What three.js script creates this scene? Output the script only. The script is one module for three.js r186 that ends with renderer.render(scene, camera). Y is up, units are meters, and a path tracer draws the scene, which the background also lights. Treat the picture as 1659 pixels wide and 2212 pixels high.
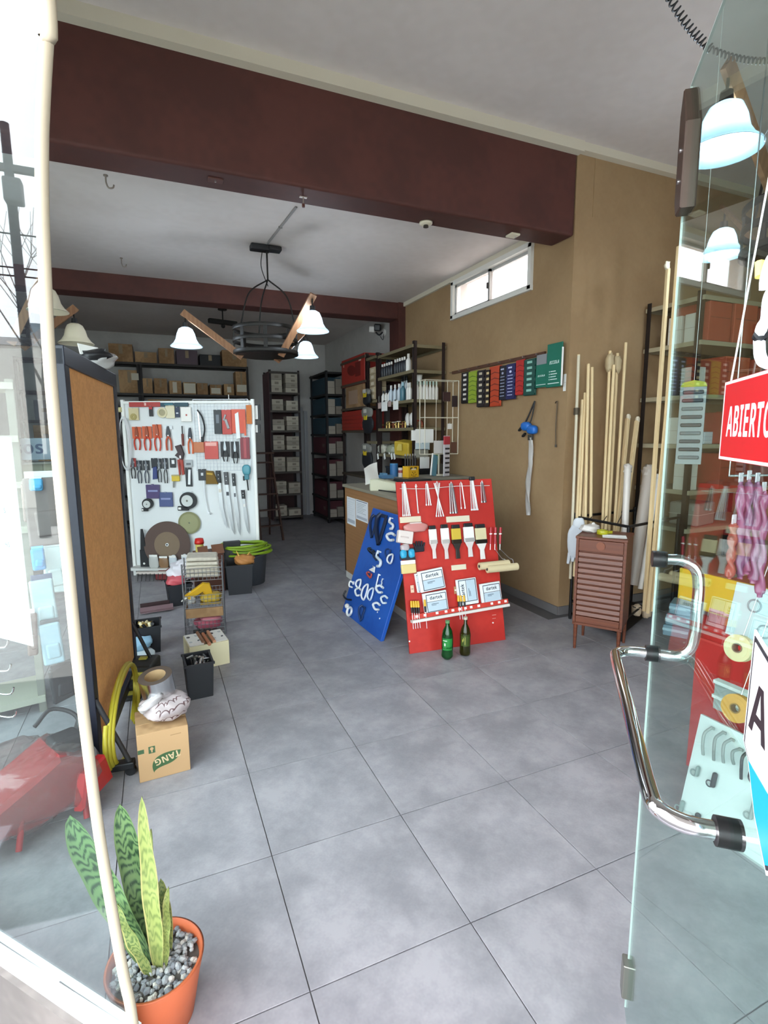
import * as THREE from 'three';
import { mergeGeometries } from 'three/addons/utils/BufferGeometryUtils.js';
import { RoundedBoxGeometry } from 'three/addons/geometries/RoundedBoxGeometry.js';

// ---------- camera, sky, exposure ----------
const W = 1659, H = 2212, F = 1141.9;
const camera = new THREE.PerspectiveCamera(2 * Math.atan(H / 2 / F) * 180 / Math.PI, W / H, 0.02, 200);
camera.position.set(0, 1.6, 0);
camera.rotation.set(-0.1467, -0.4066, -0.0052, 'YXZ');
camera.updateMatrixWorld(true);
const scene = new THREE.Scene();
scene.background = new THREE.Color().setRGB(5.05, 5.1, 5.45);        // bright overcast sky
const renderer = new THREE.WebGLRenderer({ antialias: true });
renderer.toneMapping = THREE.LinearToneMapping;
renderer.toneMappingExposure = 1.66;
renderer.shadowMap.enabled = true;

// ---------- measuring helpers ----------
const V = (x, y, z) => new THREE.Vector3(x, y, z);
const EYE = camera.position.clone();
const ray = (u, v) => V((u - W / 2) / F, -(v - H / 2) / F, -1).applyQuaternion(camera.quaternion);
const pd = (u, v, t) => EYE.clone().addScaledVector(ray(u, v), t);
const onX = (u, v, x) => { const d = ray(u, v); return EYE.clone().addScaledVector(d, (x - EYE.x) / d.x); };
const onY = (u, v, y = 0) => { const d = ray(u, v); return EYE.clone().addScaledVector(d, (y - EYE.y) / d.y); };
const onZ = (u, v, z) => { const d = ray(u, v); return EYE.clone().addScaledVector(d, (z - EYE.z) / d.z); };
const crop = (ox, oy, s) => (x, y) => [ox + x * s, oy + y * s];
let seed = 20240;
const rnd = () => { seed = (seed * 1664525 + 1013904223) >>> 0; return seed / 4294967296; };
const rr = (a, b) => a + (b - a) * rnd();
class PF {                                                         // a flat board or wall with its own axes
  constructor(o, ex, n) {
    this.o = o.clone(); this.n = n.clone().normalize();
    this.ex = ex.clone().addScaledVector(this.n, -ex.dot(this.n)).normalize();
    this.ey = this.n.clone().cross(this.ex);
    this.q = new THREE.Quaternion().setFromRotationMatrix(new THREE.Matrix4().makeBasis(this.ex, this.ey, this.n));
  }
  l(u, v, dz = 0) {
    const d = ray(u, v), o = this.o.clone().addScaledVector(this.n, dz);
    const p = EYE.clone().addScaledVector(d, o.clone().sub(EYE).dot(this.n) / d.dot(this.n)).sub(this.o);
    return [p.dot(this.ex), p.dot(this.ey)];
  }
  w(x, y, z = 0) { return this.o.clone().addScaledVector(this.ex, x).addScaledVector(this.ey, y).addScaledVector(this.n, z); }
  rect(K, x0, y0, x1, y1, dz = 0) {
    const a = this.l(...K(x0, (y0 + y1) / 2), dz), b = this.l(...K(x1, (y0 + y1) / 2), dz), c = this.l(...K((x0 + x1) / 2, y0), dz), d = this.l(...K((x0 + x1) / 2, y1), dz);
    return { x: (a[0] + b[0]) / 2, y: (c[1] + d[1]) / 2, w: Math.abs(b[0] - a[0]), h: Math.abs(c[1] - d[1]) };
  }
}

// ---------- geometry helpers ----------
function norm(g) {
  if (g.index) g = g.toNonIndexed();
  for (const k of Object.keys(g.attributes)) if (!['position', 'normal', 'uv'].includes(k)) g.deleteAttribute(k);
  if (!g.attributes.normal) g.computeVertexNormals();
  if (!g.attributes.uv) g.setAttribute('uv', new THREE.BufferAttribute(new Float32Array(g.attributes.position.count * 2), 2));
  g.morphAttributes = {}; return g;
}
function mv(g, x = 0, y = 0, z = 0, rx = 0, ry = 0, rz = 0) {
  if (rx || ry || rz) g.applyMatrix4(new THREE.Matrix4().makeRotationFromEuler(new THREE.Euler(rx, ry, rz)));
  g.translate(x, y, z); return g;
}
const box = (w, h, d, ...p) => mv(norm(new THREE.BoxGeometry(w, h, d)), ...p);
const rbox = (w, h, d, r, ...p) => mv(norm(new RoundedBoxGeometry(w, h, d, 2, Math.min(r, w / 2.01, h / 2.01, d / 2.01))), ...p);
const cyl = (r1, r2, h, n, ...p) => mv(norm(new THREE.CylinderGeometry(r1, r2, h, n)), ...p);
const pipe = (r, h, n, ...p) => mv(norm(new THREE.CylinderGeometry(r, r, h, n, 1, true)), ...p);
const ball = (r, n, ...p) => mv(norm(new THREE.SphereGeometry(r, n, Math.max(4, Math.round(n * .7)))), ...p);
const tor = (R, r, n, ...p) => mv(norm(new THREE.TorusGeometry(R, r, 8, n)), ...p);
const lathe = (pts, n, ...p) => mv(norm(new THREE.LatheGeometry(pts.map(([x, y]) => new THREE.Vector2(x, y)), n)), ...p);
const v3 = (a) => a.isVector3 ? a : V(a[0], a[1], a[2] ?? 0);
const tube = (pts, r, seg = 0, closed = false, n = 7, tension = .5) => norm(new THREE.TubeGeometry(new THREE.CatmullRomCurve3(pts.map(v3), closed, 'catmullrom', tension), seg || pts.length * 6, r, n, closed));
function rod(a, b, r, r2 = r, n = 8) {                               // straight bar between two points, closed ends
  a = v3(a); b = v3(b); const d = b.clone().sub(a), g = norm(new THREE.CylinderGeometry(r2, r, d.length(), n));
  g.applyQuaternion(new THREE.Quaternion().setFromUnitVectors(V(0, 1, 0), d.clone().normalize()));
  g.translate((a.x + b.x) / 2, (a.y + b.y) / 2, (a.z + b.z) / 2); return g;
}
function beamBox(a, b, w, h) {                                       // square bar between two points
  a = v3(a); b = v3(b); const d = b.clone().sub(a), g = box(w, d.length(), h);
  g.applyQuaternion(new THREE.Quaternion().setFromUnitVectors(V(0, 1, 0), d.clone().normalize()));
  g.translate((a.x + b.x) / 2, (a.y + b.y) / 2, (a.z + b.z) / 2); return g;
}
function ext(pts, d, bevel = 0, smooth = false) {                    // outline (x, y) pulled out by d, centred on z = 0
  const s = new THREE.Shape();
  if (smooth) { s.moveTo(...pts[0]); s.splineThru(pts.slice(1).concat([pts[0]]).map(([x, y]) => new THREE.Vector2(x, y))); }
  else s.setFromPoints(pts.map(([x, y]) => new THREE.Vector2(x, y)));
  const g = new THREE.ExtrudeGeometry(s, { depth: Math.max(d - 2 * bevel, 1e-4), bevelEnabled: bevel > 0, bevelSize: bevel, bevelThickness: bevel, bevelSegments: 1, steps: 1, curveSegments: 8 });
  g.translate(0, 0, -Math.max(d - 2 * bevel, 1e-4) / 2); return norm(g);
}
function ring(R, r, d, n = 32, ...p) {
  const s = new THREE.Shape(); s.absarc(0, 0, R, 0, Math.PI * 2); const h = new THREE.Path(); h.absarc(0, 0, r, 0, Math.PI * 2, true); s.holes.push(h);
  const g = new THREE.ExtrudeGeometry(s, { depth: d, bevelEnabled: false, curveSegments: n }); g.translate(0, 0, -d / 2); return mv(norm(g), ...p);
}
function triUV(g) {                                                  // uv in metres on the face that each triangle points to
  const p = g.attributes.position, n = g.attributes.normal, uv = g.attributes.uv;
  for (let i = 0; i < p.count; i++) {
    const ax = Math.abs(n.getX(i)), ay = Math.abs(n.getY(i)), az = Math.abs(n.getZ(i));
    if (ay >= ax && ay >= az) uv.setXY(i, p.getX(i), p.getZ(i)); else if (ax >= az) uv.setXY(i, p.getZ(i), p.getY(i)); else uv.setXY(i, p.getX(i), p.getY(i));
  }
  return g;
}
// sheet over a grid of points, for bags, cloth and leaves: f(a, b) gives a point; closed thickness is left to the caller
function sheet(f, n, m) {
  const pos = [], uv = [], idx = [];
  for (let j = 0; j <= m; j++) for (let i = 0; i <= n; i++) { const q = f(i / n, j / m); pos.push(q[0], q[1], q[2]); uv.push(i / n, j / m); }
  for (let j = 0; j < m; j++) for (let i = 0; i < n; i++) { const a = j * (n + 1) + i; idx.push(a, a + 1, a + n + 2, a, a + n + 2, a + n + 1); }
  const g = new THREE.BufferGeometry(); g.setAttribute('position', new THREE.Float32BufferAttribute(pos, 3)); g.setAttribute('uv', new THREE.Float32BufferAttribute(uv, 2)); g.setIndex(idx); g.computeVertexNormals(); return norm(g);
}
function blob(rx, ry, rz, amp, k, sd, n = 18) {                      // crumpled rounded lump (bag, bundle)
  const g = new THREE.SphereGeometry(1, n, Math.round(n * .75)), p = g.attributes.position;
  for (let i = 0; i < p.count; i++) {
    const x = p.getX(i), y = p.getY(i), z = p.getZ(i);
    const c = 1 + amp * (Math.sin(k * x + sd) * Math.cos(k * 1.3 * y + 2 * sd) + .6 * Math.sin(2.3 * k * z + sd * 3 + x * k));
    const sq = (t) => Math.sign(t) * Math.pow(Math.abs(t), .75);
    p.setXYZ(i, sq(x) * rx * c, sq(y) * ry * c, sq(z) * rz * c);
  }
  g.computeVertexNormals(); return norm(g);
}

// ---------- naming and grouping ----------
const taken = {};
function numbered(n) { const k = taken[n] = (taken[n] ?? -1) + 1; return k ? n + '_' + String(k).padStart(3, '0') : n; }
function setup(o, label, category, group) { o.userData.label = label; o.userData.category = category; if (group) o.userData.group = group; return o; }
function thing(name, label, category, at = [0, 0, 0], ry = 0, group) {
  const o = new THREE.Group(); o.name = numbered(name); scene.add(o);
  if (at.isVector3) o.position.copy(at); else o.position.set(...at);
  o.rotation.y = ry; return setup(o, label, category, group);
}
function hung(pf, name, label, category, x, y, z = 0, group, rz = 0) {  // a thing standing off a board or wall
  const o = thing(name, label, category, pf.w(x, y, z), 0, group); o.quaternion.copy(pf.q); if (rz) o.rotateZ(rz); return o;
}
function mesh(name, geos, mat, parent = scene, label) {
  let g = Array.isArray(geos) ? (geos.length > 1 ? mergeGeometries(geos) : geos[0]) : geos;
  if (mat.userData.tri) triUV(g);
  const m = new THREE.Mesh(g, mat); m.name = parent === scene ? numbered(name) : name; m.castShadow = m.receiveShadow = true;
  if (label) m.userData.label = label; parent.add(m); return m;
}
function struct(name, geos, mat) { const m = mesh(name, geos, mat); m.userData.kind = 'structure'; return m; }
function structGroup(name, at = [0, 0, 0], ry = 0) { const o = new THREE.Group(); o.name = numbered(name); o.position.set(...at); o.rotation.y = ry; o.userData.kind = 'structure'; scene.add(o); return o; }
function copyOf(o, at, label, group) { const c = o.clone(); c.name = numbered(o.name.replace(/_\d{3}$/, '')); scene.add(c); c.userData = { ...o.userData }; if (label) c.userData.label = label; if (group) c.userData.group = group; if (at.isVector3) c.position.copy(at); else c.position.set(...at); return c; }

// ---------- materials ----------
const mats = {};
function M(hex, rough = .7, metal = 0, extra) {
  const key = hex + '|' + rough + '|' + metal + '|' + JSON.stringify(extra ?? {});
  if (mats[key]) return mats[key];
  return mats[key] = extra ? new THREE.MeshPhysicalMaterial({ color: hex, roughness: rough, metalness: metal, ...extra }) : new THREE.MeshStandardMaterial({ color: hex, roughness: rough, metalness: metal });
}
function vnoise(n, cells, sd) {                                      // tiling value noise
  const r = new Float32Array(cells * cells); let s = sd >>> 0; for (let i = 0; i < r.length; i++) { s = (s * 1664525 + 1013904223) >>> 0; r[i] = s / 4294967296; }
  const out = new Float32Array(n * n);
  for (let y = 0; y < n; y++) for (let x = 0; x < n; x++) {
    const fx = x / n * cells, fy = y / n * cells, ix = Math.floor(fx), iy = Math.floor(fy); let tx = fx - ix, ty = fy - iy; tx = tx * tx * (3 - 2 * tx); ty = ty * ty * (3 - 2 * ty);
    const g = (a, b) => r[((b + iy) % cells) * cells + (a + ix) % cells];
    out[y * n + x] = (g(0, 0) * (1 - tx) + g(1, 0) * tx) * (1 - ty) + (g(0, 1) * (1 - tx) + g(1, 1) * tx) * ty;
  }
  return out;
}
function noiseTex(n, layers, c0, c1, sd, stretch) {                  // fbm between two sRGB colours
  const acc = new Float32Array(n * n); let tot = 0;
  layers.forEach(([cells, wt], i) => { const v = vnoise(n, cells, sd + i * 7919); tot += wt; for (let k = 0; k < acc.length; k++) acc[k] += v[k] * wt; });
  const d = new Uint8Array(n * n * 4);
  for (let k = 0; k < acc.length; k++) { let t = acc[k] / tot; t = Math.min(1, Math.max(0, (t - .5) * 2 + .5)); for (let c = 0; c < 3; c++) d[k * 4 + c] = c0[c] + (c1[c] - c0[c]) * t; d[k * 4 + 3] = 255; }
  const t = new THREE.DataTexture(d, n, n); t.magFilter = THREE.LinearFilter; t.minFilter = THREE.LinearMipmapLinearFilter; t.generateMipmaps = true; t.wrapS = t.wrapT = THREE.RepeatWrapping; t.colorSpace = THREE.SRGBColorSpace;
  if (stretch) t.repeat.set(...stretch); t.needsUpdate = true; return t;
}
function texMat(tex, rough, extra = {}) { const m = new THREE.MeshPhysicalMaterial({ map: tex, roughness: rough, ...extra }); m.userData.tri = true; return m; }
function woodTex(c0, c1, sd, along = 'y') {
  const n = 256, d = new Uint8Array(n * n * 4), a = vnoise(n, 4, sd), b = vnoise(n, 64, sd + 5), c = vnoise(n, 24, sd + 9);
  for (let y = 0; y < n; y++) for (let x = 0; x < n; x++) {
    const s = along === 'y' ? x : y, l = along === 'y' ? y : x, warp = a[((l >> 2) % n) * n + s] * 14;
    let t = .5 + .32 * Math.sin((s + warp) * .35) * c[((l >> 4) % n) * n + s] + .35 * (b[((l >> 5) % n) * n + s] - .5); t = Math.min(1, Math.max(0, t)); const k = (y * n + x) * 4;
    for (let q = 0; q < 3; q++) d[k + q] = c0[q] + (c1[q] - c0[q]) * t; d[k + 3] = 255;
  }
  const t = new THREE.DataTexture(d, n, n); t.magFilter = THREE.LinearFilter; t.wrapS = t.wrapT = THREE.RepeatWrapping; t.colorSpace = THREE.SRGBColorSpace; t.repeat.set(2, 2); t.needsUpdate = true; return t;
}
function print(w, h, draw, rough = .55, extra = {}) {                // flat print on a card, sign or wrapper
  const c = document.createElement('canvas'); c.width = w; c.height = h; const x = c.getContext('2d'); draw(x, w, h);
  const t = new THREE.CanvasTexture(c); t.colorSpace = THREE.SRGBColorSpace; return new THREE.MeshPhysicalMaterial({ map: t, roughness: rough, ...extra });
}
const face = (w, h, x = 0, y = 0, z = 0, rz = 0) => mv(norm(new THREE.PlaneGeometry(w, h)), x, y, z, 0, 0, rz);

const CREAM = M('#e4ddc8', .6), BLACK = M('#17171a', .5), NAVY = M('#171a28', .45), STEEL = M('#c9cacb', .28, 1), CHROME = M('#e9e9ea', .08, 1), WHITE = M('#ecebe6', .5), PAPER = M('#e9e8e3', .85), DKSTEEL = M('#2c2826', .5, .4);
const CLEAR = M('#ffffff', .12, 0, { transmission: 1, thickness: 0, ior: 1.4 });
const CARTON = texMat(noiseTex(128, [[6, 1], [40, .5]], [150, 116, 80], [186, 150, 108], 31), .85);
const CARTON2 = texMat(noiseTex(128, [[6, 1], [40, .5]], [142, 108, 74], [176, 140, 100], 37), .85);
const GOLDWOOD = texMat(woodTex([186, 142, 88], [214, 176, 120], 41), .5), POLEWOOD = texMat(woodTex([206, 178, 132], [230, 208, 164], 43), .55);

// ================= THE SHELL =================
const A = V(-.152, 0, -1.21), T = V(.664, 0, .748), NOUT = V(-.748, 0, .664);        // shop window: near post, direction, outward normal
const DA = 41.5 * Math.PI / 180, DT = V(Math.sin(DA), 0, -Math.cos(DA)), DE = V(1.07, 0, -.86), HINGE = DE.clone().addScaledVector(DT, -.92);
const XR = 3.2, ZB = -3.54, ZK = -10.33, XL = -2.6, XF = 5.4, ZF = 2.16, Y1 = 3.83, Y2 = 3.33;
const TAN = texMat(noiseTex(256, [[5, 1], [24, .35], [90, .3]], [148, 120, 86], [159, 131, 96], 3, [.5, .5]), .8);
const PLASTER = texMat(noiseTex(256, [[4, 1], [20, .4], [80, .3]], [176, 172, 168], [189, 186, 182], 5, [.4, .4]), .85);
const CEIL = texMat(noiseTex(256, [[3, 1], [11, .5], [70, .3]], [200, 190, 184], [214, 205, 200], 6, [.3, .3]), .85);
const BROWN = texMat(noiseTex(256, [[6, 1], [40, .5]], [74, 38, 32], [85, 44, 37], 7, [.6, .6]), .7);
const GROUT = M('#5c5a5a', .9);

// floor of square grey tiles
const floorG = structGroup('floor');
mesh('grout_bed', [box(8.4, .03, 13.2, 1.4, -.02, -4.1)], GROUT, floorG);
{
  const ts = .5453, x0 = .317, z0 = -1.295, gap = .0035;
  const tmats = [0, 1, 2, 3, 4].map((i) => new THREE.MeshPhysicalMaterial({ map: noiseTex(256, [[3, 1], [7, .8], [22, .5], [90, .35]], [133, 131, 136], [160, 157, 161], 100 + i * 17), roughness: .42, specularIntensity: .6 }));
  const tg = norm(new RoundedBoxGeometry(ts - gap, .012, ts - gap, 1, .0012));
  { const p = tg.attributes.position, uv = tg.attributes.uv; for (let i = 0; i < p.count; i++) uv.setXY(i, p.getX(i) / ts + .5, p.getZ(i) / ts + .5); }
  const inside = (x, z) => {
    if (z < ZB) return x > XL && x < XR && z > ZK - .2;
    if (x > XF || z > ZF) return false;
    const dl = (x - A.x) * NOUT.x + (z - A.z) * NOUT.z, h2 = V(.62, 0, .785), nr = V(-.785, 0, .62), dr = (x - HINGE.x) * nr.x + (z - HINGE.z) * nr.z;
    if (x < A.x) return dl < .3;
    return dr < .9;
  };
  for (let i = -7; i < 11; i++) for (let j = -8; j < 19; j++) {
    const x = x0 + (i + .5) * ts, z = z0 - (j - .5) * ts; if (!inside(x, z)) continue;
    const m = new THREE.Mesh(tg, tmats[Math.floor(rnd() * 5)]); m.name = 'tile'; m.position.set(x, -.006, z); m.rotation.y = Math.floor(rnd() * 4) * Math.PI / 2; m.castShadow = m.receiveShadow = true; floorG.add(m);
  }
}
// ceilings
{
  const s = new THREE.Shape([[-2.2, -3.54], [A.x, A.z], [HINGE.x, HINGE.z], [2.3, ZF], [XF, ZF], [XF, -3.54]].map(([x, z]) => new THREE.Vector2(x, -z)));
  const g = new THREE.ExtrudeGeometry(s, { depth: .15, bevelEnabled: false }); g.rotateX(-Math.PI / 2); g.translate(0, Y1, 0);
  struct('ceiling', norm(g), CEIL);
  struct('ceiling', box(XR - XL + .3, .15, ZB - ZK - .1, (XL + XR) / 2, Y2 + .075, (ZB + ZK) / 2 - .05), CEIL);
}
// right wall with the high window
const WZ0 = -5.42, WZ1 = -4.05, WY0 = 2.88, WY1 = 3.27, WT = .18;
{
  const z1 = -6.67;
  struct('wall_right', [box(WT, WY0, ZB - z1, XR + WT / 2, WY0 / 2, (ZB + z1) / 2), box(WT, Y2 - WY1, WZ1 - WZ0, XR + WT / 2, (Y2 + WY1) / 2, (WZ0 + WZ1) / 2),
    box(WT, Y2 - WY0, ZB - WZ1, XR + WT / 2, (Y2 + WY0) / 2, (ZB + WZ1) / 2), box(WT, Y2 - WY0, WZ0 - z1, XR + WT / 2, (Y2 + WY0) / 2, (WZ0 + z1) / 2)], TAN);
  struct('column', box(WT + .1, Y2, .3, XR + WT / 2 - .05, Y2 / 2, z1 - .15), BROWN);
  struct('wall_right_rear', box(WT, Y2, z1 - .3 - ZK, XR + WT / 2, Y2 / 2, (z1 - .3 + ZK) / 2), PLASTER);
  struct('baseboard_right', box(.014, .075, ZB - z1 + .01, XR - .007, .0375, (ZB + z1) / 2), M('#6d6a6a', .5));
  struct('baseboard_return', box(XF - XR, .075, .014, (XF + XR) / 2, .0375, ZB + .007), M('#6d6a6a', .5));
  struct('trim_1', box(.03, .05, ZB - z1 - .3, XR - .015, Y2 - .025, (ZB + z1 - .3) / 2), M('#cfc6b2', .7));
}
struct('wall_back', box(XR - XL + .4, Y2, .15, (XL + XR) / 2, Y2 / 2, ZK - .075), PLASTER);
struct('wall_left', box(.15, Y2, 6.5, XL - .075, Y2 / 2, (ZK - 3.9) / 2), PLASTER);
struct('wall_return', box(XF - XR - WT + .15, Y1, .15, (XF + XR + WT + .15) / 2, Y1 / 2, ZB - .075), TAN);
struct('wall_return', [box(WT, Y1 - Y2, .15, XR + WT / 2, (Y1 + Y2) / 2, ZB - .08)], TAN);
struct('wall_front_right', box(.15, Y1, ZF - ZB, XF + .075, Y1 / 2, (ZF + ZB) / 2), TAN);
struct('wall_front', box(XF - 2.3, Y1, .15, (XF + 2.3) / 2, Y1 / 2, ZF + .075), TAN);
// beams and cornice
struct('beam_front', rbox(XR + 2.2 - .01, Y1 - 3.16, .26, .02, (XR - 2.2) / 2, (Y1 + 3.16) / 2, ZB - .13), BROWN);
struct('beam_rear', rbox(XR - XL, Y2 - 3.12 + .02, .28, .015, (XR + XL) / 2, (Y2 + 3.12) / 2 + .01, -6.84), BROWN);
struct('trim_2', box(XR + 2.2, .075, .07, (XR - 2.2) / 2, Y1 - .0375, ZB + .035), M('#cdc4b0', .7));
struct('trim_3', [box(XF - XR, .06, .06, (XF + XR) / 2, Y1 - .03, ZB + .03)], M('#cdc4b0', .7));
// facade: glass on a low plinth, header above
const along = (o, d, s) => o.clone().addScaledVector(d, s);
function facadeRun(a, b, y0, y1, th, off = 0) {
  const d = b.clone().sub(a), L = d.length(), g = box(L, y1 - y0, th); g.rotateY(Math.atan2(-d.z, d.x)); g.translate((a.x + b.x) / 2, (y0 + y1) / 2, (a.z + b.z) / 2); return g;
}
const LEFT_END = along(A, T, -3.7), RF = V(2.3, 0, ZF);
struct('wall_facade_header', [facadeRun(LEFT_END, A, 2.95, Y1, .12), facadeRun(A, HINGE, 2.95, Y1, .12), facadeRun(HINGE, RF, 2.95, Y1, .12)], PLASTER);
{ // unseen slab added above the pavement to dim skylight at the entrance
  const o = 2.1, nR = V(-.785, 0, .62), pts = [A, HINGE, RF, along(RF, nR, o), along(HINGE, V(-.86, 0, .5), o), along(A, NOUT, o)];
  const s = new THREE.Shape(pts.map((p) => new THREE.Vector2(p.x, -p.z))), g = new THREE.ExtrudeGeometry(s, { depth: .12, bevelEnabled: false }); g.rotateX(-Math.PI / 2); g.translate(0, 3.02, 0);
  struct('added_shade_canopy', norm(g), PLASTER);
}
const PLINTH = texMat(noiseTex(128, [[6, 1], [50, .6]], [92, 89, 85], [112, 108, 103], 9), .85);
struct('wall_facade_plinth', [facadeRun(LEFT_END, along(A, T, -.012), -.01, .195, .07), facadeRun(along(HINGE, V(.62, 0, .785), .08), RF, -.01, .195, .07)], PLINTH);
const GLASS = M('#f2fbfa', .0, 0, { transmission: 1, thickness: 0, ior: 1.5, specularIntensity: .76 });
{
  const w2 = structGroup('window_2');
  // the loose seal bows along the glass edge; the pane is cut to follow it
  const GP = new PF(A, T, NOUT), bow = [[110, 0], [103, 85], [97, 200], [93, 310], [94, 450], [98, 560], [107, 750], [119, 900], [137, 1100], [152, 1250], [172, 1450], [196, 1650], [216, 1800], [241, 1950], [268, 2100], [287, 2195]].map(([u, v]) => GP.l(u, v));
  const sp = (p, z) => GP.w(p[0], p[1], z), hi = [bow[0][0] + .004, 2.95];
  const gp = ext([[-3.7, .235], [bow[15][0], .235], ...bow.slice(0, 15).reverse().filter((p) => p[1] > .24), hi, [-3.7, 2.95]], .004); gp.applyQuaternion(GP.q); gp.translate(A.x, 0, A.z);
  mesh('pane', gp, GLASS, w2);
  mesh('bottom_rail', [facadeRun(LEFT_END, GP.w(bow[15][0], 0, 0), .195, .235, .04)], M('#d8dcdd', .35), w2);
  const SEAL = M('#b5ad96', .65), st = (pts) => tube(pts, .0115, 90, false, 10);
  mesh('seal_strip', st([GP.w(bow[15][0] + .006, .02, 0), ...bow.slice(2).reverse().map((p) => sp(p, .002)), sp([bow[1][0], bow[1][1] - .003], .002)]), SEAL, w2, 'cream seal strip down the glass edge');
  mesh('seal_strip', st([sp(bow[1], .004), sp(bow[0], .004), sp(hi, .004)]), SEAL, w2);
  const w3 = structGroup('window_3');
  mesh('pane', facadeRun(along(HINGE, V(.62, 0, .785), .08), RF, .195, 2.95, .004), GLASS, w3);
  mesh('post', rbox(.06, 2.95, .06, .005, HINGE.x + .03, 1.475, HINGE.z + .04), M('#b9bcbd', .4, .6), w3);
}
// window 1, high in the right wall
{
  const w1 = structGroup('window_1'), alu = M('#d9d7d0', .5), x = XR - .012, zc = (WZ0 + WZ1) / 2, yc = (WY0 + WY1) / 2, L = WZ1 - WZ0, h = WY1 - WY0;
  mesh('window_frame', [box(.1, .045, L + .03, x + .03, WY0 + .01, zc), box(.1, .045, L + .03, x + .03, WY1 - .01, zc), box(.1, h, .045, x + .03, yc, WZ0 + .01), box(.1, h, .045, x + .03, yc, WZ1 - .01)], alu, w1);
  const fr = M('#ffffff', .35, 0, { transmission: .9, thickness: 0 });
  [[WZ0 + .03, zc + .015, 0], [zc - .015, WZ1 - .03, .022]].forEach(([a, b, dx]) => {
    const s = mesh('sash', [box(.02, .03, b - a, x + .025 + dx, WY0 + .045, (a + b) / 2), box(.02, .03, b - a, x + .025 + dx, WY1 - .045, (a + b) / 2), box(.02, h - .07, .03, x + .025 + dx, yc, a + .015), box(.02, h - .07, .03, x + .025 + dx, yc, b - .015)], M('#b7b6b4', .45, .3), w1);
    mesh('pane', box(.004, h - .1, b - a - .05, x + .025 + dx, yc, (a + b) / 2), fr, s);
  });
  mesh('latch', rbox(.02, .06, .014, .004, x + .0, yc, zc), BLACK, w1);
}
// glass entrance door, standing open
const DN = V(-DT.z, 0, DT.x).multiplyScalar(-1);                      // towards the camera's side
{
  const d = structGroup('door_1', DE.toArray(), Math.atan2(DT.z * -1, DT.x * 1));   // local x runs along the leaf to its free edge
  const P = M('#ecf8f5', 0, 0, { transmission: 1, thickness: 0, ior: 1.5, specularIntensity: .6 });
  mesh('door_glass', box(.92, 2.24, .004, -.46, 1.19, 0), P, d);
  mesh('glass_edge', [box(.002, 2.24, .0045, .0, 1.19, 0), box(.92, .003, .0045, -.46, 2.3105, 0)], M('#aeb8b3', .25), d, 'pale green polished glass edge');
  const brownm = M('#4a3a31', .4, .4);
  mesh('lock_plate', [ext([[-.05, 2.06], [-.005, 2.06], [.012, 2.09], [.012, 2.26], [-.005, 2.3], [-.05, 2.22]], .03, .003)], brownm, d);
  mesh('lock_plate', [rbox(.04, .1, .03, .004, -.006, .17, 0)], M('#8a8880', .35, .8), d);
  const screw = [[-.02, 2.12], [-.02, 2.18]].map(([x, y]) => cyl(.005, .005, .036, 10, x, y, 0, Math.PI / 2)); mesh('screw', screw, STEEL, d);
  const inv = new THREE.Matrix4().copy(d.matrix); d.updateMatrixWorld(true); inv.copy(d.matrixWorld).invert();
  const q1 = V(-.02, 1.31, 0), q2 = V(-.02, 1.08, 0), q3 = V(-.62, 1.08, 0);
  // grip on the far face (upright) and on the near face (lying)
  const sgn = Math.sign(EYE.clone().applyMatrix4(inv).z), f = -sgn * .085, n = sgn * .085;
  mesh('upright_handle', tube([q1.toArray(), [q1.x, q1.y, f * .55], [q1.x, q1.y - .02, f * .9], [q1.x, q1.y - .06, f], [q1.x, (q1.y + q2.y) / 2, f], [q2.x, q2.y + .06, f], [q2.x, q2.y + .02, f * .9], [q2.x, q2.y, f * .55], q2.toArray()], .0125, 80, false, 14), CHROME, d);
  mesh('level_handle', tube([q2.toArray(), [q2.x, q2.y, n * .55], [q2.x - .02, q2.y, n * .9], [q2.x - .06, q2.y, n], [(q2.x + q3.x) / 2, q2.y, n], [q3.x + .06, q3.y, n], [q3.x + .02, q3.y, n * .9], [q3.x, q3.y, n * .55], q3.toArray()], .0125, 90, false, 14), CHROME, d);
  mesh('handle_collar', [q1, q2, q3].map((q) => cyl(.019, .019, .03, 18, q.x, q.y, 0, Math.PI / 2)), M('#2d2b2c', .35, .6), d);
}
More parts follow.
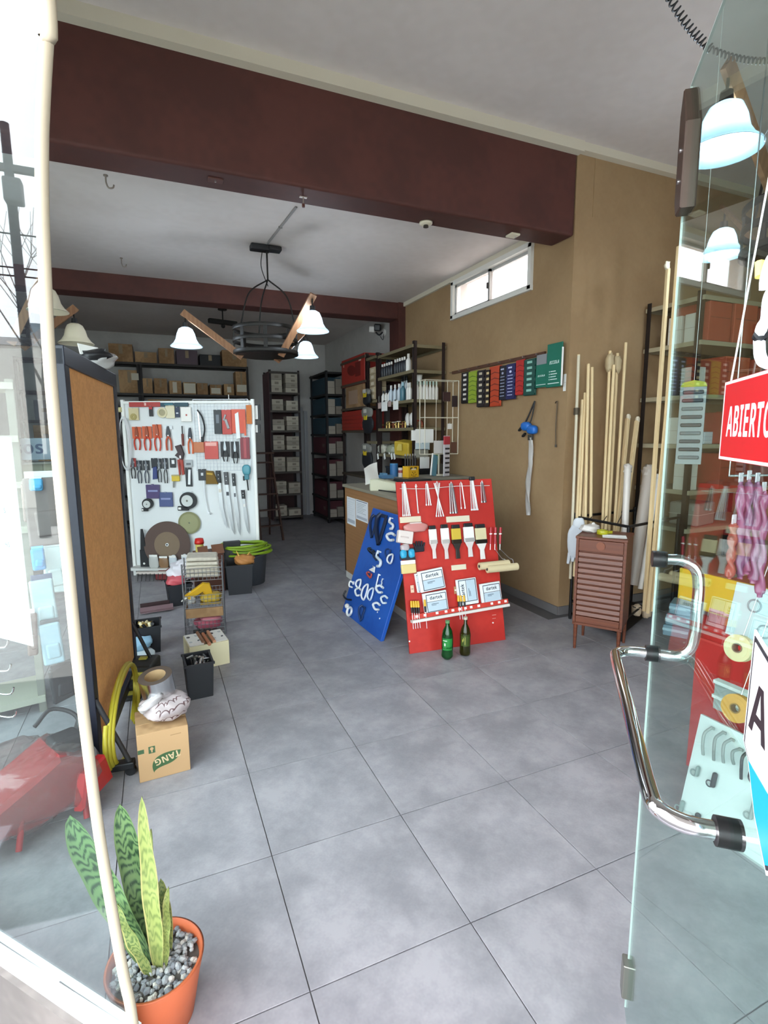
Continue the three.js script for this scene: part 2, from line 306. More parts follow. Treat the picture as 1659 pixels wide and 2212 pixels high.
// small fittings under the ceilings
{
  const hook = (name, label, p, ln) => { const t = thing(name, label, 'hook', p); mesh('hook', tube([[0, 0, 0], [0, -ln * .6, 0], [.012, -ln, 0], [.035, -ln * .95, 0], [.042, -ln * .7, 0]], .005), M('#8c8178', .5, .5), t); mesh('plate', cyl(.014, .014, .006, 10, 0, -.003, 0), M('#8c8178', .5, .5), t); };
  hook('ceiling_hook', 'small bent metal hook under the big brown front beam', onY(228, 378, 3.16), .07);
  hook('ceiling_hook', 'small metal hook on ceiling between the two brown beams', onY(262, 557, 3.33), .08);
  const base = (u, v, label, name, round) => { const p = onY(u, v, 3.16), t = thing(name, label, 'lamp socket', p);
    if (round) { mesh('rose', lathe([[0, 0], [.05, 0], [.048, -.012], [.03, -.022], [0, -.022]], 24), M('#d9d0b8', .5), t); mesh('socket', cyl(.018, .02, .016, 14, 0, -.028, 0), M('#3a342e', .6), t); }
    else { mesh('rose', rbox(.085, .018, .085, .008, 0, -.009, 0), M('#d9d0b8', .5), t); mesh('screw', cyl(.005, .005, .006, 8, .025, -.02, 0), STEEL, t); } };
  base(920, 480, 'round cream lamp socket base under the front beam', 'lamp_socket_base', true);
  base(1108, 506, 'square cream junction cover under the front beam', 'junction_cover', false);
  const p = onY(655, 425, 3.16), t = thing('ceiling_anchor', 'small metal anchor bracket with bolts under the front beam', 'bracket', p);
  mesh('bracket', [box(.05, .006, .02, 0, -.003, 0), rod([0, 0, 0], [0, -.05, 0], .005)], M('#a79a90', .5, .5), t); mesh('bolt', cyl(.01, .01, .02, 8, 0, -.055, 0), M('#5a3029', .7), t);
  const p2 = onY(465, 388, 3.16), t2 = thing('beam_plate', 'brown painted square plate with screw under front beam', 'plate', p2);
  mesh('plate', rbox(.09, .008, .06, .003, 0, -.004, 0), M('#5a352e', .7), t2); mesh('screw', cyl(.006, .006, .008, 8, 0, -.011, 0), STEEL, t2);
  const c0 = onY(640, 447, 3.325), c1 = onY(577, 527, 3.325), t3 = thing('cable_channel', 'thin grey cable channel along ceiling to wheel chandelier mount', 'cable');
  mesh('channel', beamBox(c0, c1, .018, .012), M('#8d8885', .7), t3); mesh('clip', [box(.03, .014, .012, (c0.x + c1.x) / 2, 3.323, (c0.z + c1.z) / 2)], M('#77736f', .7), t3);
}
// ================= THE STREET seen mirrored in the shop window =================
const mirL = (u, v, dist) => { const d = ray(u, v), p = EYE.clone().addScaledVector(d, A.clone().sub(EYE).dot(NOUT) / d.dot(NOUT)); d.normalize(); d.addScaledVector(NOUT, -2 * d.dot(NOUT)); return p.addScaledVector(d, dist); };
{
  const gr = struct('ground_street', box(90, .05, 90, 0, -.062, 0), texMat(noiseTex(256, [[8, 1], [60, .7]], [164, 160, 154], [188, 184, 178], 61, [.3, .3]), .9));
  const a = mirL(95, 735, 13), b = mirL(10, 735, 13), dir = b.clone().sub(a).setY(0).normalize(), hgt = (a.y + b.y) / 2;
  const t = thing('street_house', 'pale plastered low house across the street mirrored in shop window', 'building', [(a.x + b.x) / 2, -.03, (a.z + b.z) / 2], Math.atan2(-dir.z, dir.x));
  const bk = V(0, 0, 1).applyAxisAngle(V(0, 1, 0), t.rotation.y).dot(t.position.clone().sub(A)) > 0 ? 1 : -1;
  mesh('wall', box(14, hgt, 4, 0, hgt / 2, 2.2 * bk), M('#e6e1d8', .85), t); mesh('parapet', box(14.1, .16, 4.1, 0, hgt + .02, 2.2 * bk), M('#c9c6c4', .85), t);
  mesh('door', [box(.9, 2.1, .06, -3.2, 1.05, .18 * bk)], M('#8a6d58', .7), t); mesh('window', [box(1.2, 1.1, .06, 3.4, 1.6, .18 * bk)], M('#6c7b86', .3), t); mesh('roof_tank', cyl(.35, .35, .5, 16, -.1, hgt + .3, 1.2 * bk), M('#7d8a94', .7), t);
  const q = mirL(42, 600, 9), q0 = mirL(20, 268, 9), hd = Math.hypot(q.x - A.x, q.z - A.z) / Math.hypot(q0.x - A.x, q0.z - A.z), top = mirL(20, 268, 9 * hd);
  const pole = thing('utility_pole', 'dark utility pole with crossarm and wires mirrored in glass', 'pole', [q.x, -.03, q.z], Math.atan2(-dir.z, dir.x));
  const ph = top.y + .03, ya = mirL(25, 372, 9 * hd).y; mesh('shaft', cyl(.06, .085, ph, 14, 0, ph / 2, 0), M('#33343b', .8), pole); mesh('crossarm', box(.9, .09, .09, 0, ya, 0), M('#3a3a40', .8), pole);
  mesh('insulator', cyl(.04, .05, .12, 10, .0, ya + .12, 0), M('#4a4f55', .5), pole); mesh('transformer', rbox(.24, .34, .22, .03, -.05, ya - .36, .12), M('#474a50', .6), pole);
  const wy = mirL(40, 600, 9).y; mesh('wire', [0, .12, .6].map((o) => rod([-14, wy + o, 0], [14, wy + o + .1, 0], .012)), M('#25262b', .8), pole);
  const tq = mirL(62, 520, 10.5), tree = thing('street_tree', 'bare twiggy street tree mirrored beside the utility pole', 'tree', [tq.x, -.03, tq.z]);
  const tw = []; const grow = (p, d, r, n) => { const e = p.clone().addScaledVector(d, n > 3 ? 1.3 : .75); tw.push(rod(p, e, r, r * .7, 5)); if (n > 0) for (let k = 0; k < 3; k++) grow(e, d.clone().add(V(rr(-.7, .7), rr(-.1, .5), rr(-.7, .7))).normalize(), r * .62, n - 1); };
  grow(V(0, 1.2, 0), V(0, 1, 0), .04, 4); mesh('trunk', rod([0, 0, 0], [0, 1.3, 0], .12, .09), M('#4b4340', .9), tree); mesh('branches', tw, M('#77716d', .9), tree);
}

// ================= LEFT: cork rack, tool board, floor goods =================
// ---- tall cork board on a wheeled frame ----
const CORKM = texMat(noiseTex(256, [[20, .6], [90, 1]], [220, 158, 92], [234, 172, 104], 71, [1.2, 1.2]), .85);
const CKL = V(-.345, 0, -2.6), CKR = V(-.215, 0, -3.72), CKH = 1.96;
{
  const d = CKR.clone().sub(CKL), L = d.length(), t = thing('cork_display_rack', 'tall cork board in dark navy frame on wheeled feet behind window', 'display rack', CKL, Math.atan2(-d.z, d.x));
  const fr = NAVY, th = .05, y0 = .1;
  mesh('cork_panel', box(L - .12, CKH - y0 - .14, .02, L / 2, (CKH + y0) / 2, .006), CORKM, t);
  mesh('back_panel', box(L - .12, CKH - y0 - .14, .01, L / 2, (CKH + y0) / 2, -.012), M('#20222c', .7), t);
  for (const x of [.035, L - .035]) mesh('upright', rbox(.07, CKH - .04, th, .004, x, CKH / 2 + .02, 0), fr, t);
  mesh('top_rail', rbox(L, .08, th + .004, .004, L / 2, CKH - .03, 0), fr, t); mesh('bottom_rail', rbox(L, .06, th, .004, L / 2, y0, 0), fr, t);
  for (const x of [.02, L - .06]) {
    const f = mesh('foot', [rbox(.05, .035, .33, .006, x, .055, 0)], BLACK, t);
    mesh('brace', [rod([x, .06, .145], [x, .4, .02], .012), rod([x, .06, -.145], [x, .4, -.02], .012)], M('#2b2a2c', .5), t);
    for (const z of [-.145, .145]) mesh('caster', [cyl(.024, .024, .022, 14, x, .024, z, 0, 0, Math.PI / 2), box(.03, .02, .02, x, .045, z)], BLACK, f);
  }
  const bag = thing('packaged_gloves', 'crumpled clear packet with black contents lying on cork rack top', 'packet', pd(203, 772, 3.0)); bag.position.y = CKH + .05;
  mesh('wrapper', [mv(blob(.115, .045, .09, .16, 5, 1.3, 16), 0, .0, 0, .2, .7, .3)], M('#c9c7c4', .25, 0, { transmission: .35, thickness: 0 }), bag); mesh('contents', [mv(blob(.075, .03, .05, .2, 4, 2.1, 12), .01, .035, .045, .3, .4, .1)], BLACK, bag); mesh('header_card', [box(.11, .07, .004, -.02, .06, .02, -.6, .5, .2)], PAPER, bag);
  // yellow hose hanging in a loose oval against the cork
  const hp = new PF(CKL, d, V(-d.z, 0, d.x)), K = crop(0, 1380, .27125);
  const h = thing('yellow_hose', 'coiled flat yellow hose propped against the cork board', 'hose', [0, 0, 0]);
  const pts = []; const c = hp.rect(K, 812, 255, 1090, 1000, .06), N = 26;
  for (let k = 0; k <= N * 2.6; k++) { const a = Math.PI * 2 * k / N + 2.6, q = 1 - .035 * (k / N); pts.push(hp.w(c.x + Math.cos(a) * c.w / 2 * q, c.y + Math.sin(a) * c.h / 2 * q, .06 + .012 * (k / N))); }
  mesh('hose', tube(pts, .0115, 260, false, 8), M('#b5a72c', .45), h); mesh('hose_end', rod(pts[pts.length - 1], pts[pts.length - 1].clone().add(V(0, -.015, 0)), .0095), BLACK, h);
}
// ---- white tool board ----
const PGL = V(-.29, 0, -6.59), PGR = V(1.02, 0, -6.0), PGH = 1.985;
const PG = new PF(PGL, PGR.clone().sub(PGL), V(-.41, 0, .91)), PGW = PGR.distanceTo(PGL), k7 = crop(240, 840, .20494);
{
  const t = hung(PG, 'tool_board', 'white standing tool display board hung with pliers and machetes', 'display board', 0, 0, 0);
  mesh('panel', box(PGW - .02, PGH - .08, .012, PGW / 2, PGH / 2 + .02, -.02), M('#dfe1e0', .55), t);
  for (const x of [.0, PGW]) mesh('post', rbox(.035, PGH, .035, .004, x, PGH / 2, 0), WHITE, t);
  mesh('top_rail', rbox(PGW, .03, .03, .004, PGW / 2, PGH - .03, 0), WHITE, t);
  mesh('ledge', rbox(PGW, .03, .16, .004, PGW / 2, .1, .06), M('#d3d2cd', .6), t);
  mesh('rear_panel', box(PGW - .02, PGH - .1, .01, PGW / 2, PGH / 2, -.045), M('#31405a', .6), t);
  const g = PG.rect(k7, 880, 110, 1455, 860, .01), w = hung(PG, 'wire_grid', 'white wire mesh grid fixed on the tool board', 'wire grid', g.x, g.y, .004), wires = [];
  for (let i = 0; i <= 16; i++) wires.push(box(.0035, g.h, .0035, -g.w / 2 + i * g.w / 16, 0, 0)); for (let i = 0; i <= 20; i++) wires.push(box(g.w, .0035, .0035, 0, -g.h / 2 + i * g.h / 20, .0035));
  mesh('wires', wires, M('#b9bcc0', .4, .3), w); mesh('border', [box(g.w, .006, .006, 0, g.h / 2, 0), box(g.w, .006, .006, 0, -g.h / 2, 0), box(.006, g.h, .006, g.w / 2, 0, 0), box(.006, g.h, .006, -g.w / 2, 0, 0)], M('#c4c7ca', .4, .3), w);
  const p = mesh('hook_pin', rod([g.w * .16, g.h / 2, .01], [g.w * .16, g.h / 2 + .05, .01], .004), WHITE, w);
}
const onPeg = (name, label, cat, x0, y0, x1, y1, z = .012, group, rz = 0) => { const r = PG.rect(k7, x0, y0, x1, y1, z); const o = hung(PG, name, label, cat, r.x, r.y, z, group, rz); return [o, r.w, r.h]; };
const prongs = (t, h, col = STEEL) => mesh('hang_pin', rod([0, h / 2 - .006, -.014], [0, h / 2 - .004, .022], .0022), col, t);
function pliers(t, w, h, hc, head = '#4a4b4f', open = .3) {
  const r = w * .11;
  for (const s of [-1, 1]) mesh('handle', tube([[s * w * .04, h * .1, 0], [s * w * (.2 + open * .5), -h * .06, 0], [s * w * (.24 + open * .5), -h * .26, 0], [s * w * .26, -h * .48, 0]], r, 14), M(hc, .45), t);
  mesh('jaw', ext([[-w * .2, h * .05], [w * .2, h * .05], [w * .26, h * .18], [w * .1, h * .5], [-w * .1, h * .5], [-w * .26, h * .18]], .012, .002), M(head, .35, .7), t); mesh('rivet', cyl(w * .07, w * .07, .018, 10, 0, h * .13, 0, Math.PI / 2), STEEL, t);
}
function packed(t, w, h, cardHex, cardShare, body) {                 // header card above, tool below
  mesh('header_card', box(w, h * cardShare, .003, 0, h / 2 - h * cardShare / 2, -.006), M(cardHex, .5), t); body?.(t);
}
{
  const plain = (name, label, cat, x0, y0, x1, y1, hex, mark, d = .012, group) => { const [t, w, h] = onPeg(name, label, cat, x0, y0, x1, y1, .014, group); mesh('pack', rbox(w, h, d, .003), M(hex, .45), t); if (mark) mark(t, w, h, d); prongs(t, h); return t; };
  const strip = (hex, fx, fy, fw, fh) => (t, w, h, d) => mesh('printed_panel', box(w * fw, h * fh, .002, w * fx, h * fy, d / 2 + .0005), M(hex, .5), t);
  plain('hacksaw_blade_pack', 'long red packet across top of tool board', 'packet', 190, 140, 520, 190, '#a9352f', strip('#e3b7ab', .02, .05, .06, .6));
  plain('saw_blade_pack', 'long dark teal packet across top of tool board', 'packet', 520, 145, 815, 186, '#17404e', strip('#2c6a75', -.2, .1, .3, .4));
  { const t = plain('abrasive_disc_pack', 'beige card with small round disc below red packet', 'packet', 187, 200, 290, 330, '#cdbd92'); mesh('disc', ring(.035, .008, .006, 20, .0, -.03, .012), M('#a8985f', .7), t); }
  plain('bit_set', 'narrow black and red bit set below red packet', 'packet', 400, 180, 440, 290, '#231d1f', strip('#b5302c', 0, .3, .9, .25));
  { const t = plain('sanding_disc_pack', 'cream card with big pale ring in row under red packet', 'packet', 575, 170, 670, 310, '#d9cfae'); mesh('disc', ring(.055, .036, .008, 24, -.085, -.01, .01), M('#d6cba6', .7), t); mesh('disc_face', cyl(.036, .036, .004, 20, -.085, -.01, .008, Math.PI / 2), M('#a79d7e', .8), t); }
  plain('drill_bit_pack', 'narrow navy packet between cream and white cards', 'packet', 675, 190, 722, 300, '#1c2a44', strip('#d7d9de', 0, -.1, .5, .12));
  plain('scraper_card', 'white card with small red mark beside bow saw', 'packet', 735, 192, 845, 345, '#e9e4dc', strip('#b4463d', .05, -.05, .14, .12));
  { // bow saw
    const [t, w, h] = onPeg('bow_saw', 'curved black bow saw hung on the wire grid edge', 'saw', 905, 215, 990, 560, .02);
    mesh('frame', tube([[-w * .35, h * .48, 0], [w * .2, h * .25, 0], [w * .42, -h * .1, 0], [w * .1, -h * .45, 0]], .009, 24), BLACK, t); mesh('blade', box(.016, h * .88, .002, -w * .22, .01, 0, 0, 0, .04), M('#b9bdc1', .3, .8), t); mesh('grip', rbox(.03, h * .16, .02, .008, w * .08, -h * .42, 0), BLACK, t);
  }
  plain('tool_blister', 'black blister pack left of red packs on wire grid', 'packet', 1085, 220, 1165, 475, '#1d2025', strip('#6a7078', .0, .12, .4, .35));
  { const t = plain('hinge_blister', 'red blister pack with steel pieces on wire grid', 'packet', 1170, 220, 1270, 480, '#b8382f'); mesh('steel_piece', [mv(rbox(.03, .11, .01, .004), .005, -.02, .012, 0, 0, .3), mv(rbox(.02, .07, .01, .004), -.02, .05, .012, 0, 0, -.4)], M('#8f8e8e', .5, .5), t); }
  { const [t, w, h] = onPeg('staple_gun_pack', 'orange red clamshell pack holding a white handled tool', 'packet', 1272, 215, 1420, 510, .016); mesh('card', rbox(w, h * .86, .006, .003, 0, h * .07, 0), M('#cf4a2c', .45), t); mesh('tool', ext([[-.035, .1], [0, .12], [.01, -.16], [-.03, -.17]], .02, .003), M('#e6e6e6', .4), t); mesh('bracket', box(.02, .17, .014, .07, -.05, .008), M('#d8572f', .45), t); }
  { const [t, w, h] = onPeg('price_card', 'plain orange card hung on right post of tool board', 'card', 1425, 170, 1482, 370, .03); mesh('card', rbox(w, h, .006, .002), M('#c46a1d', .55), t); mesh('string', rod([0, h / 2, 0], [0, h / 2 + .05, -.01], .0015), WHITE, t); }
  const OR = [[225, 400, 320, 650, 'first from the left post'], [330, 395, 430, 655, 'second from the left post'], [440, 375, 535, 660, 'third from the left post']];
  for (const [a, b, c, d, txt] of OR) { const [t, w, h] = onPeg('carded_pliers', 'orange handled pliers on orange card, ' + txt, 'pliers', a, b, c, d, .014, 'carded orange pliers'); packed(t, w, h, '#cc5c33', .5, () => { const g = new THREE.Group(); pliers(t, w * .75, h, '#c93a1c', '#8b4a38', .35); }); prongs(t, h); }
  { const [t, w, h] = onPeg('fencing_pliers', 'black headed pliers with straight orange handles and white card', 'pliers', 550, 395, 660, 655, .014); pliers(t, w * .8, h, '#bf5536', '#3b3c40', .1); mesh('header_card', rbox(w * .8, h * .16, .004, .01, 0, h * .46, -.006), M('#dcdfe0', .4), t); prongs(t, h); }
  { const [t, w, h] = onPeg('long_screwdriver', 'long dark red screwdriver above the pipe wrench', 'screwdriver', 738, 390, 768, 600, .016); mesh('handle', cyl(.014, .012, h * .6, 10, 0, -h * .2, 0), M('#6d2d22', .5), t); mesh('shaft', rod([0, h * .1, 0], [0, h * .5, 0], .006), BLACK, t); }
  { const [t, w, h] = onPeg('end_cutters', 'black headed pliers with thick orange handles beside saw', 'pliers', 790, 410, 880, 690, .014); pliers(t, w * .85, h, '#d4602c', '#2d2e33', .12); prongs(t, h); }
  plain('plastic_scraper', 'translucent orange packet between pliers and wire grid', 'packet', 870, 560, 980, 672, '#b9693c');
  plain('cutter_card', 'salmon red blister card in second row of wire grid', 'packet', 985, 555, 1130, 740, '#c2463c', strip('#e9a79c', 0, .35, .8, .2));
  for (const [a, b, c, d, txt] of [[1155, 555, 1250, 770, 'beside the salmon card'], [1265, 555, 1350, 790, 'beside the maroon packet']]) { const [t, w, h] = onPeg('black_card_pliers', 'pliers on black card ' + txt, 'pliers', a, b, c, d, .014, 'black carded pliers'); packed(t, w, h, '#1f1d21', .75, () => pliers(t, w * .6, h, '#232225', '#8e9296', .4)); prongs(t, h); }
  plain('maroon_pack', 'tall maroon packet beside black card pliers on grid', 'packet', 1365, 510, 1460, 740, '#7e2530', strip('#a94a4f', 0, 0, .3, .9));
  { const [t, w, h] = onPeg('pipe_wrench', 'large pipe wrench with red handle in middle of board', 'wrench', 682, 590, 782, 905, .022); mesh('head', ext([[-w * .45, h * .45], [w * .1, h * .5], [w * .4, h * .2], [w * .2, h * .0], [-w * .05, h * .05], [-w * .5, h * .15], [-w * .2, h * .25]], .03, .003), M('#443638', .5, .4), t); mesh('adjuster', cyl(.018, .018, .03, 12, w * .05, h * .1, .012), STEEL, t); mesh('handle', ext([[-w * .1, h * .05], [w * .22, h * .03], [w * .3, -h * .48], [w * .12, -h * .5]], .022, .003), M('#a93a2c', .5), t); mesh('handle_pair', ext([[-w * .3, h * .0], [-w * .12, h * .0], [-w * .1, -h * .5], [-w * .22, -h * .5]], .018, .002), M('#9d3428', .5), t); }
  const row = [[197, 730, 265, 950, '#231e22', '#8f2a26', 'short pliers on red card next to left post'], [268, 755, 330, 1000, '#2b3140', '#26292f', 'small grey pliers, second in the fourth row'], [340, 755, 408, 1000, '#39404f', '#26292f', 'small grey pliers, third in the fourth row'], [480, 735, 537, 990, '#1e1f24', '#202327', 'small black pliers with white header tag'], [545, 730, 602, 1000, '#1c1c20', '#25272c', 'small round nose pliers with pale loop handles']];
  for (const [a, b, c, d, hc, card, label] of row) { const [t, w, h] = onPeg('small_pliers', label + ' of tool board', 'pliers', a, b, c, d, .014, 'small pliers on the fourth row'); packed(t, w, h, card, .42, () => pliers(t, w * .8, h, hc, '#6d7076', .25)); mesh('tag', box(w * .5, h * .08, .002, 0, h * .3, .0), PAPER, t); prongs(t, h); }
  { const [t, w, h] = onPeg('trowel_pack', 'dark blue scraper on black card in fourth row', 'scraper', 425, 730, 492, 965, .014); packed(t, w, h, '#24272d', .45); mesh('scraper', ext([[-w * .2, .02], [w * .3, .03], [w * .35, -h * .42], [-w * .35, -h * .44]], .012, .003), M('#2f3c74', .5), t); prongs(t, h); }
  plain('black_tag_pack', 'square black packet with white label beside pipe wrench', 'packet', 620, 730, 680, 830, '#1d1d20', strip('#e4e4e4', .1, .1, .5, .4));
  { const [t, w, h] = onPeg('yellow_brush', 'yellow handled wire brush below the pipe wrench', 'brush', 637, 905, 730, 1040, .016); mesh('head', rbox(w * .9, h * .42, .02, .005, 0, h * .2, 0), M('#cfb02d', .5), t); mesh('handle', rod([-w * .25, h * .0, 0], [-w * .3, -h * .5, 0], .009), M('#8b8a84', .4, .6), t); mesh('bristles', box(w * .9, h * .1, .018, 0, h * .44, 0), M('#a99d70', .8), t); }
  { const [t, w, h] = onPeg('utility_knife', 'white and black utility knife in blister below saw', 'knife', 782, 830, 850, 1030, .014); mesh('card', box(w, h, .003, 0, 0, -.008), M('#24262a', .5), t); mesh('knife', rbox(w * .4, h * .8, .014, .006, .01, 0, 0, 0, 0, -.08), M('#e7e9ea', .35), t); prongs(t, h); }
  plain('silver_clip_pack', 'small silver clip packet above white utility knife', 'packet', 778, 748, 858, 820, '#a7aaac', strip('#5c5f63', 0, -.1, .6, .3));
  plain('black_box_pack', 'square black packet under wire grid beside hand saw', 'packet', 920, 845, 1003, 965, '#23242a', strip('#c9cbce', 0, .05, .3, .25));
  { const [t, w, h] = onPeg('hand_saw_handle', 'short hand broom with brown and yellow bristles', 'brush', 1003, 865, 1125, 1000, .02); mesh('bristles', ext([[-w * .5, -h * .5], [w * .5, -h * .5], [w * .1, h * .45], [-w * .45, h * .5]], .03, .004), M('#7a5d25', .8), t); mesh('binding', box(w * .5, .018, .034, -w * .15, h * .28, 0, 0, 0, -.1), M('#c7a13a', .6), t); }
  { const [t, w, h] = onPeg('white_pry_bar', 'slim white rod with hooked foot beside the machetes', 'pry bar', 975, 965, 1047, 1315, .02); mesh('rod', tube([[-w * .35, h * .5, 0], [-w * .3, 0, 0], [0, -h * .44, 0], [w * .3, -h * .5, 0]], .008, 20), M('#eef0f2', .35), t); mesh('foot', ball(.012, 8, w * .3, -h * .5, 0), M('#cfd2d4', .35), t); }
  // machetes
  const mach = (x0, y0, x1, y1, hb, label, hh, bend, hcol) => { const [t, w, h] = onPeg('machete', label, 'machete', x0, y0, x1, y1, .018, 'machetes on the tool board'); const hl = h * hh;
    mesh('handle', ext([[-w * .32, h / 2], [w * .05, h / 2], [w * .08, h / 2 - hl], [-w * .26, h / 2 - hl]], .022, .004), M(hcol, .5), t);
    mesh('blade', ext([[-w * .25, h / 2 - hl], [w * .05, h / 2 - hl], [w * bend * .6, -h * .15], [w * .48, -h * .46], [w * .46, -h * .5], [w * .2, -h * .42], [-w * .12, -h * .15]], .003, .0006), M('#a9abad', .32, .85), t);
    mesh('price_label', box(w * .25, h * .06, .002, -w * .04, h * .16, .003), M(hb, .6), t); mesh('rivet', [1, 2].map((i) => cyl(.004, .004, .026, 8, -w * .1, h / 2 - hl * i / 3, 0, Math.PI / 2)), STEEL, t); };
  mach(1100, 865, 1215, 1470, '#d9d2c5', 'machete with white collar nearest the bristle broom', .2, .35, '#1f1e21');
  mach(1187, 880, 1290, 1535, '#3b3d42', 'long wide machete with taped grip, second of four', .19, .5, '#4b4a4d');
  mach(1277, 895, 1350, 1545, '#55575b', 'long narrow machete, third of four on board', .19, .7, '#37393c');
  mach(1370, 1070, 1450, 1530, '#e8e6e0', 'short machete in clear wrap under teal blow gun', .18, .6, '#26272a');
  { const [t, w, h] = onPeg('blow_gun', 'teal air blow gun hung at right post of tool board', 'air gun', 1380, 795, 1480, 1070, .022); mesh('body', mv(blob(w * .45, h * .2, .025, .05, 3, 1, 14), 0, h * .28, 0), M('#4e93a0', .35), t); mesh('neck', rbox(w * .5, h * .22, .03, .01, 0, h * .02, 0), M('#3d7f8d', .4), t); mesh('nozzle', rod([w * .02, -h * .08, 0], [w * .1, -h * .5, 0], .008), BLACK, t); mesh('trigger', box(.015, .05, .02, -w * .3, -.01, .004), BLACK, t); }
  for (const [a, b, c, d, hex, label] of [[370, 1010, 515, 1155, '#4a3a68', 'dark purple hole punched packet above small tape measure'], [507, 1090, 650, 1242, '#44507e', 'violet blue hole punched packet between the tape measures']]) { const t = plain('saw_disc_packet', label, 'packet', a, b, c, d, hex, strip('#8d93bd', 0, .05, .7, .12)); mesh('hang_tab', rbox(.03, .02, .004, .003, .0, .075, 0), M(hex, .5), t); }
  for (const [a, b, c, d, label] of [[320, 1150, 440, 1290, 'small black tape measure with silver dial on board'], [700, 1090, 905, 1282, 'large black tape measure with silver dial on board']]) { const [t, w, h] = onPeg('tape_measure', label, 'tape measure', a, b, c, d, .02); const R = Math.min(w, h) * .46; mesh('case', [cyl(R, R, .03, 28, w * .06, .01, 0, Math.PI / 2), rbox(w * .55, h * .24, .03, .006, -w * .22, -h * .38, 0)], BLACK, t); mesh('dial', ring(R * .68, R * .12, .004, 24, w * .02, h * .04, .017), M('#c7cac6', .4), t); mesh('hub', cyl(R * .12, R * .12, .008, 12, w * .02, h * .04, .017, Math.PI / 2), M('#6c665c', .5), t); mesh('label_tag', box(w * .14, h * .12, .002, -w * .38, -h * .38, .017), PAPER, t); mesh('hang_card', box(w * .5, h * .14, .002, 0, h * .46, -.01), M('#c9d0d2', .4), t); }
  { const [t, w, h] = onPeg('grinding_disc', 'olive green cutting disc hung low on the tool board', 'disc', 705, 1300, 945, 1525, .012); const R = (w + h) / 4; mesh('disc', ring(R, R * .06, .006, 40), M('#8b8a63', .8), t); mesh('centre_label', ring(R * .8, R * .09, .001, 36, 0, 0, .0035), M('#97966f', .7), t); mesh('printed_arc', [ring(R * .93, R * .9, .0012, 36, 0, 0, .0035)], M('#6f6d4c', .7), t); }
  { const r = PG.rect(k7, 350, 1455, 840, 1900, .05), t = hung(PG, 'large_cutting_disc', 'large brown cutting disc leaning at foot of tool board', 'disc', r.x, .12 + .25, .055); t.rotateX(-.12); const R = .265; mesh('disc', ring(R, .014, .006, 48), M('#5d4b44', .85), t); mesh('centre_label', ring(R * .55, .016, .001, 40, 0, 0, .0035), M('#7d6a56', .8), t); mesh('bore', ring(.02, .012, .008, 20), STEEL, t); }
  { const [t, w, h] = onPeg('hedge_shears', 'black pruning saw in holster standing on board ledge', 'saw', 300, 1480, 400, 1915, .05); mesh('blade_cover', ext([[-w * .2, h * .5], [-w * .05, h * .5], [w * .25, 0], [-w * .35, 0]], .02, .003), BLACK, t); mesh('holster', ext([[-w * .4, 0], [w * .2, 0], [w * .42, -h * .2], [w * .4, -h * .5], [-w * .45, -h * .5]], .03, .004), M('#1b1c20', .55), t); mesh('badge', [cyl(.012, .012, .003, 14, -.005, -h * .32, .017, Math.PI / 2), box(w * .55, .014, .002, -.005, -h * .45, .016)], PAPER, t); }
  for (const [a, b, c, d, hex, label] of [[400, 1745, 505, 1900, '#b9b9b4', 'grey clear packet on board ledge beside black holster'], [505, 1760, 610, 1900, '#8a6a4c', 'brown handle in packet standing on board ledge'], [610, 1755, 700, 1900, '#c6ccd0', 'pale blue clear packet standing on board ledge'], [740, 1745, 820, 1890, '#cfd3d6', 'pale clear packet on ledge beside the wire basket']]) { const [t, w, h] = onPeg('ledge_packet', label, 'packet', a, b, c, d, .1); mesh('pouch', mv(blob(w * .5, h * .5, .018, .07, 4, a, 12), 0, 0, 0), M(hex, .3), t); mesh('header', box(w * .8, h * .14, .004, 0, h * .42, .012), PAPER, t); }
  { const [t, w, h] = onPeg('hammer', 'brown wooden hammer handle poking up from board ledge', 'hammer', 700, 1790, 745, 1910, .13); mesh('handle', rod([0, -h / 2, 0], [.01, h / 2, 0], .012), M('#6b3f2c', .6), t); mesh('head', rbox(.07, .03, .03, .005, .01, h * .36, 0), M('#4b4a4b', .4, .6), t); }
  // cable loop on the left post, clips on the right post
  { const r = PG.rect(k7, 62, 290, 178, 860, .03), t = hung(PG, 'cable_loop', 'white cable coiled in a long loop over left post', 'cable', r.x + .03, r.y, .03); for (let i = 0; i < 4; i++) mesh('turn', norm(new THREE.TubeGeometry(new THREE.EllipseCurve ? new THREE.CatmullRomCurve3([...Array(20)].map((_, k) => V(Math.cos(k / 20 * Math.PI * 2) * (r.w * .5 - i * .004), Math.sin(k / 20 * Math.PI * 2) * (r.h * .5 - i * .008), i * .007)), true) : 0, 60, .0055, 6, true)), M('#dcdcdc', .45), t); mesh('tie', rbox(.03, .012, .04, .004, -r.w * .5, r.h * .2, .012), M('#c9c9c6', .5), t); }
  { const [t, w, h] = onPeg('tape_roll_pack', 'cream tape roll stuck out left of tool board', 'tape', 35, 195, 120, 245, .02); mesh('roll', cyl(.028, .028, w * .8, 16, 0, 0, 0, 0, 0, Math.PI / 2), M('#cfc48f', .6), t); mesh('core', cyl(.012, .012, w * .86, 12, 0, 0, 0, 0, 0, Math.PI / 2), M('#e2dcc4', .6), t); }
  for (const [a, b, c, d, label] of [[1512, 175, 1545, 320, 'white narrow card hung behind right post, upper one'], [1512, 380, 1545, 460, 'white narrow card hung behind right post, lower one']]) { const [t, w, h] = onPeg('side_card', label, 'card', a, b, c, d, -.03); mesh('card', box(w, h, .004), WHITE, t); mesh('backing', box(w * 1.8, h * 1.15, .02, .01, 0, -.015), BLACK, t); }
}

// ================= FLOOR GOODS on the left =================
const kf = crop(260, 1160, .20494);
const BIN = M('#1b1c22', .55);
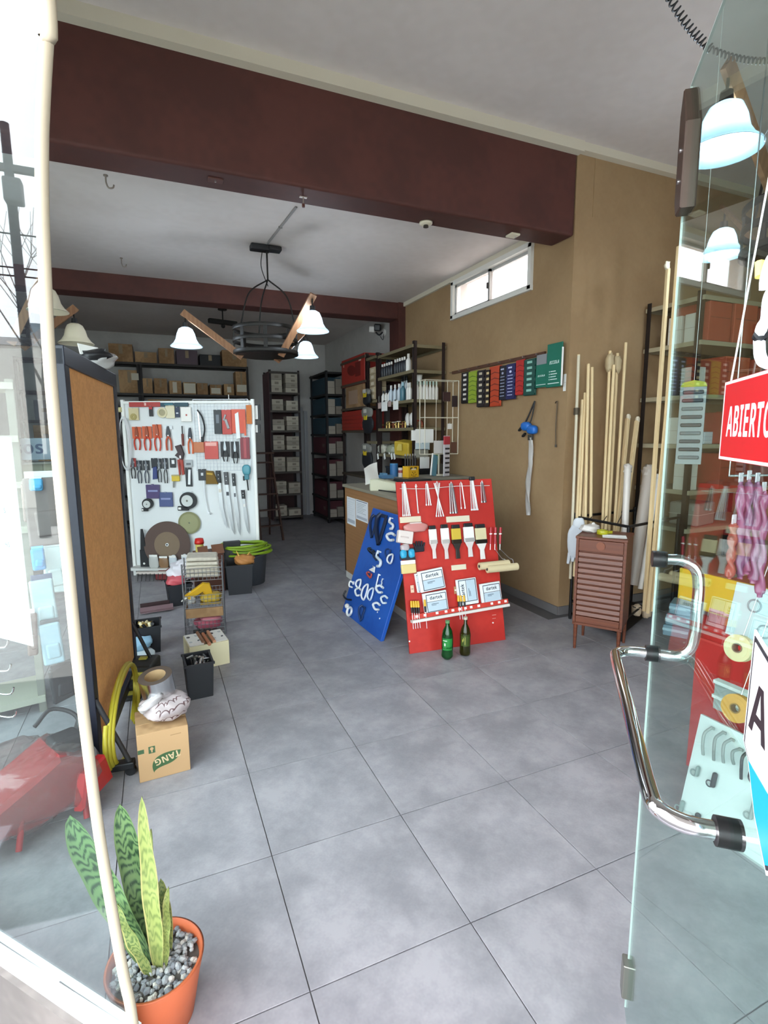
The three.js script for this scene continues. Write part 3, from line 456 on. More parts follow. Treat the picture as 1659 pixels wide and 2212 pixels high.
// open tapered bin: floor position, sizes at floor, flare, turn
function bin(name, label, p, w, h, d, ry, fill) {
  const t = thing(name, label, 'bin', p, ry), th = .006, fl = 1.16;
  const wall = (sx, sz) => { const a = sx ? d : w, g = ext([[-a / 2, 0], [a / 2, 0], [a / 2 * fl, h], [-a / 2 * fl, h]], th); if (sx) g.rotateY(Math.PI / 2); const o = (sx ? w : d) / 2, p = g.attributes.position; for (let i = 0; i < p.count; i++) { const k = o * (1 + (fl - 1) * p.getY(i) / h); if (sx) p.setX(i, p.getX(i) + sx * k); else p.setZ(i, p.getZ(i) + sz * k); } return g; };
  mesh('body', [wall(1, 0), wall(-1, 0), wall(0, 1), wall(0, -1), box(w, th, d, 0, th / 2, 0)], BIN, t);
  const W2 = w * fl, D2 = d * fl; mesh('rim', [box(W2 + .02, .014, .012, 0, h, D2 / 2), box(W2 + .02, .014, .012, 0, h, -D2 / 2), box(.012, .014, D2, W2 / 2, h, 0), box(.012, .014, D2, -W2 / 2, h, 0)], BIN, t);
  return t;
}
function fittings(n, label, cat, name, group, p, w, d, y, mats2, make) { for (let i = 0; i < n; i++) { const q = p.clone().add(V(rr(-w, w), y + rr(0, .05), rr(-d, d))), t = thing(name, label, cat, q, rr(0, 6), group); t.rotation.set(rr(-1.2, 1.2), rr(0, 6), rr(-1.2, 1.2)); make(t, mats2[i % mats2.length]); } }
const BRASS = M('#b59a5a', .35, .8), CREAMPL = M('#dccfa8', .5);
// black bin with tap parts (nearest)
{
  const p = V(.165, 0, -3.33); bin('parts_bin', 'tall black bin of metal tap parts in front of white box', p, .135, .22, .17, .05);
  fittings(14, 'loose metal tap part lying in the tall black bin', 'tap part', 'tap_part', 'tap parts in the tall black bin', p, .045, .055, .16, [STEEL, BLACK, M('#8e8d88', .4, .7)], (t, m) => { mesh('stem', rod([0, -.03, 0], [0, .03, 0], .008), m, t); mesh('head', rbox(.045, .014, .014, .004, 0, .032, 0), m, t); });
}
// white printed carton with hammers
{
  const p0 = onY(397, 1440), p1 = onY(480, 1440), t = thing('white_carton', 'open white printed carton holding wooden hammer handles', 'carton', [.25, 0, -3.8], .12), w = .26, h = .17, d = .24;
  const pm = print(512, 360, (x, W2, H2) => { x.fillStyle = '#e9e8e2'; x.fillRect(0, 0, W2, H2); x.fillStyle = '#2c2d33'; x.beginPath(); x.ellipse(105, 90, 66, 26, 0, 0, 7); x.fill(); x.fillStyle = '#8e979c'; x.fillRect(340, 60, 120, 16); x.fillRect(350, 88, 100, 12); x.fillStyle = '#b9bfc0'; x.beginPath(); x.ellipse(100, 250, 60, 22, 0, 0, 7); x.fill(); x.fillStyle = '#4a5057'; x.beginPath(); x.ellipse(400, 230, 50, 20, -.2, 0, 7); x.fill(); });
  mesh('side', [box(w, h, .005, 0, h / 2, d / 2), box(w, h, .005, 0, h / 2, -d / 2), box(.005, h, d, w / 2, h / 2, 0), box(.005, h, d, -w / 2, h / 2, 0), box(w, .005, d, 0, .003, 0)], M('#ddd3ae', .8), t);
  const fl = mesh('printed_flap', [mv(face(w * .36, d * .95), -w * .31, h + .006, 0, -Math.PI / 2, 0, 0), mv(face(w * .36, d * .95), w * .31, h + .006, 0, -Math.PI / 2, 0, 0)], pm, t); mesh('flap_board', [box(w * .36, .004, d * .95, -w * .31, h + .002, 0), box(w * .36, .004, d * .95, w * .31, h + .002, 0)], M('#e5e3da', .8), t);
  for (const [x, z, c] of [[-.035, -.02, '#8a6247'], [.0, .02, '#b77a5a'], [.035, -.01, '#c28a6a']]) { const q = thing('claw_hammer', 'hammer with reddish wooden handle lying in white carton', 'hammer', t.position.clone().add(V(x, h + .005, z)), .12, 'hammers in the white carton'); mesh('handle', mv(rod([0, 0, -.1], [0, 0, .12], .013), 0, .0, 0), M(c, .55), q); mesh('head', rbox(.05, .025, .025, .005, 0, .004, -.115), BLACK, q); }
}
// bin of brass valves and the goods beside the cork board
{
  const p = V(-.13, 0, -4.2); bin('valve_bin', 'black bin of cream and brass valves beside cork board', p, .15, .2, .18, .0);
  fittings(13, 'cream or brass valve lying in the black bin', 'valve', 'pipe_valve', 'valves in the black bin', p, .055, .06, .15, [CREAMPL, BRASS, BLACK], (t, m) => { mesh('body', rod([-.035, 0, 0], [.035, 0, 0], .013), m, t); mesh('lever', rbox(.05, .008, .012, .003, .01, .024, 0), m, t); });
  const q = thing('blue_glove_pack', 'pale blue packet lying against the black valve bin', 'packet', [-.2, .13, -3.98]); mesh('packet', mv(blob(.1, .035, .06, .1, 4, .7, 14), 0, 0, 0, .4, .2, 0), M('#8fb6cf', .4), q); mesh('packet_lower', mv(blob(.09, .02, .06, .1, 4, 1.7, 14), .02, -.06, .05, .3, .2, 0), M('#c9d2d6', .4), q);
  for (const [x, y, z, w, h, d, ry, label] of [[-.2, .11, -3.62, .26, .09, .2, -.3, 'black tool case with yellow latches, upper of two'], [-.26, .06, -3.45, .22, .08, .16, -.1, 'black tool case with yellow latches, lower of two']]) {
    const t = thing('tool_case', label, 'tool case', [x, y, z], ry); mesh('shell', rbox(w, h, d, .018), M('#242422', .5), t); mesh('latch', [rbox(.09, .022, .03, .006, .06, .0, d / 2 + .002), rbox(.07, .03, .035, .006, -.07, h / 2, .02), rbox(.05, .02, .04, .006, .04, h / 2, -.03)], M('#c4bb4a', .5), t); mesh('handle', tube([[-.05, 0, d / 2], [-.04, .0, d / 2 + .03], [.0, 0, d / 2 + .03], [.01, 0, d / 2]], .007), BLACK, t);
    if (y > .1) mesh('case_foot', rbox(w * .9, .07, d * .9, .01, 0, -.075, 0), M('#1d1d1c', .6), t); else mesh('case_foot', rbox(w * .9, .03, d * .9, .01, 0, -.045, 0), M('#1d1d1c', .6), t);
  }
}
// printed drinks carton upside down, clear bag and tape roll on it
{
  const t = thing('drinks_carton', 'brown cardboard carton with green leaf logo upside down', 'carton', [-.055, 0, -2.64], .06), w = .225, h = .235, d = .24;
  const pm = print(512, 540, (x, W2, H2) => {
    x.fillStyle = '#b8936a'; x.fillRect(0, 0, W2, H2); x.save(); x.translate(285, 330); x.rotate(Math.PI - .22); x.fillStyle = '#3c5a36'; x.beginPath(); x.moveTo(-150, 30); x.quadraticCurveTo(-110, -80, 30, -70); x.quadraticCurveTo(150, -60, 165, -100); x.quadraticCurveTo(180, 20, 90, 60); x.quadraticCurveTo(0, 90, -150, 30); x.fill();
    x.fillStyle = '#cfb38d'; x.font = 'bold 104px sans-serif'; x.textAlign = 'center'; x.textBaseline = 'middle'; x.scale(.95, 1); x.fillText('TANG', 0, 2); x.restore();
    x.fillStyle = '#3f5a3c'; x.fillRect(0, 165, 62, 48); x.fillRect(105, 150, 66, 80); x.fillStyle = '#b8936a'; x.beginPath(); x.arc(138, 178, 18, 0, 7); x.fill(); x.fillRect(131, 190, 14, 30); x.fillStyle = '#95744f'; x.fillRect(330, 70, 110, 8);
  }, .85);
  mesh('carton_body', rbox(w, h, d, .004, 0, h / 2, 0), CARTON, t); mesh('printed_side', face(w * .985, h * .985, 0, h / 2, d / 2 + .001), pm, t); mesh('tape_seam', box(w, .002, .05, 0, h + .0005, 0), M('#a98a64', .4), t);
  const bg = thing('clear_sand_bag', 'twisted clear plastic bag with handwriting on drinks carton', 'bag', [-.03, h, -2.66], .2);
  const bm = print(512, 256, (x, W2, H2) => { x.fillStyle = '#cdbfbf'; x.fillRect(0, 0, W2, H2); x.strokeStyle = '#6b5254'; x.lineWidth = 5; for (const [ax, ay] of [[150, 60], [170, 110], [130, 170]]) { x.beginPath(); x.moveTo(ax, ay); for (let i = 0; i < 6; i++) x.bezierCurveTo(ax + i * 26 + 8, ay - 26 - i * 3, ax + i * 26 + 24, ay - 22 + (i % 3) * 9, ax + i * 26 + 18 + (i % 2) * 10, ay + 8 - i * 4); x.stroke(); } }, .25, { transmission: .25, thickness: 0 });
  const g = blob(.112, .05, .1, .07, 5, .9, 26); mesh('bag', mv(g, 0, .055, 0, 0, -1.2, 0), bm, bg); mesh('bag_neck', [mv(blob(.06, .02, .03, .2, 6, 3, 10), -.07, .1, .03, 0, 0, .5)], M('#d6cfcf', .25, 0, { transmission: .4, thickness: 0 }), bg);
  const r = thing('foil_tape_roll', 'wide roll of silver foil tape with brown core', 'tape', [-.055, h + .105, -2.70]); r.rotation.set(.16, 0, .12);
  mesh('tape_side', [lathe([[.049, 0], [.078, 0]], 40), lathe([[.078, .1], [.049, .1]], 40)], M('#4d4139', .6), r); mesh('foil', lathe([[.078, 0], [.078, .1]], 44), M('#d3d4d6', .22, 1), r); mesh('core', lathe([[.049, .1], [.049, 0]], 36), M('#a98c66', .85), r);
}
// three tier wire basket tower
{
  const t = thing('basket_tower', 'three tier wire basket stand beside the tool board', 'basket stand', [.3, 0, -4.42], -.12), w = .3, d = .24, tiers = [.03, .24, .46], CH = M('#8c8d90', .35, .8);
  for (const [x, z] of [[-1, 1], [1, 1], [-1, -1], [1, -1]]) mesh('upright', rod([x * w / 2, 0, z * d / 2], [x * w / 2, .6, z * d / 2], .006), CH, t);
  tiers.forEach((y, k) => {
    const g = [], hh = .1; for (const z of [-1, 1]) { for (let i = 0; i <= 10; i++) g.push(rod([-w / 2 + i * w / 10, y, z * d / 2], [-w / 2 + i * w / 10, y + hh, z * d / 2 * 1.06], .002, .002, 5)); for (let i = 0; i <= 3; i++) g.push(rod([-w / 2, y + i * hh / 3, z * d / 2 * (1 + .02 * i)], [w / 2, y + i * hh / 3, z * d / 2 * (1 + .02 * i)], .0025, .0025, 5)); }
    for (const x of [-1, 1]) for (let i = 0; i <= 3; i++) g.push(rod([x * w / 2, y + i * hh / 3, -d / 2], [x * w / 2, y + i * hh / 3, d / 2], .0025, .0025, 5)); for (let i = 0; i <= 8; i++) g.push(rod([-w / 2 + i * w / 8, y, -d / 2], [-w / 2 + i * w / 8, y, d / 2], .002, .002, 5));
    mesh('basket', g, CH, t);
  });
  const P = (x, y, z) => V(x, y, z).applyAxisAngle(V(0, 1, 0), -.12).add(t.position);
  const cl = thing('folded_cloths', 'stack of folded cream cloths in top wire basket', 'cloth', P(0, .47, 0), -.12); const CLM = texMat(noiseTex(128, [[10, 1], [60, .6]], [196, 188, 172], [222, 214, 198], 81), .9);
  for (let i = 0; i < 5; i++) mesh('cloth', sheetSlab(.26 - i * .006, .03, .2, i), CLM, cl).position.y = i * .034 + .016;
  const yb = thing('yellow_spool_pack', 'yellow bundle of ties in the middle wire basket', 'packet', P(.05, .255, 0), -.12); mesh('pack', mv(blob(.085, .04, .08, .06, 6, 2.2, 16), 0, .03, 0), M('#c9a93c', .55), yb); mesh('band', box(.16, .01, .15, 0, -.005, 0), M('#a98a33', .6), yb);
  const gg = thing('yellow_glue_gun', 'yellow hot glue gun lying on middle wire basket', 'glue gun', P(-.02, .36, .03), .2); mesh('body', ext([[-.12, -.03], [-.03, .02], [.02, .05], [.06, .04], [.08, -.04], [.04, -.05], [.01, -.01], [-.1, -.06]], .04, .008), M('#d8a81d', .4), gg); mesh('nozzle', rod([-.11, -.045, 0], [-.16, -.07, 0], .014, .006), M('#b9b9b4', .4, .4), gg);
  const cp = thing('clear_parts_bag', 'small clear bag beside glue gun in middle basket', 'bag', P(-.1, .29, .05)); mesh('bag', blob(.035, .04, .03, .12, 5, 1.1, 12), M('#b5b1ac', .3), cp); mesh('bag_neck', cyl(.01, .02, .03, 8, 0, .055, 0), M('#c9c6c2', .3), cp);
  const bx = thing('kraft_tray', 'brown cardboard tray under middle basket of stand', 'tray', P(0, .19, .0), -.12); mesh('tray', [box(.28, .07, .004, 0, .0, .11), box(.28, .004, .22, 0, -.035, 0), box(.004, .07, .22, .14, 0, 0), box(.004, .07, .22, -.14, 0, 0)], CARTON2, bx); mesh('lip', box(.28, .012, .01, 0, .035, .112), CARTON2, bx);
  const pk = thing('pink_bag', 'pink plastic packed bags in the bottom wire basket', 'bag', P(.02, .05, .02), -.12); mesh('bag', mv(blob(.11, .045, .09, .06, 6, 4.2, 18), 0, .03, 0), M('#b5596c', .35), pk); mesh('label_face', mv(blob(.08, .025, .07, .06, 6, 5.2, 14), .02, .07, .01), M('#c97a86', .4), pk);
}
function sheetSlab(w, h, d, sd) { const g = norm(new RoundedBoxGeometry(w, h, d, 5, h * .48)), p = g.attributes.position; for (let i = 0; i < p.count; i++) { const x = p.getX(i), z = p.getZ(i); p.setY(i, p.getY(i) + .012 * Math.cos(x * 12 + .4) + .004 * Math.sin(z * 20 + sd)); } g.computeVertexNormals(); return g; }
// bins, rake, hose and boxes at the foot of the tool board
{
  const p = V(.13, 0, -5.3); bin('bag_bin', 'black bin topped with white and pink plastic bags', p, .18, .2, .2, .1);
  const b = thing('plastic_bags', 'crumpled white and pink plastic bags in black bin', 'bag', p.clone().add(V(.01, .26, 0))); mesh('white_bag', mv(blob(.12, .09, .1, .18, 5, .4, 18), .03, .06, 0), M('#d9d5da', .4), b); mesh('red_bag', mv(blob(.09, .05, .08, .15, 5, 2.4, 14), -.02, -.02, .05), M('#c4545c', .4), b);
  for (const [dz, c, label] of [[0, '#3a2527', 'dark red angle iron on floor, rear of two'], [.13, '#7a6064', 'dull red angle iron on floor, front of two']]) { const t = thing('angle_iron', label, 'angle iron', [-.07, .02, -5.2 + dz], .1); mesh('flange', [box(.28, .005, .05, 0, 0, 0)], M(c, .6), t); mesh('web', [box(.28, .04, .005, 0, .02, -.024)], M(c, .6), t); }
  const rk = thing('garden_rake', 'garden rake head with black tines at board foot', 'rake', [.02, .09, -6.2], -.4); mesh('head', rbox(.62, .03, .03, .006), M('#c9bdb4', .5), rk); const tn = []; for (let i = 0; i < 14; i++) tn.push(rod([-.29 + i * .0446, 0, .01], [-.29 + i * .0446, -.085, .04], .005, .003, 6)); mesh('tine', tn, M('#3d3a39', .5, .5), rk); mesh('socket', rod([0, 0, -.01], [.05, .05, -.1], .014), M('#7e2f2c', .5), rk);
  const rb = thing('red_toolbox', 'long red case lying under the tool board ledge', 'case', [.17, .05, -6.2], -.42); mesh('case', rbox(.5, .09, .12, .012), M('#7e2a2c', .5), rb); mesh('case_latch', rbox(.05, .03, .01, .003, .1, .02, .062), M('#a94a45', .5), rb);
  const q = V(.72, 0, -5.45); bin('orange_bin', 'black bin with orange net bag beside wire baskets', q, .22, .3, .24, -.1);
  const ob = thing('orange_net_bag', 'orange and yellow netted bag poking out of black bin', 'bag', q.clone().add(V(.06, .31, .02))); mesh('bag', mv(blob(.1, .05, .09, .14, 6, 2, 16), 0, .02, 0), M('#b5793f', .6), ob); mesh('tuft', [rod([-.05, .05, 0], [-.08, .12, .0], .012, .004), rod([.02, .05, 0], [.05, .1, .02], .012, .004)], M('#c9a04a', .6), ob);
  const bl = thing('black_liner_box', 'tall black box standing behind the orange net bag', 'box', q.clone().add(V(-.04, .0, -.16))); mesh('box', rbox(.17, .5, .06, .006, 0, .25, 0), M('#101114', .5), bl); mesh('label', box(.05, .08, .002, 0, .4, .031), M('#2c2d31', .5), bl);
  const hz = thing('green_hose', 'coil of lime green garden hose beside tool board', 'hose', [.84, .4, -5.7], 0); const pts = []; for (let k = 0; k <= 110; k++) { const a = k / 20 * Math.PI * 2, R = .2 + .03 * Math.sin(k * .37); pts.push(V(Math.cos(a) * R * 1.15, -.05 + .018 * (k / 20) + .014 * Math.sin(k * .5), Math.sin(a) * R * .95)); } mesh('hose', tube(pts, .013, 320, false, 7), M('#7d9a1e', .45), hz); mesh('hose_end', rod(pts[110], pts[110].clone().add(V(.03, .01, .02)), .016), BRASS, hz);
  const st = thing('storage_tub', 'grey tub on floor carrying the green hose coil', 'tub', [.86, 0, -5.75]); mesh('tub', [lathe([[0, 0], [.17, 0], [.2, .32], [.19, .32], [.165, .01], [0, .01]], 28)], M('#3c3f45', .6), st); mesh('tub_rim', tor(.2, .008, 32, 0, .32, 0, Math.PI / 2), M('#4a4d53', .6), st);
  const bb = thing('brown_pot_box', 'brown open box behind the folded cloths basket', 'box', [.44, 0, -5.6], .2); mesh('box', rbox(.26, .42, .2, .006, 0, .21, 0), M('#5a3325', .7), bb); mesh('flap', [box(.12, .1, .004, .07, .45, .1, -.5), box(.1, .09, .004, -.08, .45, .1, -.4)], M('#6e4630', .7), bb);
  const rd = thing('red_cap_bottle', 'red capped bottle standing on brown box behind cloths', 'bottle', [.36, .422, -5.6]); mesh('bottle', cyl(.04, .04, .08, 16, 0, .04, 0), M('#d7c46a', .4), rd); mesh('cap', lathe([[0, .14], [.04, .135], [.047, .1], [.047, .08], [0, .08]], 18), M('#c42319', .35), rd);
}
// potted snake plant
{
  const p = V(-.085, 0, -1.405), t = thing('snake_plant', 'snake plant with banded green leaves in orange pot of gravel', 'potted plant', p), PR = .127, PH = .18;
  mesh('pot', lathe([[0, 0], [PR * .72, 0], [PR * .9, PH * .7], [PR, PH], [PR * .93, PH + .002], [PR * .9, PH - .02], [PR * .85, PH * .75], [0, PH * .75]], 56), M('#c0633d', .55), t);
  mesh('soil', cyl(PR * .88, PR * .86, .01, 40, 0, PH - .034, 0), M('#5a544f', .95), t);
  const gm = ['#8d9092', '#a5a6a5', '#74777b', '#b7b3ab'].map((h) => M(h, .85));
  const base = [0, 1, 2].map((i) => { const g = new THREE.IcosahedronGeometry(.0105, 0), q = g.attributes.position; const f = [rr(.7, 1.2), rr(.5, .8), rr(.7, 1.2)]; for (let k = 0; k < q.count; k++) q.setXYZ(k, q.getX(k) * f[0], q.getY(k) * f[1], q.getZ(k) * f[2]); return norm(g); });
  for (let i = 0; i < 280; i++) { const a = rr(0, 6.283), r = Math.sqrt(rnd()) * PR * .83, m = new THREE.Mesh(base[i % 3], gm[Math.floor(rnd() * 4)]); m.name = 'pebble'; m.position.set(Math.cos(a) * r, PH - .022 + rr(-.006, .008), Math.sin(a) * r); m.rotation.set(rr(0, 6), rr(0, 6), rr(0, 6)); const s = rr(.65, 1.25); m.scale.setScalar(s); t.add(m); }
  const leafMat = (c0, c1, edge, sd, band) => { const n = 256, wd = 64, d = new Uint8Array(n * wd * 4), nz = vnoise(256, 14, sd), nf = vnoise(256, 40, sd + 3);
    for (let y = 0; y < n; y++) for (let x = 0; x < wd; x++) { const u = x / wd * 2 - 1, w = nz[y * 256 + (x * 2) % 256], w2 = nf[y * 256 + (x * 4) % 256]; let s = Math.sin(y * .42 * band + w * 9 + Math.abs(u) * 2.2) * .5 + .5; s = Math.pow(s, 2) * (w2 > .28 ? 1 : .3); const e = Math.abs(u) > .9 ? 1 : 0, k = (y * wd + x) * 4; for (let c = 0; c < 3; c++) d[k + c] = e ? edge[c] : c0[c] + (c1[c] - c0[c]) * s; d[k + 3] = 255; }
    const tx = new THREE.DataTexture(d, wd, n); tx.magFilter = THREE.LinearFilter; tx.colorSpace = THREE.SRGBColorSpace; tx.needsUpdate = true; return new THREE.MeshPhysicalMaterial({ map: tx, roughness: .45, side: THREE.DoubleSide }); };
  const DARK = leafMat([106, 134, 84], [40, 66, 42], [104, 128, 80], 5, 1), LIGHT = leafMat([150, 160, 92], [112, 128, 70], [180, 172, 110], 8, .8), MID = leafMat([132, 140, 82], [80, 98, 54], [172, 162, 100], 12, .9);
  // root x/z, tip (pixel) and width of each blade
  const leaf = (mat, rx, rz, u, v, dz, wid, twist, bend, taper) => {
    const tip = onZ(u, v, p.z + dz).sub(p), root = V(rx, PH - .03, rz), side = V(Math.cos(twist), 0, Math.sin(twist)), nrm = V(-Math.sin(twist), 0, Math.cos(twist)), mid = root.clone().lerp(tip, .5).addScaledVector(nrm, bend).add(V(bend * .5, 0, 0));
    const at = (s) => root.clone().multiplyScalar((1 - s) * (1 - s)).addScaledVector(mid, 2 * s * (1 - s)).addScaledVector(tip, s * s);
    const prof = (s) => wid * (s < taper ? .5 + .5 * Math.sin(s / taper * Math.PI / 2) : Math.pow(Math.max(0, 1 - Math.pow((s - taper) / (1 - taper), 2.2)), .6));
    const g1 = sheet((a, b) => { const c = at(b), h = prof(b) * (a - .5), cup = Math.pow((a - .5) * 2, 2) * prof(b) * .16; return c.addScaledVector(side, h).addScaledVector(nrm, cup + .003 * Math.sin(b * 17 + a)).toArray(); }, 8, 26);
    const g2 = sheet((a, b) => { const c = at(b), h = prof(b) * (a - .5), cup = Math.pow((a - .5) * 2, 2) * prof(b) * .16; return c.addScaledVector(side, h).addScaledVector(nrm, cup - .0035 * (1 - Math.pow((a - .5) * 2, 2)) + .003 * Math.sin(b * 17 + a)).toArray(); }, 8, 26);
    mesh('leaf', [g1, g2], mat, t);
  };
  leaf(DARK, -.02, -.02, 150, 1762, -.03, .082, .25, .01, .62); leaf(DARK, -.005, -.035, 258, 1738, -.06, .066, .1, .0, .6);
  leaf(LIGHT, .008, .01, 305, 1722, .0, .045, .35, .012, .35); leaf(LIGHT, .02, -.01, 323, 1793, -.02, .03, .9, .0, .5); leaf(MID, .03, -.03, 347, 1900, -.05, .042, .0, .0, .45); leaf(LIGHT, .024, .01, 362, 1918, .0, .026, .6, .006, .45); leaf(MID, -.012, .02, 252, 1955, .01, .04, .5, .006, .4);
}

// ================= MIDDLE: counter, red board, blue board =================
const k8 = crop(720, 980, .24714);
const COUNTERWOOD = texMat(woodTex([148, 106, 68], [166, 122, 82], 51, 'x'), .5);
const CX = 1.9, CZ0 = -5.53, CZ1 = -3.62, CH = 1.04;
{
  const t = thing('shop_counter', 'long tan wooden shop counter behind red and blue boards', 'counter', [CX, 0, CZ0]);
  const L = CZ1 - CZ0, D = .62;
  mesh('front_panel', box(.03, CH - .09, L, .015, (CH + .07) / 2, L / 2), COUNTERWOOD, t); mesh('end_panel', box(D, CH - .09, .03, D / 2, (CH + .07) / 2, L - .015), COUNTERWOOD, t); mesh('end_panel', box(D, CH - .09, .03, D / 2, (CH + .07) / 2, .015), COUNTERWOOD, t);
  mesh('countertop', rbox(D + .03, .03, L + .03, .004, D / 2, CH, L / 2), M('#8d8676', .45), t); mesh('kickboard', box(.02, .09, L, .02, .045, L / 2), M('#cfcdc8', .6), t); mesh('shelf', box(D - .06, .02, L - .06, D / 2 + .02, .55, L / 2), COUNTERWOOD, t);
  const CF = new PF(V(CX, 0, CZ0), V(0, 0, 1), V(-1, 0, 0)); CF.ex = V(0, 0, 1); const W2 = (K, a, b, c, d, label, lines) => { const pts = [k8(a, b), k8(c, d)].map(([u, v]) => onX(u, v, CX - .004)); const w = Math.abs(pts[1].z - pts[0].z), h = Math.abs(pts[1].y - pts[0].y), s = thing('paper_notice', label, 'notice', [CX - .003, (pts[0].y + pts[1].y) / 2, (pts[0].z + pts[1].z) / 2], -Math.PI / 2);
    mesh('sheet', box(w, h, .002), PAPER, s); mesh('printed_face', face(w * .98, h * .98, 0, 0, .0016), print(160, 256, (x, A2, B2) => { x.fillStyle = '#dfe2e6'; x.fillRect(0, 0, A2, B2); x.fillStyle = lines; x.fillRect(8, 8, A2 - 16, 8); for (let i = 0; i < 7; i++) x.fillRect(16, 40 + i * 20, A2 - 40 - (i % 3) * 20, 3); x.fillStyle = '#aeb3bd'; x.fillRect(10, 205, A2 - 20, 34); }, .8), s); };
  W2(0, 118, 372, 195, 640, 'narrow paper strip on counter front beside framed notice', '#c9ced4'); W2(0, 196, 395, 303, 612, 'printed notice sheet with dark border on counter front', '#3b4154');
}
// goods on the counter top
{
  const rt = thing('counter_return', 'raised grey topped counter wing behind the red board', 'counter', [2.57, 0, -5.42]); mesh('top', rbox(.6, .03, .46, .004, .3, 1.12, .23), M('#7d776a', .5), rt); mesh('front_panel', box(.6, 1.1, .03, .3, .55, .44), COUNTERWOOD, rt); mesh('rear_panel', box(.6, 1.1, .03, .3, .55, .02), COUNTERWOOD, rt);
  const rs = thing('counter_riser', 'low grey box riser on far end of counter', 'riser', [2.36, CH + .016, -5.2]); mesh('body', rbox(.38, .07, .46, .004, 0, .035, 0), M('#5d5a52', .6), rs); mesh('top', box(.39, .01, .47, 0, .075, 0), M('#7d776a', .5), rs);
  const yr = 1.136, onR = (u, z = -5.2) => onZ(u, 1038, z).setY(yr);
  const y = CH + .016, t = thing('card_terminal', 'cream desk machine with paper sheet on counter end', 'machine', [2.09, y, -4.78], -.35); mesh('base', ext([[-.16, 0], [.16, 0], [.16, .04], [-.1, .1], [-.16, .1]], .22, .008), M('#cfcfb4', .5), t); mesh('keys', [mv(box(.14, .006, .14), .06, .075, 0, 0, 0, -.22)], M('#b9b69c', .6), t); mesh('paper_sheet', mv(sheet((a, b) => [(a - .5) * .2, b * .17, .02 * Math.sin(a * 4 + b * 2)], 8, 8), -.14, .08, .03, .1, .7, .2), PAPER, t);
  const c = thing('cable_bundle', 'dark cable trailing along counter top edge', 'cable', [1.97, y, -4.2]); mesh('cable', tube([[.0, .006, -.5], [.05, .008, -.2], [.0, .006, 0], [.08, .006, .25], [.02, .006, .5]], .006, 40), BLACK, c); mesh('plug', rbox(.04, .02, .06, .006, .02, .01, .52), BLACK, c);
  const k = thing('dark_till', 'dark low till lying behind the cream machine', 'till', [2.36, y, -4.75], .1); mesh('body', rbox(.3, .1, .28, .02, 0, .05, 0), M('#1d1f24', .45), k); mesh('screen', box(.14, .004, .08, -.05, .102, 0), M('#343a44', .2), k);
  const cans = thing('blue_tin', 'blue tin standing on counter beside yellow display', 'tin', onR(851, -5.3)); mesh('tin', cyl(.045, .045, .13, 24, 0, .065, 0), M('#2f6799', .4), cans); mesh('lid', cyl(.046, .046, .012, 24, 0, .136, 0), M('#3d7fae', .35), cans);
  const bl = thing('blue_tray', 'low blue tray of small packs on counter', 'tray', onR(834, -5.1)); mesh('tray', rbox(.13, .035, .12, .006, 0, .018, 0), M('#4a7396', .5), bl); mesh('pack', [rbox(.05, .025, .1, .004, -.03, .045, 0)], M('#5e8bab', .5), bl);
  const rc = thing('red_white_tin', 'small red and white tin between blue tin and yellow display', 'tin', onR(866, -5.2)); mesh('tin', cyl(.03, .03, .1, 18, 0, .05, 0), M('#c9bdb8', .4), rc); mesh('band', cyl(.0305, .0305, .03, 18, 0, .06, 0), M('#8d3b35', .4), rc);
  const yp = onR(887, -5.12), yd = thing('yellow_counter_display', 'yellow cardboard display box with black dots on counter', 'display box', yp, .35); mesh('box', rbox(.16, .12, .09, .004, 0, .06, 0), M('#dba81f', .55), yd);
  mesh('printed_front', face(.158, .118, 0, .06, .0465), print(128, 96, (x, a, b) => { x.fillStyle = '#dcab20'; x.fillRect(0, 0, a, b); x.fillStyle = '#2a2219'; for (const [px, py] of [[50, 52], [80, 52], [64, 66], [40, 74], [92, 74], [58, 84], [78, 86]]) { x.beginPath(); x.arc(px, py, 5, 0, 7); x.fill(); } x.fillRect(20, 8, 30, 18); x.fillRect(70, 8, 34, 20); x.fillStyle = '#e8d9b8'; x.fillRect(34, 18, 60, 14); }), yd);
  for (let i = 0; i < 5; i++) { const b = thing('pen_tube', 'slim black tube standing in yellow counter display', 'tube', yp.clone().add(V(-.06 + i * .03, .1, -.01)), .35, 'tubes in the yellow display'); mesh('tube', cyl(.008, .008, .13, 10, 0, .065, 0), M('#2a2624', .4), b); mesh('cap', cyl(.006, .008, .02, 10, 0, .14, 0), M('#8a8783', .4), b); }
  const gp = onR(936, -5.15), gl = thing('glove_display', 'tilted blue and white card stand on counter', 'display card', gp, .5); mesh('card', mv(rbox(.1, .24, .01, .003, 0, .12, 0), 0, 0, 0, -.1, 0, -.3), M('#5f93a4', .5), gl); mesh('edge', mv(box(.012, .25, .014, -.052, .12, 0), 0, 0, 0, -.1, 0, -.3), PAPER, gl);
  const lp = onR(964, -5.1), ld = thing('lighter_strip', 'red topped white card strip of black lighters on counter', 'display card', lp, .4); mesh('card', rbox(.105, .44, .01, .003, 0, .22, 0), M('#cfcbd2', .5), ld); mesh('header', rbox(.107, .09, .012, .003, 0, .39, .001), M('#b83a45', .5), ld); for (let i = 0; i < 6; i++) mesh('lighter', rbox(.07, .02, .014, .005, .0, .3 - i * .052, .01), M('#23222a', .4), ld);
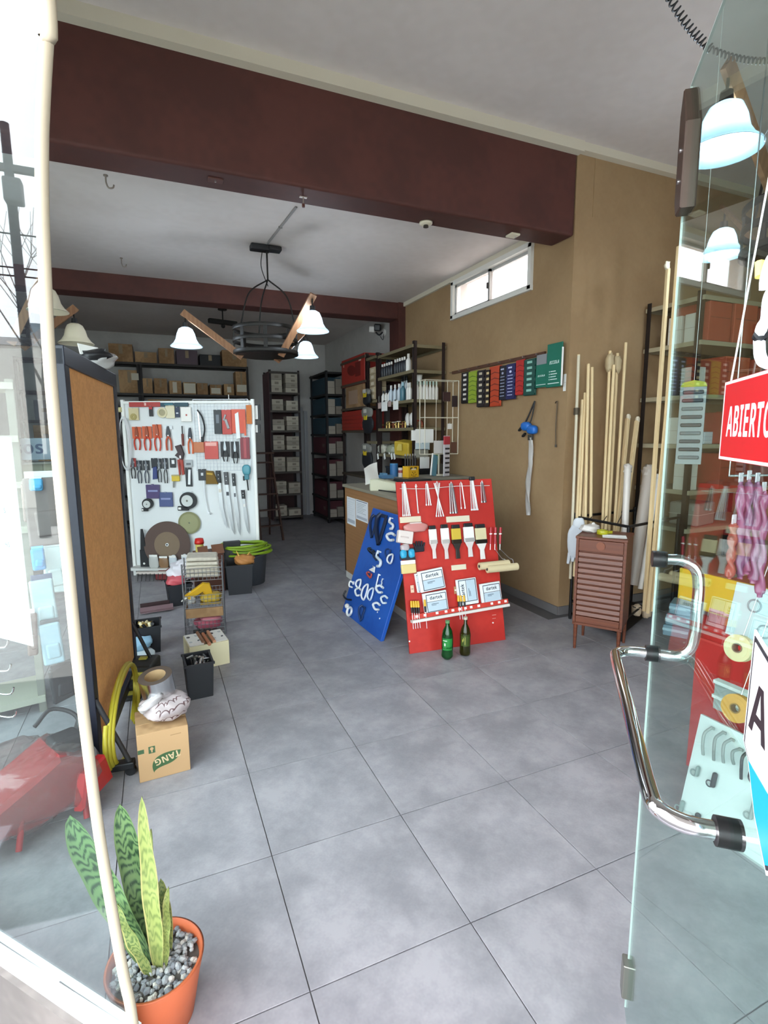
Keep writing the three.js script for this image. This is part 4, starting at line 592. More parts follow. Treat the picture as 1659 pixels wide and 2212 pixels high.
  const gb = thing('green_spray_can', 'green spray can standing behind the card strip', 'can', onR(944, -5.35)); mesh('can', cyl(.03, .03, .2, 18, 0, .1 + .12, 0), M('#5c8a3c', .4), gb); mesh('cap', cyl(.022, .028, .03, 18, 0, .335, 0), M('#2f4a2a', .4), gb); mesh('stand', rbox(.12, .12, .12, .006, 0, .06, 0), M('#4d4a44', .6), gb);
}
// ---- red board ----
const RBL = V(1.63, .0, -3.31), RBR = V(2.43, .0, -3.25), RTL = V(1.63, 1.24, -3.6);
const RX = RBR.clone().sub(RBL), RYv = RTL.clone().sub(RBL), RP = new PF(RBL, RX, RX.clone().cross(RYv)), RW = RX.length(), RH = RYv.length();
const RED = texMat(noiseTex(128, [[5, 1], [40, .4]], [176, 38, 30], [192, 48, 38], 91), .5);
const onRed = (name, label, cat, x0, y0, x1, y1, z = .012, group, rz = 0) => { const r = RP.rect(k8, x0, y0, x1, y1, z); return [hung(RP, name, label, cat, r.x, r.y, z, group, rz), r.w, r.h]; };
{
  const t = hung(RP, 'red_display_board', 'red painted display board leaning on the counter end', 'display board', 0, 0, 0);
  mesh('board', ext([[0, .003], [RW, .003], [RW * 1.01, RH], [0, RH]], .018, .002).translate(0, 0, -.011), RED, t);
  mesh('tie_wire', [tube([[.02, RH - .05, .012], [RW * .3, RH - .06, .016], [RW * .6, RH - .05, .016], [RW - .02, RH - .055, .012]], .0025, 30)], M('#d7d2ca', .5), t);
  for (const [a, b, c, d] of [[580, 550, 765, 602], [985, 545, 1190, 597], [1030, 970, 1160, 1016]]) { const r = RP.rect(k8, a, b, c, d); const l = mesh('price_strip', rbox(r.w, r.h, .004, .002, r.x, r.y, .003), M('#d8cdb4', .5), t); }
  const r0 = RP.l(...k8(672, 1465)), r1 = RP.l(...k8(1510, 1318));
  mesh('rail', [beamBox([r0[0], r0[1], .03], [r1[0], r1[1], .03], .02, .05)], M('#d9d2ca', .5), t); mesh('rail_face', [beamBox([r0[0], r0[1] + .03, .02], [r1[0], r1[1] + .03, .02], .035, .03)], M('#c33a2e', .5), t);
  for (const f of [.05, .13, .25, .34, .41, .48, .54, .6, .68, .82, .9, .97]) mesh('rail_tag', rbox(.022, .018, .003, .002, r0[0] + (r1[0] - r0[0]) * f, r0[1] + (r1[1] - r0[1]) * f + .032, .0385), PAPER, t);
  for (const [a, b] of [[665, 1640], [1395, 1478]]) { const q = RP.l(...k8(a, b)); mesh('screw', cyl(.006, .006, .004, 10, q[0], q[1], .001, Math.PI / 2), PAPER, t); }
  for (const [a, b, w] of [[1405, 1410, .035], [1405, 1440, .03]]) { const q = RP.l(...k8(a, b)); mesh('chalk_mark', box(w, .003, .001, q[0], q[1], .0005), M('#d8a59b', .8), t); }
}
{
  const TIE = M('#e4e4e2', .45), TIED = M('#3a3a3c', .45);
  const bundles = [[590, 262, 662, 540, 5, 0, 'long white cable tie bundle hung first from board left edge'], [718, 280, 742, 515, 1, 0, 'single white cable tie hung second on red board'], [800, 265, 846, 447, 3, 0, 'short white cable tie bundle hung third on red board'], [880, 255, 952, 545, 4, 1, 'long white cable ties fanned out, fourth on red board'], [1005, 260, 1072, 517, 6, 2, 'thick white and black cable tie bundle on red board'], [1103, 260, 1142, 476, 2, 0, 'thin pair of white cable ties, sixth on board'], [1188, 225, 1252, 490, 5, 3, 'white cable ties under a black clip at board top'], [1283, 250, 1326, 422, 4, 2, 'short cable tie bundle near board right edge']];
  for (const [a, b, c, d, n, kind, label] of bundles) {
    const [t, w, h] = onRed('cable_tie_bundle', label, 'cable ties', a, b, c, d, .012, 'cable ties along the red board top');
    for (let i = 0; i < n; i++) { const f = n > 1 ? i / (n - 1) - .5 : 0, x0 = kind === 1 ? -f * w * .7 : f * w * .35, x1 = f * w * .85; mesh('tie', [beamBox([x0, h / 2, i % 2 * .004], [x1, -h / 2, .004 + i % 2 * .004], .0075, .0025), rbox(.01, .014, .007, .002, x1, -h / 2, .005)], kind === 2 && i % 2 ? TIED : TIE, t); }
    mesh('hang_loop', tube([[-.008, h / 2 - .01, .004], [0, h / 2 + .012, .006], [.008, h / 2 - .01, .004]], .0018), TIE, t);
    if (kind === 3) mesh('clip', rbox(w * .7, .03, .03, .008, 0, h / 2 + .006, .006), BLACK, t);
  }
  // brushes
  const br = (x0, y0, x1, y1, label, hc, bc, ferr, clear) => { const [t, w, h] = onRed('paint_brush', label, 'brush', x0, y0, x1, y1, .02); mesh('header', rbox(w * .8, h * .14, .016, .005, 0, h * .43, 0), BLACK, t); mesh('bristles', rbox(w * .92, h * .34, .018, .004, 0, h * .22, 0), M(bc, .75), t); mesh('ferrule', rbox(w * .96, h * .12, .02, .003, 0, .0, 0), M(ferr, .35, .6), t); mesh('handle', ext([[-w * .4, -h * .05], [w * .4, -h * .05], [w * .14, -h * .24], [w * .17, -h * .5], [-w * .17, -h * .5], [-w * .14, -h * .24]], .014, .003), M(hc, .45), t); };
  br(838, 628, 910, 915, 'white bristle paint brush with clear handle, first of brushes', '#d5c9c4', '#e6e3dd', '#dedad6'); br(942, 617, 1018, 918, 'white bristle paint brush with clear handle, second of brushes', '#cfc0bc', '#e9e6e0', '#dcd8d4');
  br(1035, 620, 1122, 915, 'yellow and black striped paint brush on red board', '#2a2521', '#c9ac3a', '#3a332c'); br(1140, 606, 1236, 900, 'wide white paint brush with clear handle on red board', '#d2cac6', '#e7e4de', '#d4d2d0'); br(1242, 615, 1345, 920, 'cream bristle brush with white handle and black tip', '#dcd9d4', '#cfc49c', '#2d2926');
  // gloves, packs and bags on the left
  const bag = (name, label, cat, a, b, c, d, hex, z, k, extra) => { const [t, w, h] = onRed(name, label, cat, a, b, c, d, z); mesh('pouch', blob(w * .5, h * .5, .02, .08, 4, k, 14), M(hex, .35, 0, extra), t); mesh('header', rbox(w * .5, h * .12, .006, .003, 0, h * .44, .016), M('#d9c9c4', .5), t); return [t, w, h]; };
  bag('screw_bag', 'clear pinkish bag hung above the gloves on board', 'bag', 610, 602, 822, 690, '#c78580', .02, 1); { const [t, w, h] = onRed('white_box_pack', 'white box in clear wrap hung at board left edge', 'packet', 548, 660, 700, 800, .045); mesh('box', rbox(w * .86, h * .8, .05, .008, 0, 0, 0, 0, 0, -.2), M('#d9ccc6', .45), t); mesh('wrap_fold', [rbox(w * .5, .01, .054, .003, -.01, .0, 0, 0, 0, -.2)], M('#c4b3ae', .4), t); }
  bag('grey_parts_bag', 'grey clear bag of parts beneath the white box pack', 'bag', 585, 790, 665, 850, '#b9aeb0', .03, 3);
  { const [t, w, h] = onRed('face_mask', 'bright blue and black mask pair hung on red board', 'mask', 580, 815, 712, 932, .025); for (const s of [-1, 1]) mesh('cup', mv(blob(w * .22, h * .34, .02, .05, 4, 2 + s, 12), s * w * .27, .0, .004), M('#2f9ec6', .4), t); mesh('backing', ext([[-w * .5, -h * .4], [w * .5, -h * .5], [w * .45, h * .4], [-w * .45, h * .3]], .01, .002), M('#1f2630', .6), t); }
  { const [t, w, h] = onRed('black_glove', 'small black knitted glove with fingers up on board', 'glove', 690, 755, 810, 862, .02); mesh('palm', rbox(w * .7, h * .5, .02, .008, 0, -h * .22, 0), M('#1c1a26', .8), t); for (let i = 0; i < 5; i++) mesh('finger', rod([-w * .32 + i * w * .16, -.0, 0], [-w * .4 + i * w * .2, h * (.42 - (i === 0 || i === 4 ? .14 : 0)), .004], .009, .007), M('#1c1a26', .8), t); }
  { const [t, w, h] = onRed('sponge_pack', 'pale yellow sponge in white header pack on board', 'sponge', 592, 930, 720, 1050, .02); mesh('sponge', rbox(w, h * .68, .03, .008, 0, -h * .14, 0), M('#d9c283', .8), t); mesh('header', rbox(w, h * .3, .012, .003, 0, h * .34, 0), PAPER, t); }
  // rollers with red handles
  for (const [i, x, label] of [[0, 1378, 'red handled screwdriver hung beside the roller frames'], [1, 1418, 'paint roller with red handle, left of two'], [2, 1462, 'paint roller with red handle, right of two']]) {
    const a = RP.l(...k8(x, 645), .03), b = RP.l(...k8(x - 6, 815), .03), t = hung(RP, i ? 'paint_roller' : 'red_screwdriver', label, i ? 'paint roller' : 'screwdriver', a[0], a[1], .03); const dx = b[0] - a[0], dy = b[1] - a[1];
    mesh('handle', rod([0, 0, 0], [dx * .85, dy * .85, 0], .011, .009), M('#a82530', .35), t); mesh('band', cyl(.0115, .0115, .01, 12, dx * .33, dy * .33, 0), PAPER, t); mesh('shaft', rod([dx * .8, dy * .8, 0], [dx * 1.15, dy * 1.15, 0], .0035), STEEL, t);
    if (i) { const e = RP.l(...k8(i === 1 ? 1505 : 1572, 925), .05), c0 = RP.l(...k8(i === 1 ? 1268 : 1325, i === 1 ? 985 : 1010), .07), c1 = RP.l(...k8(i === 1 ? 1510 : 1572, i === 1 ? 958 : 985), .05), q = (p, z) => [p[0] - a[0], p[1] - a[1], z];
      mesh('frame_rod', tube([[dx * 1.1, dy * 1.1, 0], q([e[0] - .02, e[1] + .012], .0), q(e, .01), q(c1, .03)], .003, 24), STEEL, t); mesh('sleeve', rod(q(c0, .035 + i * .02), q(c1, .035 + i * .02), .029, .029, 20), M('#cdbd97', .95), t); mesh('sleeve_core', rod(q([c0[0] - .004, c0[1]], .035 + i * .02), q([c0[0] + .02, c0[1]], .035 + i * .02), .012), M('#3a3230', .7), t); }
  }
  // white packs of abrasive sheets
  const pm = print(256, 200, (x, a, b) => { x.fillStyle = '#dde3e6'; x.fillRect(0, 0, a, b); x.strokeStyle = '#2b3342'; x.lineWidth = 8; x.strokeRect(6, 6, a - 12, b - 12); x.fillStyle = '#1f2734'; x.font = 'bold 50px sans-serif'; x.textAlign = 'center'; x.fillText('dartek', a / 2, 62); x.fillRect(6, 84, a - 12, 5); x.fillStyle = '#b7c9d4'; x.fillRect(12, 92, a - 24, b - 104); x.fillStyle = '#4a5a6a'; x.fillRect(60, 110, 90, 6); x.fillRect(60, 124, 60, 5); }, .4);
  const pk = (a, b, c, d, rz, z, label, side) => { const [t, w, h] = onRed('abrasive_pack', label, 'packet', a, b, c, d, z, 'white packs on the red board'); t.rotateZ(rz); const W2 = side ? h : w, H2 = side ? w : h; mesh('pack', rbox(W2, H2, .02, .004), M('#dfe2e2', .4), t); mesh('printed_face', face(W2 * .86, H2 * .88, W2 * .04, -H2 * .02, .0108), pm, t); };
  pk(745, 1010, 965, 1195, .1, .05, 'white printed pack resting on top of another pack', 0); pk(785, 1205, 995, 1385, .06, .025, 'white printed pack standing lowest beside yellow screwdrivers', 0); pk(720, 1040, 800, 1210, .1, .02, 'white pack edge showing behind the topmost pack', 0); pk(1080, 1090, 1255, 1320, Math.PI / 2 + .04, .025, 'white printed pack turned on its side on rail', 1); pk(1285, 1125, 1462, 1305, .05, .02, 'white printed pack at right end of board rail', 0);
  // yellow screwdrivers in the rail
  const sd = (x, y0, y1, yb, label) => { const a = RP.l(...k8(x, y0), .035), b = RP.l(...k8(x, y1), .035), e = RP.l(...k8(x + 3, yb), .035), t = hung(RP, 'yellow_screwdriver', label, 'screwdriver', a[0], a[1], .036, 'yellow screwdrivers in the rail'), hl = a[1] - b[1]; mesh('grip', [cyl(.008, .011, hl * .5, 12, 0, -hl * .25, 0)], M('#d2a31e', .4), t); mesh('collar', cyl(.0085, .007, hl * .45, 12, 0, -hl * .72, 0), BLACK, t); mesh('shaft', rod([0, -hl * .9, 0], [0, e[1] - a[1], 0], .0025), STEEL, t); };
  [680, 700, 720, 740].forEach((x, i) => sd(x, 1287, 1400, 1535 - i * 3, 'yellow and black screwdriver in rail beside lowest white pack')); sd(797, 1275, 1392, 1530, 'yellow and black screwdriver standing alone before white pack'); [1090, 1112, 1140].forEach((x) => sd(x, 1238, 1345, 1450, 'yellow and black screwdriver in rail beside sideways pack'));
  { const [t, w, h] = onRed('small_price_card', 'small beige card left of the white packs', 'card', 675, 1150, 705, 1215, .006); mesh('card', rbox(w, h, .003, .001), M('#d9b9a0', .6), t); mesh('mark', box(w * .6, .004, .001, 0, 0, .002), M('#8e3a32', .6), t); }
  { const [t, w, h] = onRed('brown_tag_card', 'small brown and white tag beside sideways white pack', 'card', 1055, 1160, 1082, 1225, .008); mesh('card', rbox(w, h, .003, .001), M('#a9805c', .6), t); mesh('mark', box(w * .6, .01, .001, 0, 0, .002), PAPER, t); }
}
// ---- two bottles ----
{
  const bottle = (p, h, r, label, col, labcol, kind) => { const t = thing('glass_bottle', label, 'bottle', p); const m = new THREE.MeshPhysicalMaterial({ color: col, roughness: .06, transmission: .85, thickness: .03, ior: 1.45, attenuationColor: new THREE.Color(col), attenuationDistance: .05 });
    const pr = kind ? [[0, .004], [r * .9, .004], [r, .02], [r * .96, h * .3], [r, h * .55], [r * .75, h * .7], [r * .32, h * .82], [r * .3, h * .95], [0, h * .95]] : [[0, .004], [r * .6, .002], [r * .95, .02], [r, h * .1], [r * .93, h * .22], [r, h * .32], [r * .98, h * .58], [r * .8, h * .74], [r * .36, h * .86], [r * .34, h * .95], [0, h * .95]];
    mesh('body', lathe(pr, 36), m, t); mesh('cap', cyl(r * .38, r * .38, h * .06, 18, 0, h * .96, 0), M(kind ? '#b9b3a0' : '#5e8a5a', .4), t);
    const lm = print(256, 128, (x, a, b) => { x.clearRect(0, 0, a, b); x.fillStyle = kind ? '#3b4a16' : '#1f7a33'; x.fillRect(0, 0, a, b); x.fillStyle = labcol; if (kind) { x.font = 'italic bold 40px serif'; x.textAlign = 'center'; x.save(); x.translate(64, 64); x.rotate(-.7); x.fillText('&1', 0, 10); x.restore(); x.fillRect(110, 10, 4, 100); x.fillRect(122, 30, 3, 80); } else { x.fillRect(8, 20, 110, 8); x.beginPath(); x.arc(64, 66, 18, 0, 7); x.fill(); x.fillRect(24, 96, 80, 6); } }, .4);
    const lg = norm(new THREE.CylinderGeometry(r * .995, r * .995, h * .3, 30, 1, true, -.9, 1.8)); lg.translate(0, h * .42, 0); mesh('label', lg, lm, t).rotation.y = -.5; };
  bottle([1.835, 0, -3.13], .29, .042, 'green ribbed plastic bottle standing before the red board', '#1f8f3c', '#d7e8d2', 0); bottle([1.99, 0, -3.14], .29, .04, 'olive brown glass bottle standing before the red board', '#5d5a12', '#e0d36a', 1);
}
// ---- blue board ----
const BBF = V(1.48, 0, -4.42), BBN = V(1.52, 0, -3.62), BTF = V(1.8, .93, -4.42), BX = BBN.clone().sub(BBF), BYv = BTF.clone().sub(BBF), BP = new PF(BBF, BX, BX.clone().cross(BYv)), BW = BX.length(), BH = BYv.length();
const onBlue = (name, label, cat, x0, y0, x1, y1, z = .01, group) => { const r = BP.rect(k8, x0, y0, x1, y1, z); return [hung(BP, name, label, cat, r.x, r.y, z, group), r.w, r.h]; };
{
  const t = hung(BP, 'blue_display_board', 'blue painted display board of white hooks leaning on counter', 'display board', 0, 0, 0);
  mesh('board', ext([[0, .004], [BW, .004], [BW, BH], [0, BH]], .03, .003).translate(0, 0, -.017), texMat(noiseTex(128, [[5, 1], [40, .4]], [22, 78, 166], [32, 90, 180], 93), .5), t);
  for (const [a, b] of [[375, 1625], [405, 1440], [385, 1385]]) { const q = BP.l(...k8(a, b)); mesh('screw', cyl(.006, .006, .004, 10, q[0], q[1], .0, Math.PI / 2), PAPER, t); }
  const H2 = [['s', 478, 560, 545, 660, '#e2e6ea', 'white S hook at top right of blue board'], ['c', 470, 695, 540, 760, '#dfe4e8', 'white curved bracket under the top S hook'], ['o', 480, 875, 530, 965, '#dde3e8', 'white oval loop hook in board middle'], ['s', 365, 850, 440, 990, '#d5dfe6', 'pale double hook in board middle'], ['t', 315, 980, 370, 1030, '#e3e3e0', 'white triangular hook above tiny red hooks'], ['l', 375, 1050, 415, 1180, '#dfe5ea', 'tall white thin hook right of centre'], ['o', 205, 1095, 250, 1180, '#e2e6ea', 'white round hook at board lower left'], ['c', 195, 1170, 245, 1245, '#dfe4e8', 'white C hook below the round hook'], ['o', 258, 1130, 305, 1290, '#e4e8ec', 'long white loop handle in lower middle'], ['o', 310, 1165, 355, 1290, '#c7d6e4', 'pale blue loop handle beside long loop'], ['c', 375, 1150, 440, 1215, '#dfe5ea', 'white curved hook right of the loops'], ['c', 420, 1240, 475, 1310, '#d6dfe6', 'small white hook near board right edge'], ['c', 350, 1300, 410, 1365, '#e2e6ea', 'white hook near board bottom centre'], ['s', 420, 1090, 440, 1150, '#d6dfe6', 'tiny white hook beside the curved hook']];
  for (const [k, a, b, c, d, hex, label] of H2) { const [o, w, h] = onBlue('white_hook', label, 'hook', a, b, c, d, .012, 'hooks on the blue board'), m = M(hex, .4);
    const path = k === 's' ? [[-w * .4, h * .5, 0], [-w * .4, h * .1, 0], [0, -.0, 0.01], [w * .4, -h * .1, .012], [w * .42, -h * .4, .01], [w * .1, -h * .5, .006]] : k === 'c' ? [[w * .4, h * .4, 0], [0, h * .5, .008], [-w * .42, 0, .012], [0, -h * .5, .008], [w * .42, -h * .3, 0]] : k === 'l' ? [[-w * .4, h * .5, 0], [-w * .2, 0, .004], [w * .1, -h * .4, .012], [w * .45, -h * .45, .02], [w * .3, -h * .25, .024]] : [[0, h * .5, 0], [w * .42, h * .2, .01], [w * .4, -h * .3, .01], [0, -h * .5, 0], [-w * .4, -h * .3, .01], [-w * .42, h * .2, .01]];
    if (k === 't') mesh('hook', ext([[-w * .45, -h * .5], [w * .45, -h * .5], [w * .3, h * .5]], .012, .002), m, o); else mesh('hook', tube(path, Math.max(.005, w * .09), 30, k === 'o'), m, o); mesh('screw_plate', rbox(w * .3, h * .1, .01, .003, path[0][0] * .6, h * .46, -.004), m, o); }
  for (const [a, b, c, d, hex, label] of [[360, 520, 460, 800, '#15233f', 'dark navy handle set hung at board top'], [320, 530, 380, 740, '#1b2c4e', 'long dark navy hinge hung at top left'], [310, 835, 370, 870, '#123', 'small black latch in board middle'], [355, 870, 400, 930, '#20304a', 'small dark hook in board middle'], [460, 830, 500, 930, '#1c3a6e', 'dark blue oval handle right of middle'], [225, 1320, 275, 1470, '#10305f', 'dark wire hook set at board bottom left'], [300, 1040, 345, 1085, '#a8443c', 'tiny red hook pair above the loops']]) { const [o, w, h] = onBlue('dark_door_pull', label, 'door pull', a, b, c, d, .012, 'dark handles on the blue board'); mesh('handle', tube([[-w * .3, h * .5, 0], [-w * .35, h * .3, .02], [-w * .1, -h * .1, .02], [w * .3, -h * .5, .004]], Math.max(.005, w * .1), 20), M(hex, .4, .2), o); mesh('mount', [rbox(w * .5, h * .12, .012, .003, 0, h * .44, 0)], M(hex, .45), o); mesh('bar', rbox(w * .22, h * .8, .01, .003, w * .25, 0, .002), M(hex, .45), o); }
  // chrome and black hooks at the far edge
  const lq = BP.l(...k8(150, 1330), .02), q = BP.w(lq[0] + .02, lq[1], .02), e = thing('coat_hook_cluster', 'black and white coat hook sticking out past board edge', 'hook', q); mesh('black_hook', tube([[0, .06, 0], [-.05, .08, .02], [-.08, .12, .03], [-.06, .16, .03]], .008, 20), BLACK, e); mesh('white_ring', tor(.035, .011, 24, -.03, -.03, .03, 0, .6, 0), M('#e6e6e2', .35), e); mesh('cap', ball(.022, 12, -.05, .02, .03), M('#d7d5cf', .4), e);
  const l2 = BP.l(...k8(172, 1130), .01), q2 = BP.w(Math.max(.012, l2[0]), l2[1], .006), e2 = thing('white_corner_hook', 'small white hook sticking past far board edge', 'hook', q2); mesh('hook', tube([[0, 0, 0], [-.03, .02, 0], [-.04, -.02, .0], [-.01, -.04, 0]], .008, 16), WHITE, e2); mesh('plate', rbox(.02, .03, .01, .003), WHITE, e2);
}

// ================= RIGHT WALL =================
const kw = crop(960, 640, .20494), WP = new PF(V(XR, 0, ZB), V(0, 0, 1), V(-1, 0, 0));
const onWall = (name, label, cat, x0, y0, x1, y1, z = .01, group) => { const r = WP.rect(kw, x0, y0, x1, y1, z); return [hung(WP, name, label, cat, r.x, r.y, z, group), r.w, r.h]; };
{
  // brown rail that carries the carded strips
  const a = WP.l(...kw(95, 808)), b = WP.l(...kw(1075, 600)), t = hung(WP, 'card_rail', 'thin brown wooden rail carrying carded strips on tan wall', 'rail', (a[0] + b[0]) / 2, (a[1] + b[1]) / 2, .012);
  mesh('rail', beamBox([(a[0] - b[0]) / 2, (a[1] - b[1]) / 2, 0], [(b[0] - a[0]) / 2, (b[1] - a[1]) / 2, 0], .03, .02), M('#54321f', .6), t);
  for (let i = 0; i < 9; i++) mesh('peg', rod([(a[0] - b[0]) / 2 * (1 - i / 4.2), (a[1] - b[1]) / 2 * (1 - i / 4.2), .005], [(a[0] - b[0]) / 2 * (1 - i / 4.2), (a[1] - b[1]) / 2 * (1 - i / 4.2), .04], .003), STEEL, t);
  const SW = (bg, fg, kind) => print(96, 384, (x, w, h) => { x.fillStyle = bg; x.fillRect(0, 0, w, h); x.fillStyle = fg; if (kind === 0) for (let i = 0; i < 6; i++) x.fillRect(26, 20 + i * 60, 44, 26); else if (kind === 1) for (let i = 0; i < 6; i++) { x.beginPath(); x.moveTo(4, 70 + i * 56); x.lineTo(48, 52 + i * 56); x.lineTo(92, 70 + i * 56); x.lineTo(92, 78 + i * 56); x.lineTo(48, 62 + i * 56); x.lineTo(4, 78 + i * 56); x.fill(); } else { for (let i = 0; i < 7; i++) x.fillRect(14, 120 + i * 36, 60, 8); x.fillRect(18, 30, 46, 18); x.beginPath(); x.arc(46, 84, 14, 0, 7); x.fill(); } });
  const strips = [[190, 800, 265, 1130, '#1d1719', '#d9d4cc', 0, 'black card strip with white marks beside wire rack'], [265, 790, 350, 1125, '#8ea32c', '#55701c', 1, 'lime green card strip of sachets on tan wall'], [355, 780, 430, 1168, '#221a1c', '#c9bda6', 0, 'black card strip of cream tubes next to lime strip'], [436, 775, 500, 1165, '#2a1d1a', '#d7bf8a', 0, 'dark card strip of beige tubes next to orange strip'], [485, 735, 600, 1160, '#b8421f', '#6e2112', 1, 'orange red card strip of sachets on tan wall'], [590, 730, 665, 1095, '#171422', '#aab1c9', 2, 'black card strip of glue sachets beside navy strip'], [665, 710, 755, 1085, '#232457', '#c3c8e6', 2, 'navy blue card strip of glue sachets on wall'], [765, 670, 848, 1040, '#b5261e', '#7a1512', 1, 'bright red card strip of sachets on tan wall'], [850, 660, 970, 1045, '#15483f', '#8dc0b2', 0, 'dark green card strip with mint labels on wall']];
  for (const [x0, y0, x1, y1, bg, fg, k, label] of strips) { const [t, w, h] = onWall('card_strip', label, 'card strip', x0, y0, x1, y1, .03, 'carded strips on the wall rail'); mesh('card', rbox(w, h, .01, .002), M(bg, .5), t); const n = k === 2 ? 5 : 6; for (let i = 0; i < n; i++) mesh('sachet', rbox(w * .94, h / n * .62, .016, .006, (i % 2 - .5) * .004, h / 2 - h * (i + .7) / (n + .4), .008), M(fg === '#6e2112' || fg === '#7a1512' || fg === '#55701c' ? bg : bg, .35), t); mesh('printed_face', face(w * .96, h * .98, 0, 0, .0168), SW(bg, fg, k), t); }
  // green header cards
  const gm = (kind) => print(192, 320, (x, w, h) => { x.fillStyle = '#0f6a55'; x.fillRect(0, 0, w, h); x.fillStyle = '#dfeee8'; x.font = 'italic bold 34px sans-serif'; x.textAlign = 'center'; x.fillText('ECCOLA', w / 2, kind ? 150 : 170); if (kind) { for (let i = 0; i < 4; i++) { x.beginPath(); x.arc(38, 205 + i * 20, 5, 0, 7); x.fill(); x.fillRect(52, 202 + i * 20, 70 + (i * 17) % 30, 6); } x.fillRect(20, 292, 150, 6); } else x.fillRect(10, 278, 170, 8); });
  { const [t, w, h] = onWall('green_header_card', 'upright green card with white lettering on tan wall', 'card', 1085, 495, 1240, 955, .05); mesh('card', rbox(w, h, .012, .003), M('#0f6a55', .5), t); mesh('printed_face', face(w * .98, h * .98, 0, 0, .0065), gm(1), t); mesh('white_edge', box(.006, h * .86, .014, w * .51, -h * .05, 0), PAPER, t); }
  { const [t, w, h] = onWall('teal_sample_card', 'lower teal card with white lettering beside green card', 'card', 970, 615, 1085, 960, .04); mesh('card', rbox(w, h, .01, .003), M('#14635c', .5), t); mesh('printed_face', face(w * .98, h * .7, 0, -h * .15, .0055), gm(0), t); mesh('grey_panel', box(w * .9, h * .3, .002, 0, h * .35, .006), M('#85878a', .5), t); }
  { const [t, w, h] = onWall('paper_tag', 'tiny white tag on the wall corner', 'tag', 1258, 820, 1285, 1000, .0); t.position.x = XR - .004; mesh('tag', rbox(w, h, .004, .001), PAPER, t); mesh('fold', box(w, .004, .006, 0, 0, .002), M('#cfccc2', .8), t); }
  // blue mask hanging by black strap
  { const [t, w, h] = onWall('ear_defenders', 'bright blue ear defenders hanging by black strap', 'ear defenders', 800, 1110, 990, 1480, .03); mesh('strap', [tube([[w * .28, h * .5, 0], [w * .1, h * .2, .01], [-w * .1, -h * .1, .02]], .008, 20), tube([[w * .28, h * .5, 0], [w * .22, h * .1, .01], [w * .15, -h * .12, .02]], .006, 20)], BLACK, t); for (const [x, y] of [[-.05, -.2], [.28, -.3]]) mesh('cup', mv(blob(w * .24, h * .13, .035, .03, 2, 1, 16), x * w, y * h, .02), M('#2166b8', .35), t); for (const [x, y] of [[-.38, -.28], [-.16, -.45]]) mesh('pad', rbox(w * .2, h * .06, .03, .008, x * w, y * h, .02, 0, 0, .7), BLACK, t); }
  { const [t, w, h] = onWall('thin_rod', 'short thin dark rod with hook hanging on wall', 'rod', 1155, 1115, 1195, 1590, .02); mesh('rod', tube([[-w * .4, h * .48, 0], [w * .1, h * .5, 0], [.0, 0, 0], [w * .2, -h * .5, 0]], .005, 24), M('#5a4a38', .5, .3), t); mesh('tip', rod([w * .2, -h * .5, 0], [w * .22, -h * .44, 0], .009), M('#3f352b', .5), t); }
  { const a = onX(1148, 945, XR - .03), b = onX(1140, 1112, XR - .03), h = a.y - b.y, t = thing('clear_tube_bag', 'narrow crumpled clear plastic bag hanging on tan wall', 'bag', [XR - .035, (a.y + b.y) / 2, (a.z + b.z) / 2], -Math.PI / 2); const g = sheet((p, q) => { const s = .5 + .5 * Math.sin(q * Math.PI * .9 + .2), ang = p * Math.PI * 2; return [Math.cos(ang) * (.012 + .018 * s + .006 * Math.sin(q * 23 + ang * 3)) + .012 * Math.sin(q * 7), (q - .5) * -h, Math.sin(ang) * (.012 + .008 * Math.sin(q * 17 + ang * 2))]; }, 16, 30); mesh('bag', g, M('#e2dfdb', .15, 0, { transmission: .55, thickness: 0, side: THREE.DoubleSide }), t); mesh('header', rbox(.06, .05, .02, .004, 0, h / 2, 0), M('#3b3834', .5), t); }
}
// ---- steel shelf with bottles on the right wall ----
const SHELFM = M('#7d7257', .55, .2), POST = M('#2a1c1a', .6, .2);
function shelfUnit(name, label, at, w, d, h, levels, ry = 0, sm = SHELFM, pm = POST, backed) {   // local: x along the front, z = 0 at the front, -d at the back
  const t = thing(name, label, 'shelf unit', at, ry);
  for (const x of [.02, w - .02]) for (const z of [-.02, -d + .02]) mesh('upright', [box(.04, h, .004, x, h / 2, z), box(.004, h, .04, x + (x < w / 2 ? -.018 : .018), h / 2, z + (z > -d / 2 ? -.018 : .018))], pm, t);
  for (const y of levels) mesh('shelf', [box(w - .01, .004, d, w / 2, y, -d / 2), box(w - .01, .035, .004, w / 2, y - .016, -.001), box(w - .01, .035, .004, w / 2, y - .016, -d + .001), box(.004, .035, d, .006, y - .016, -d / 2), box(.004, .035, d, w - .006, y - .016, -d / 2)], sm, t);
  if (backed) for (const b of backed) mesh(b[0], box(...b[1]), b[2], t);
  return t;
}
const S1X = 2.74, S1Y = [1.34, 1.67, 1.99, 2.32, 2.6];
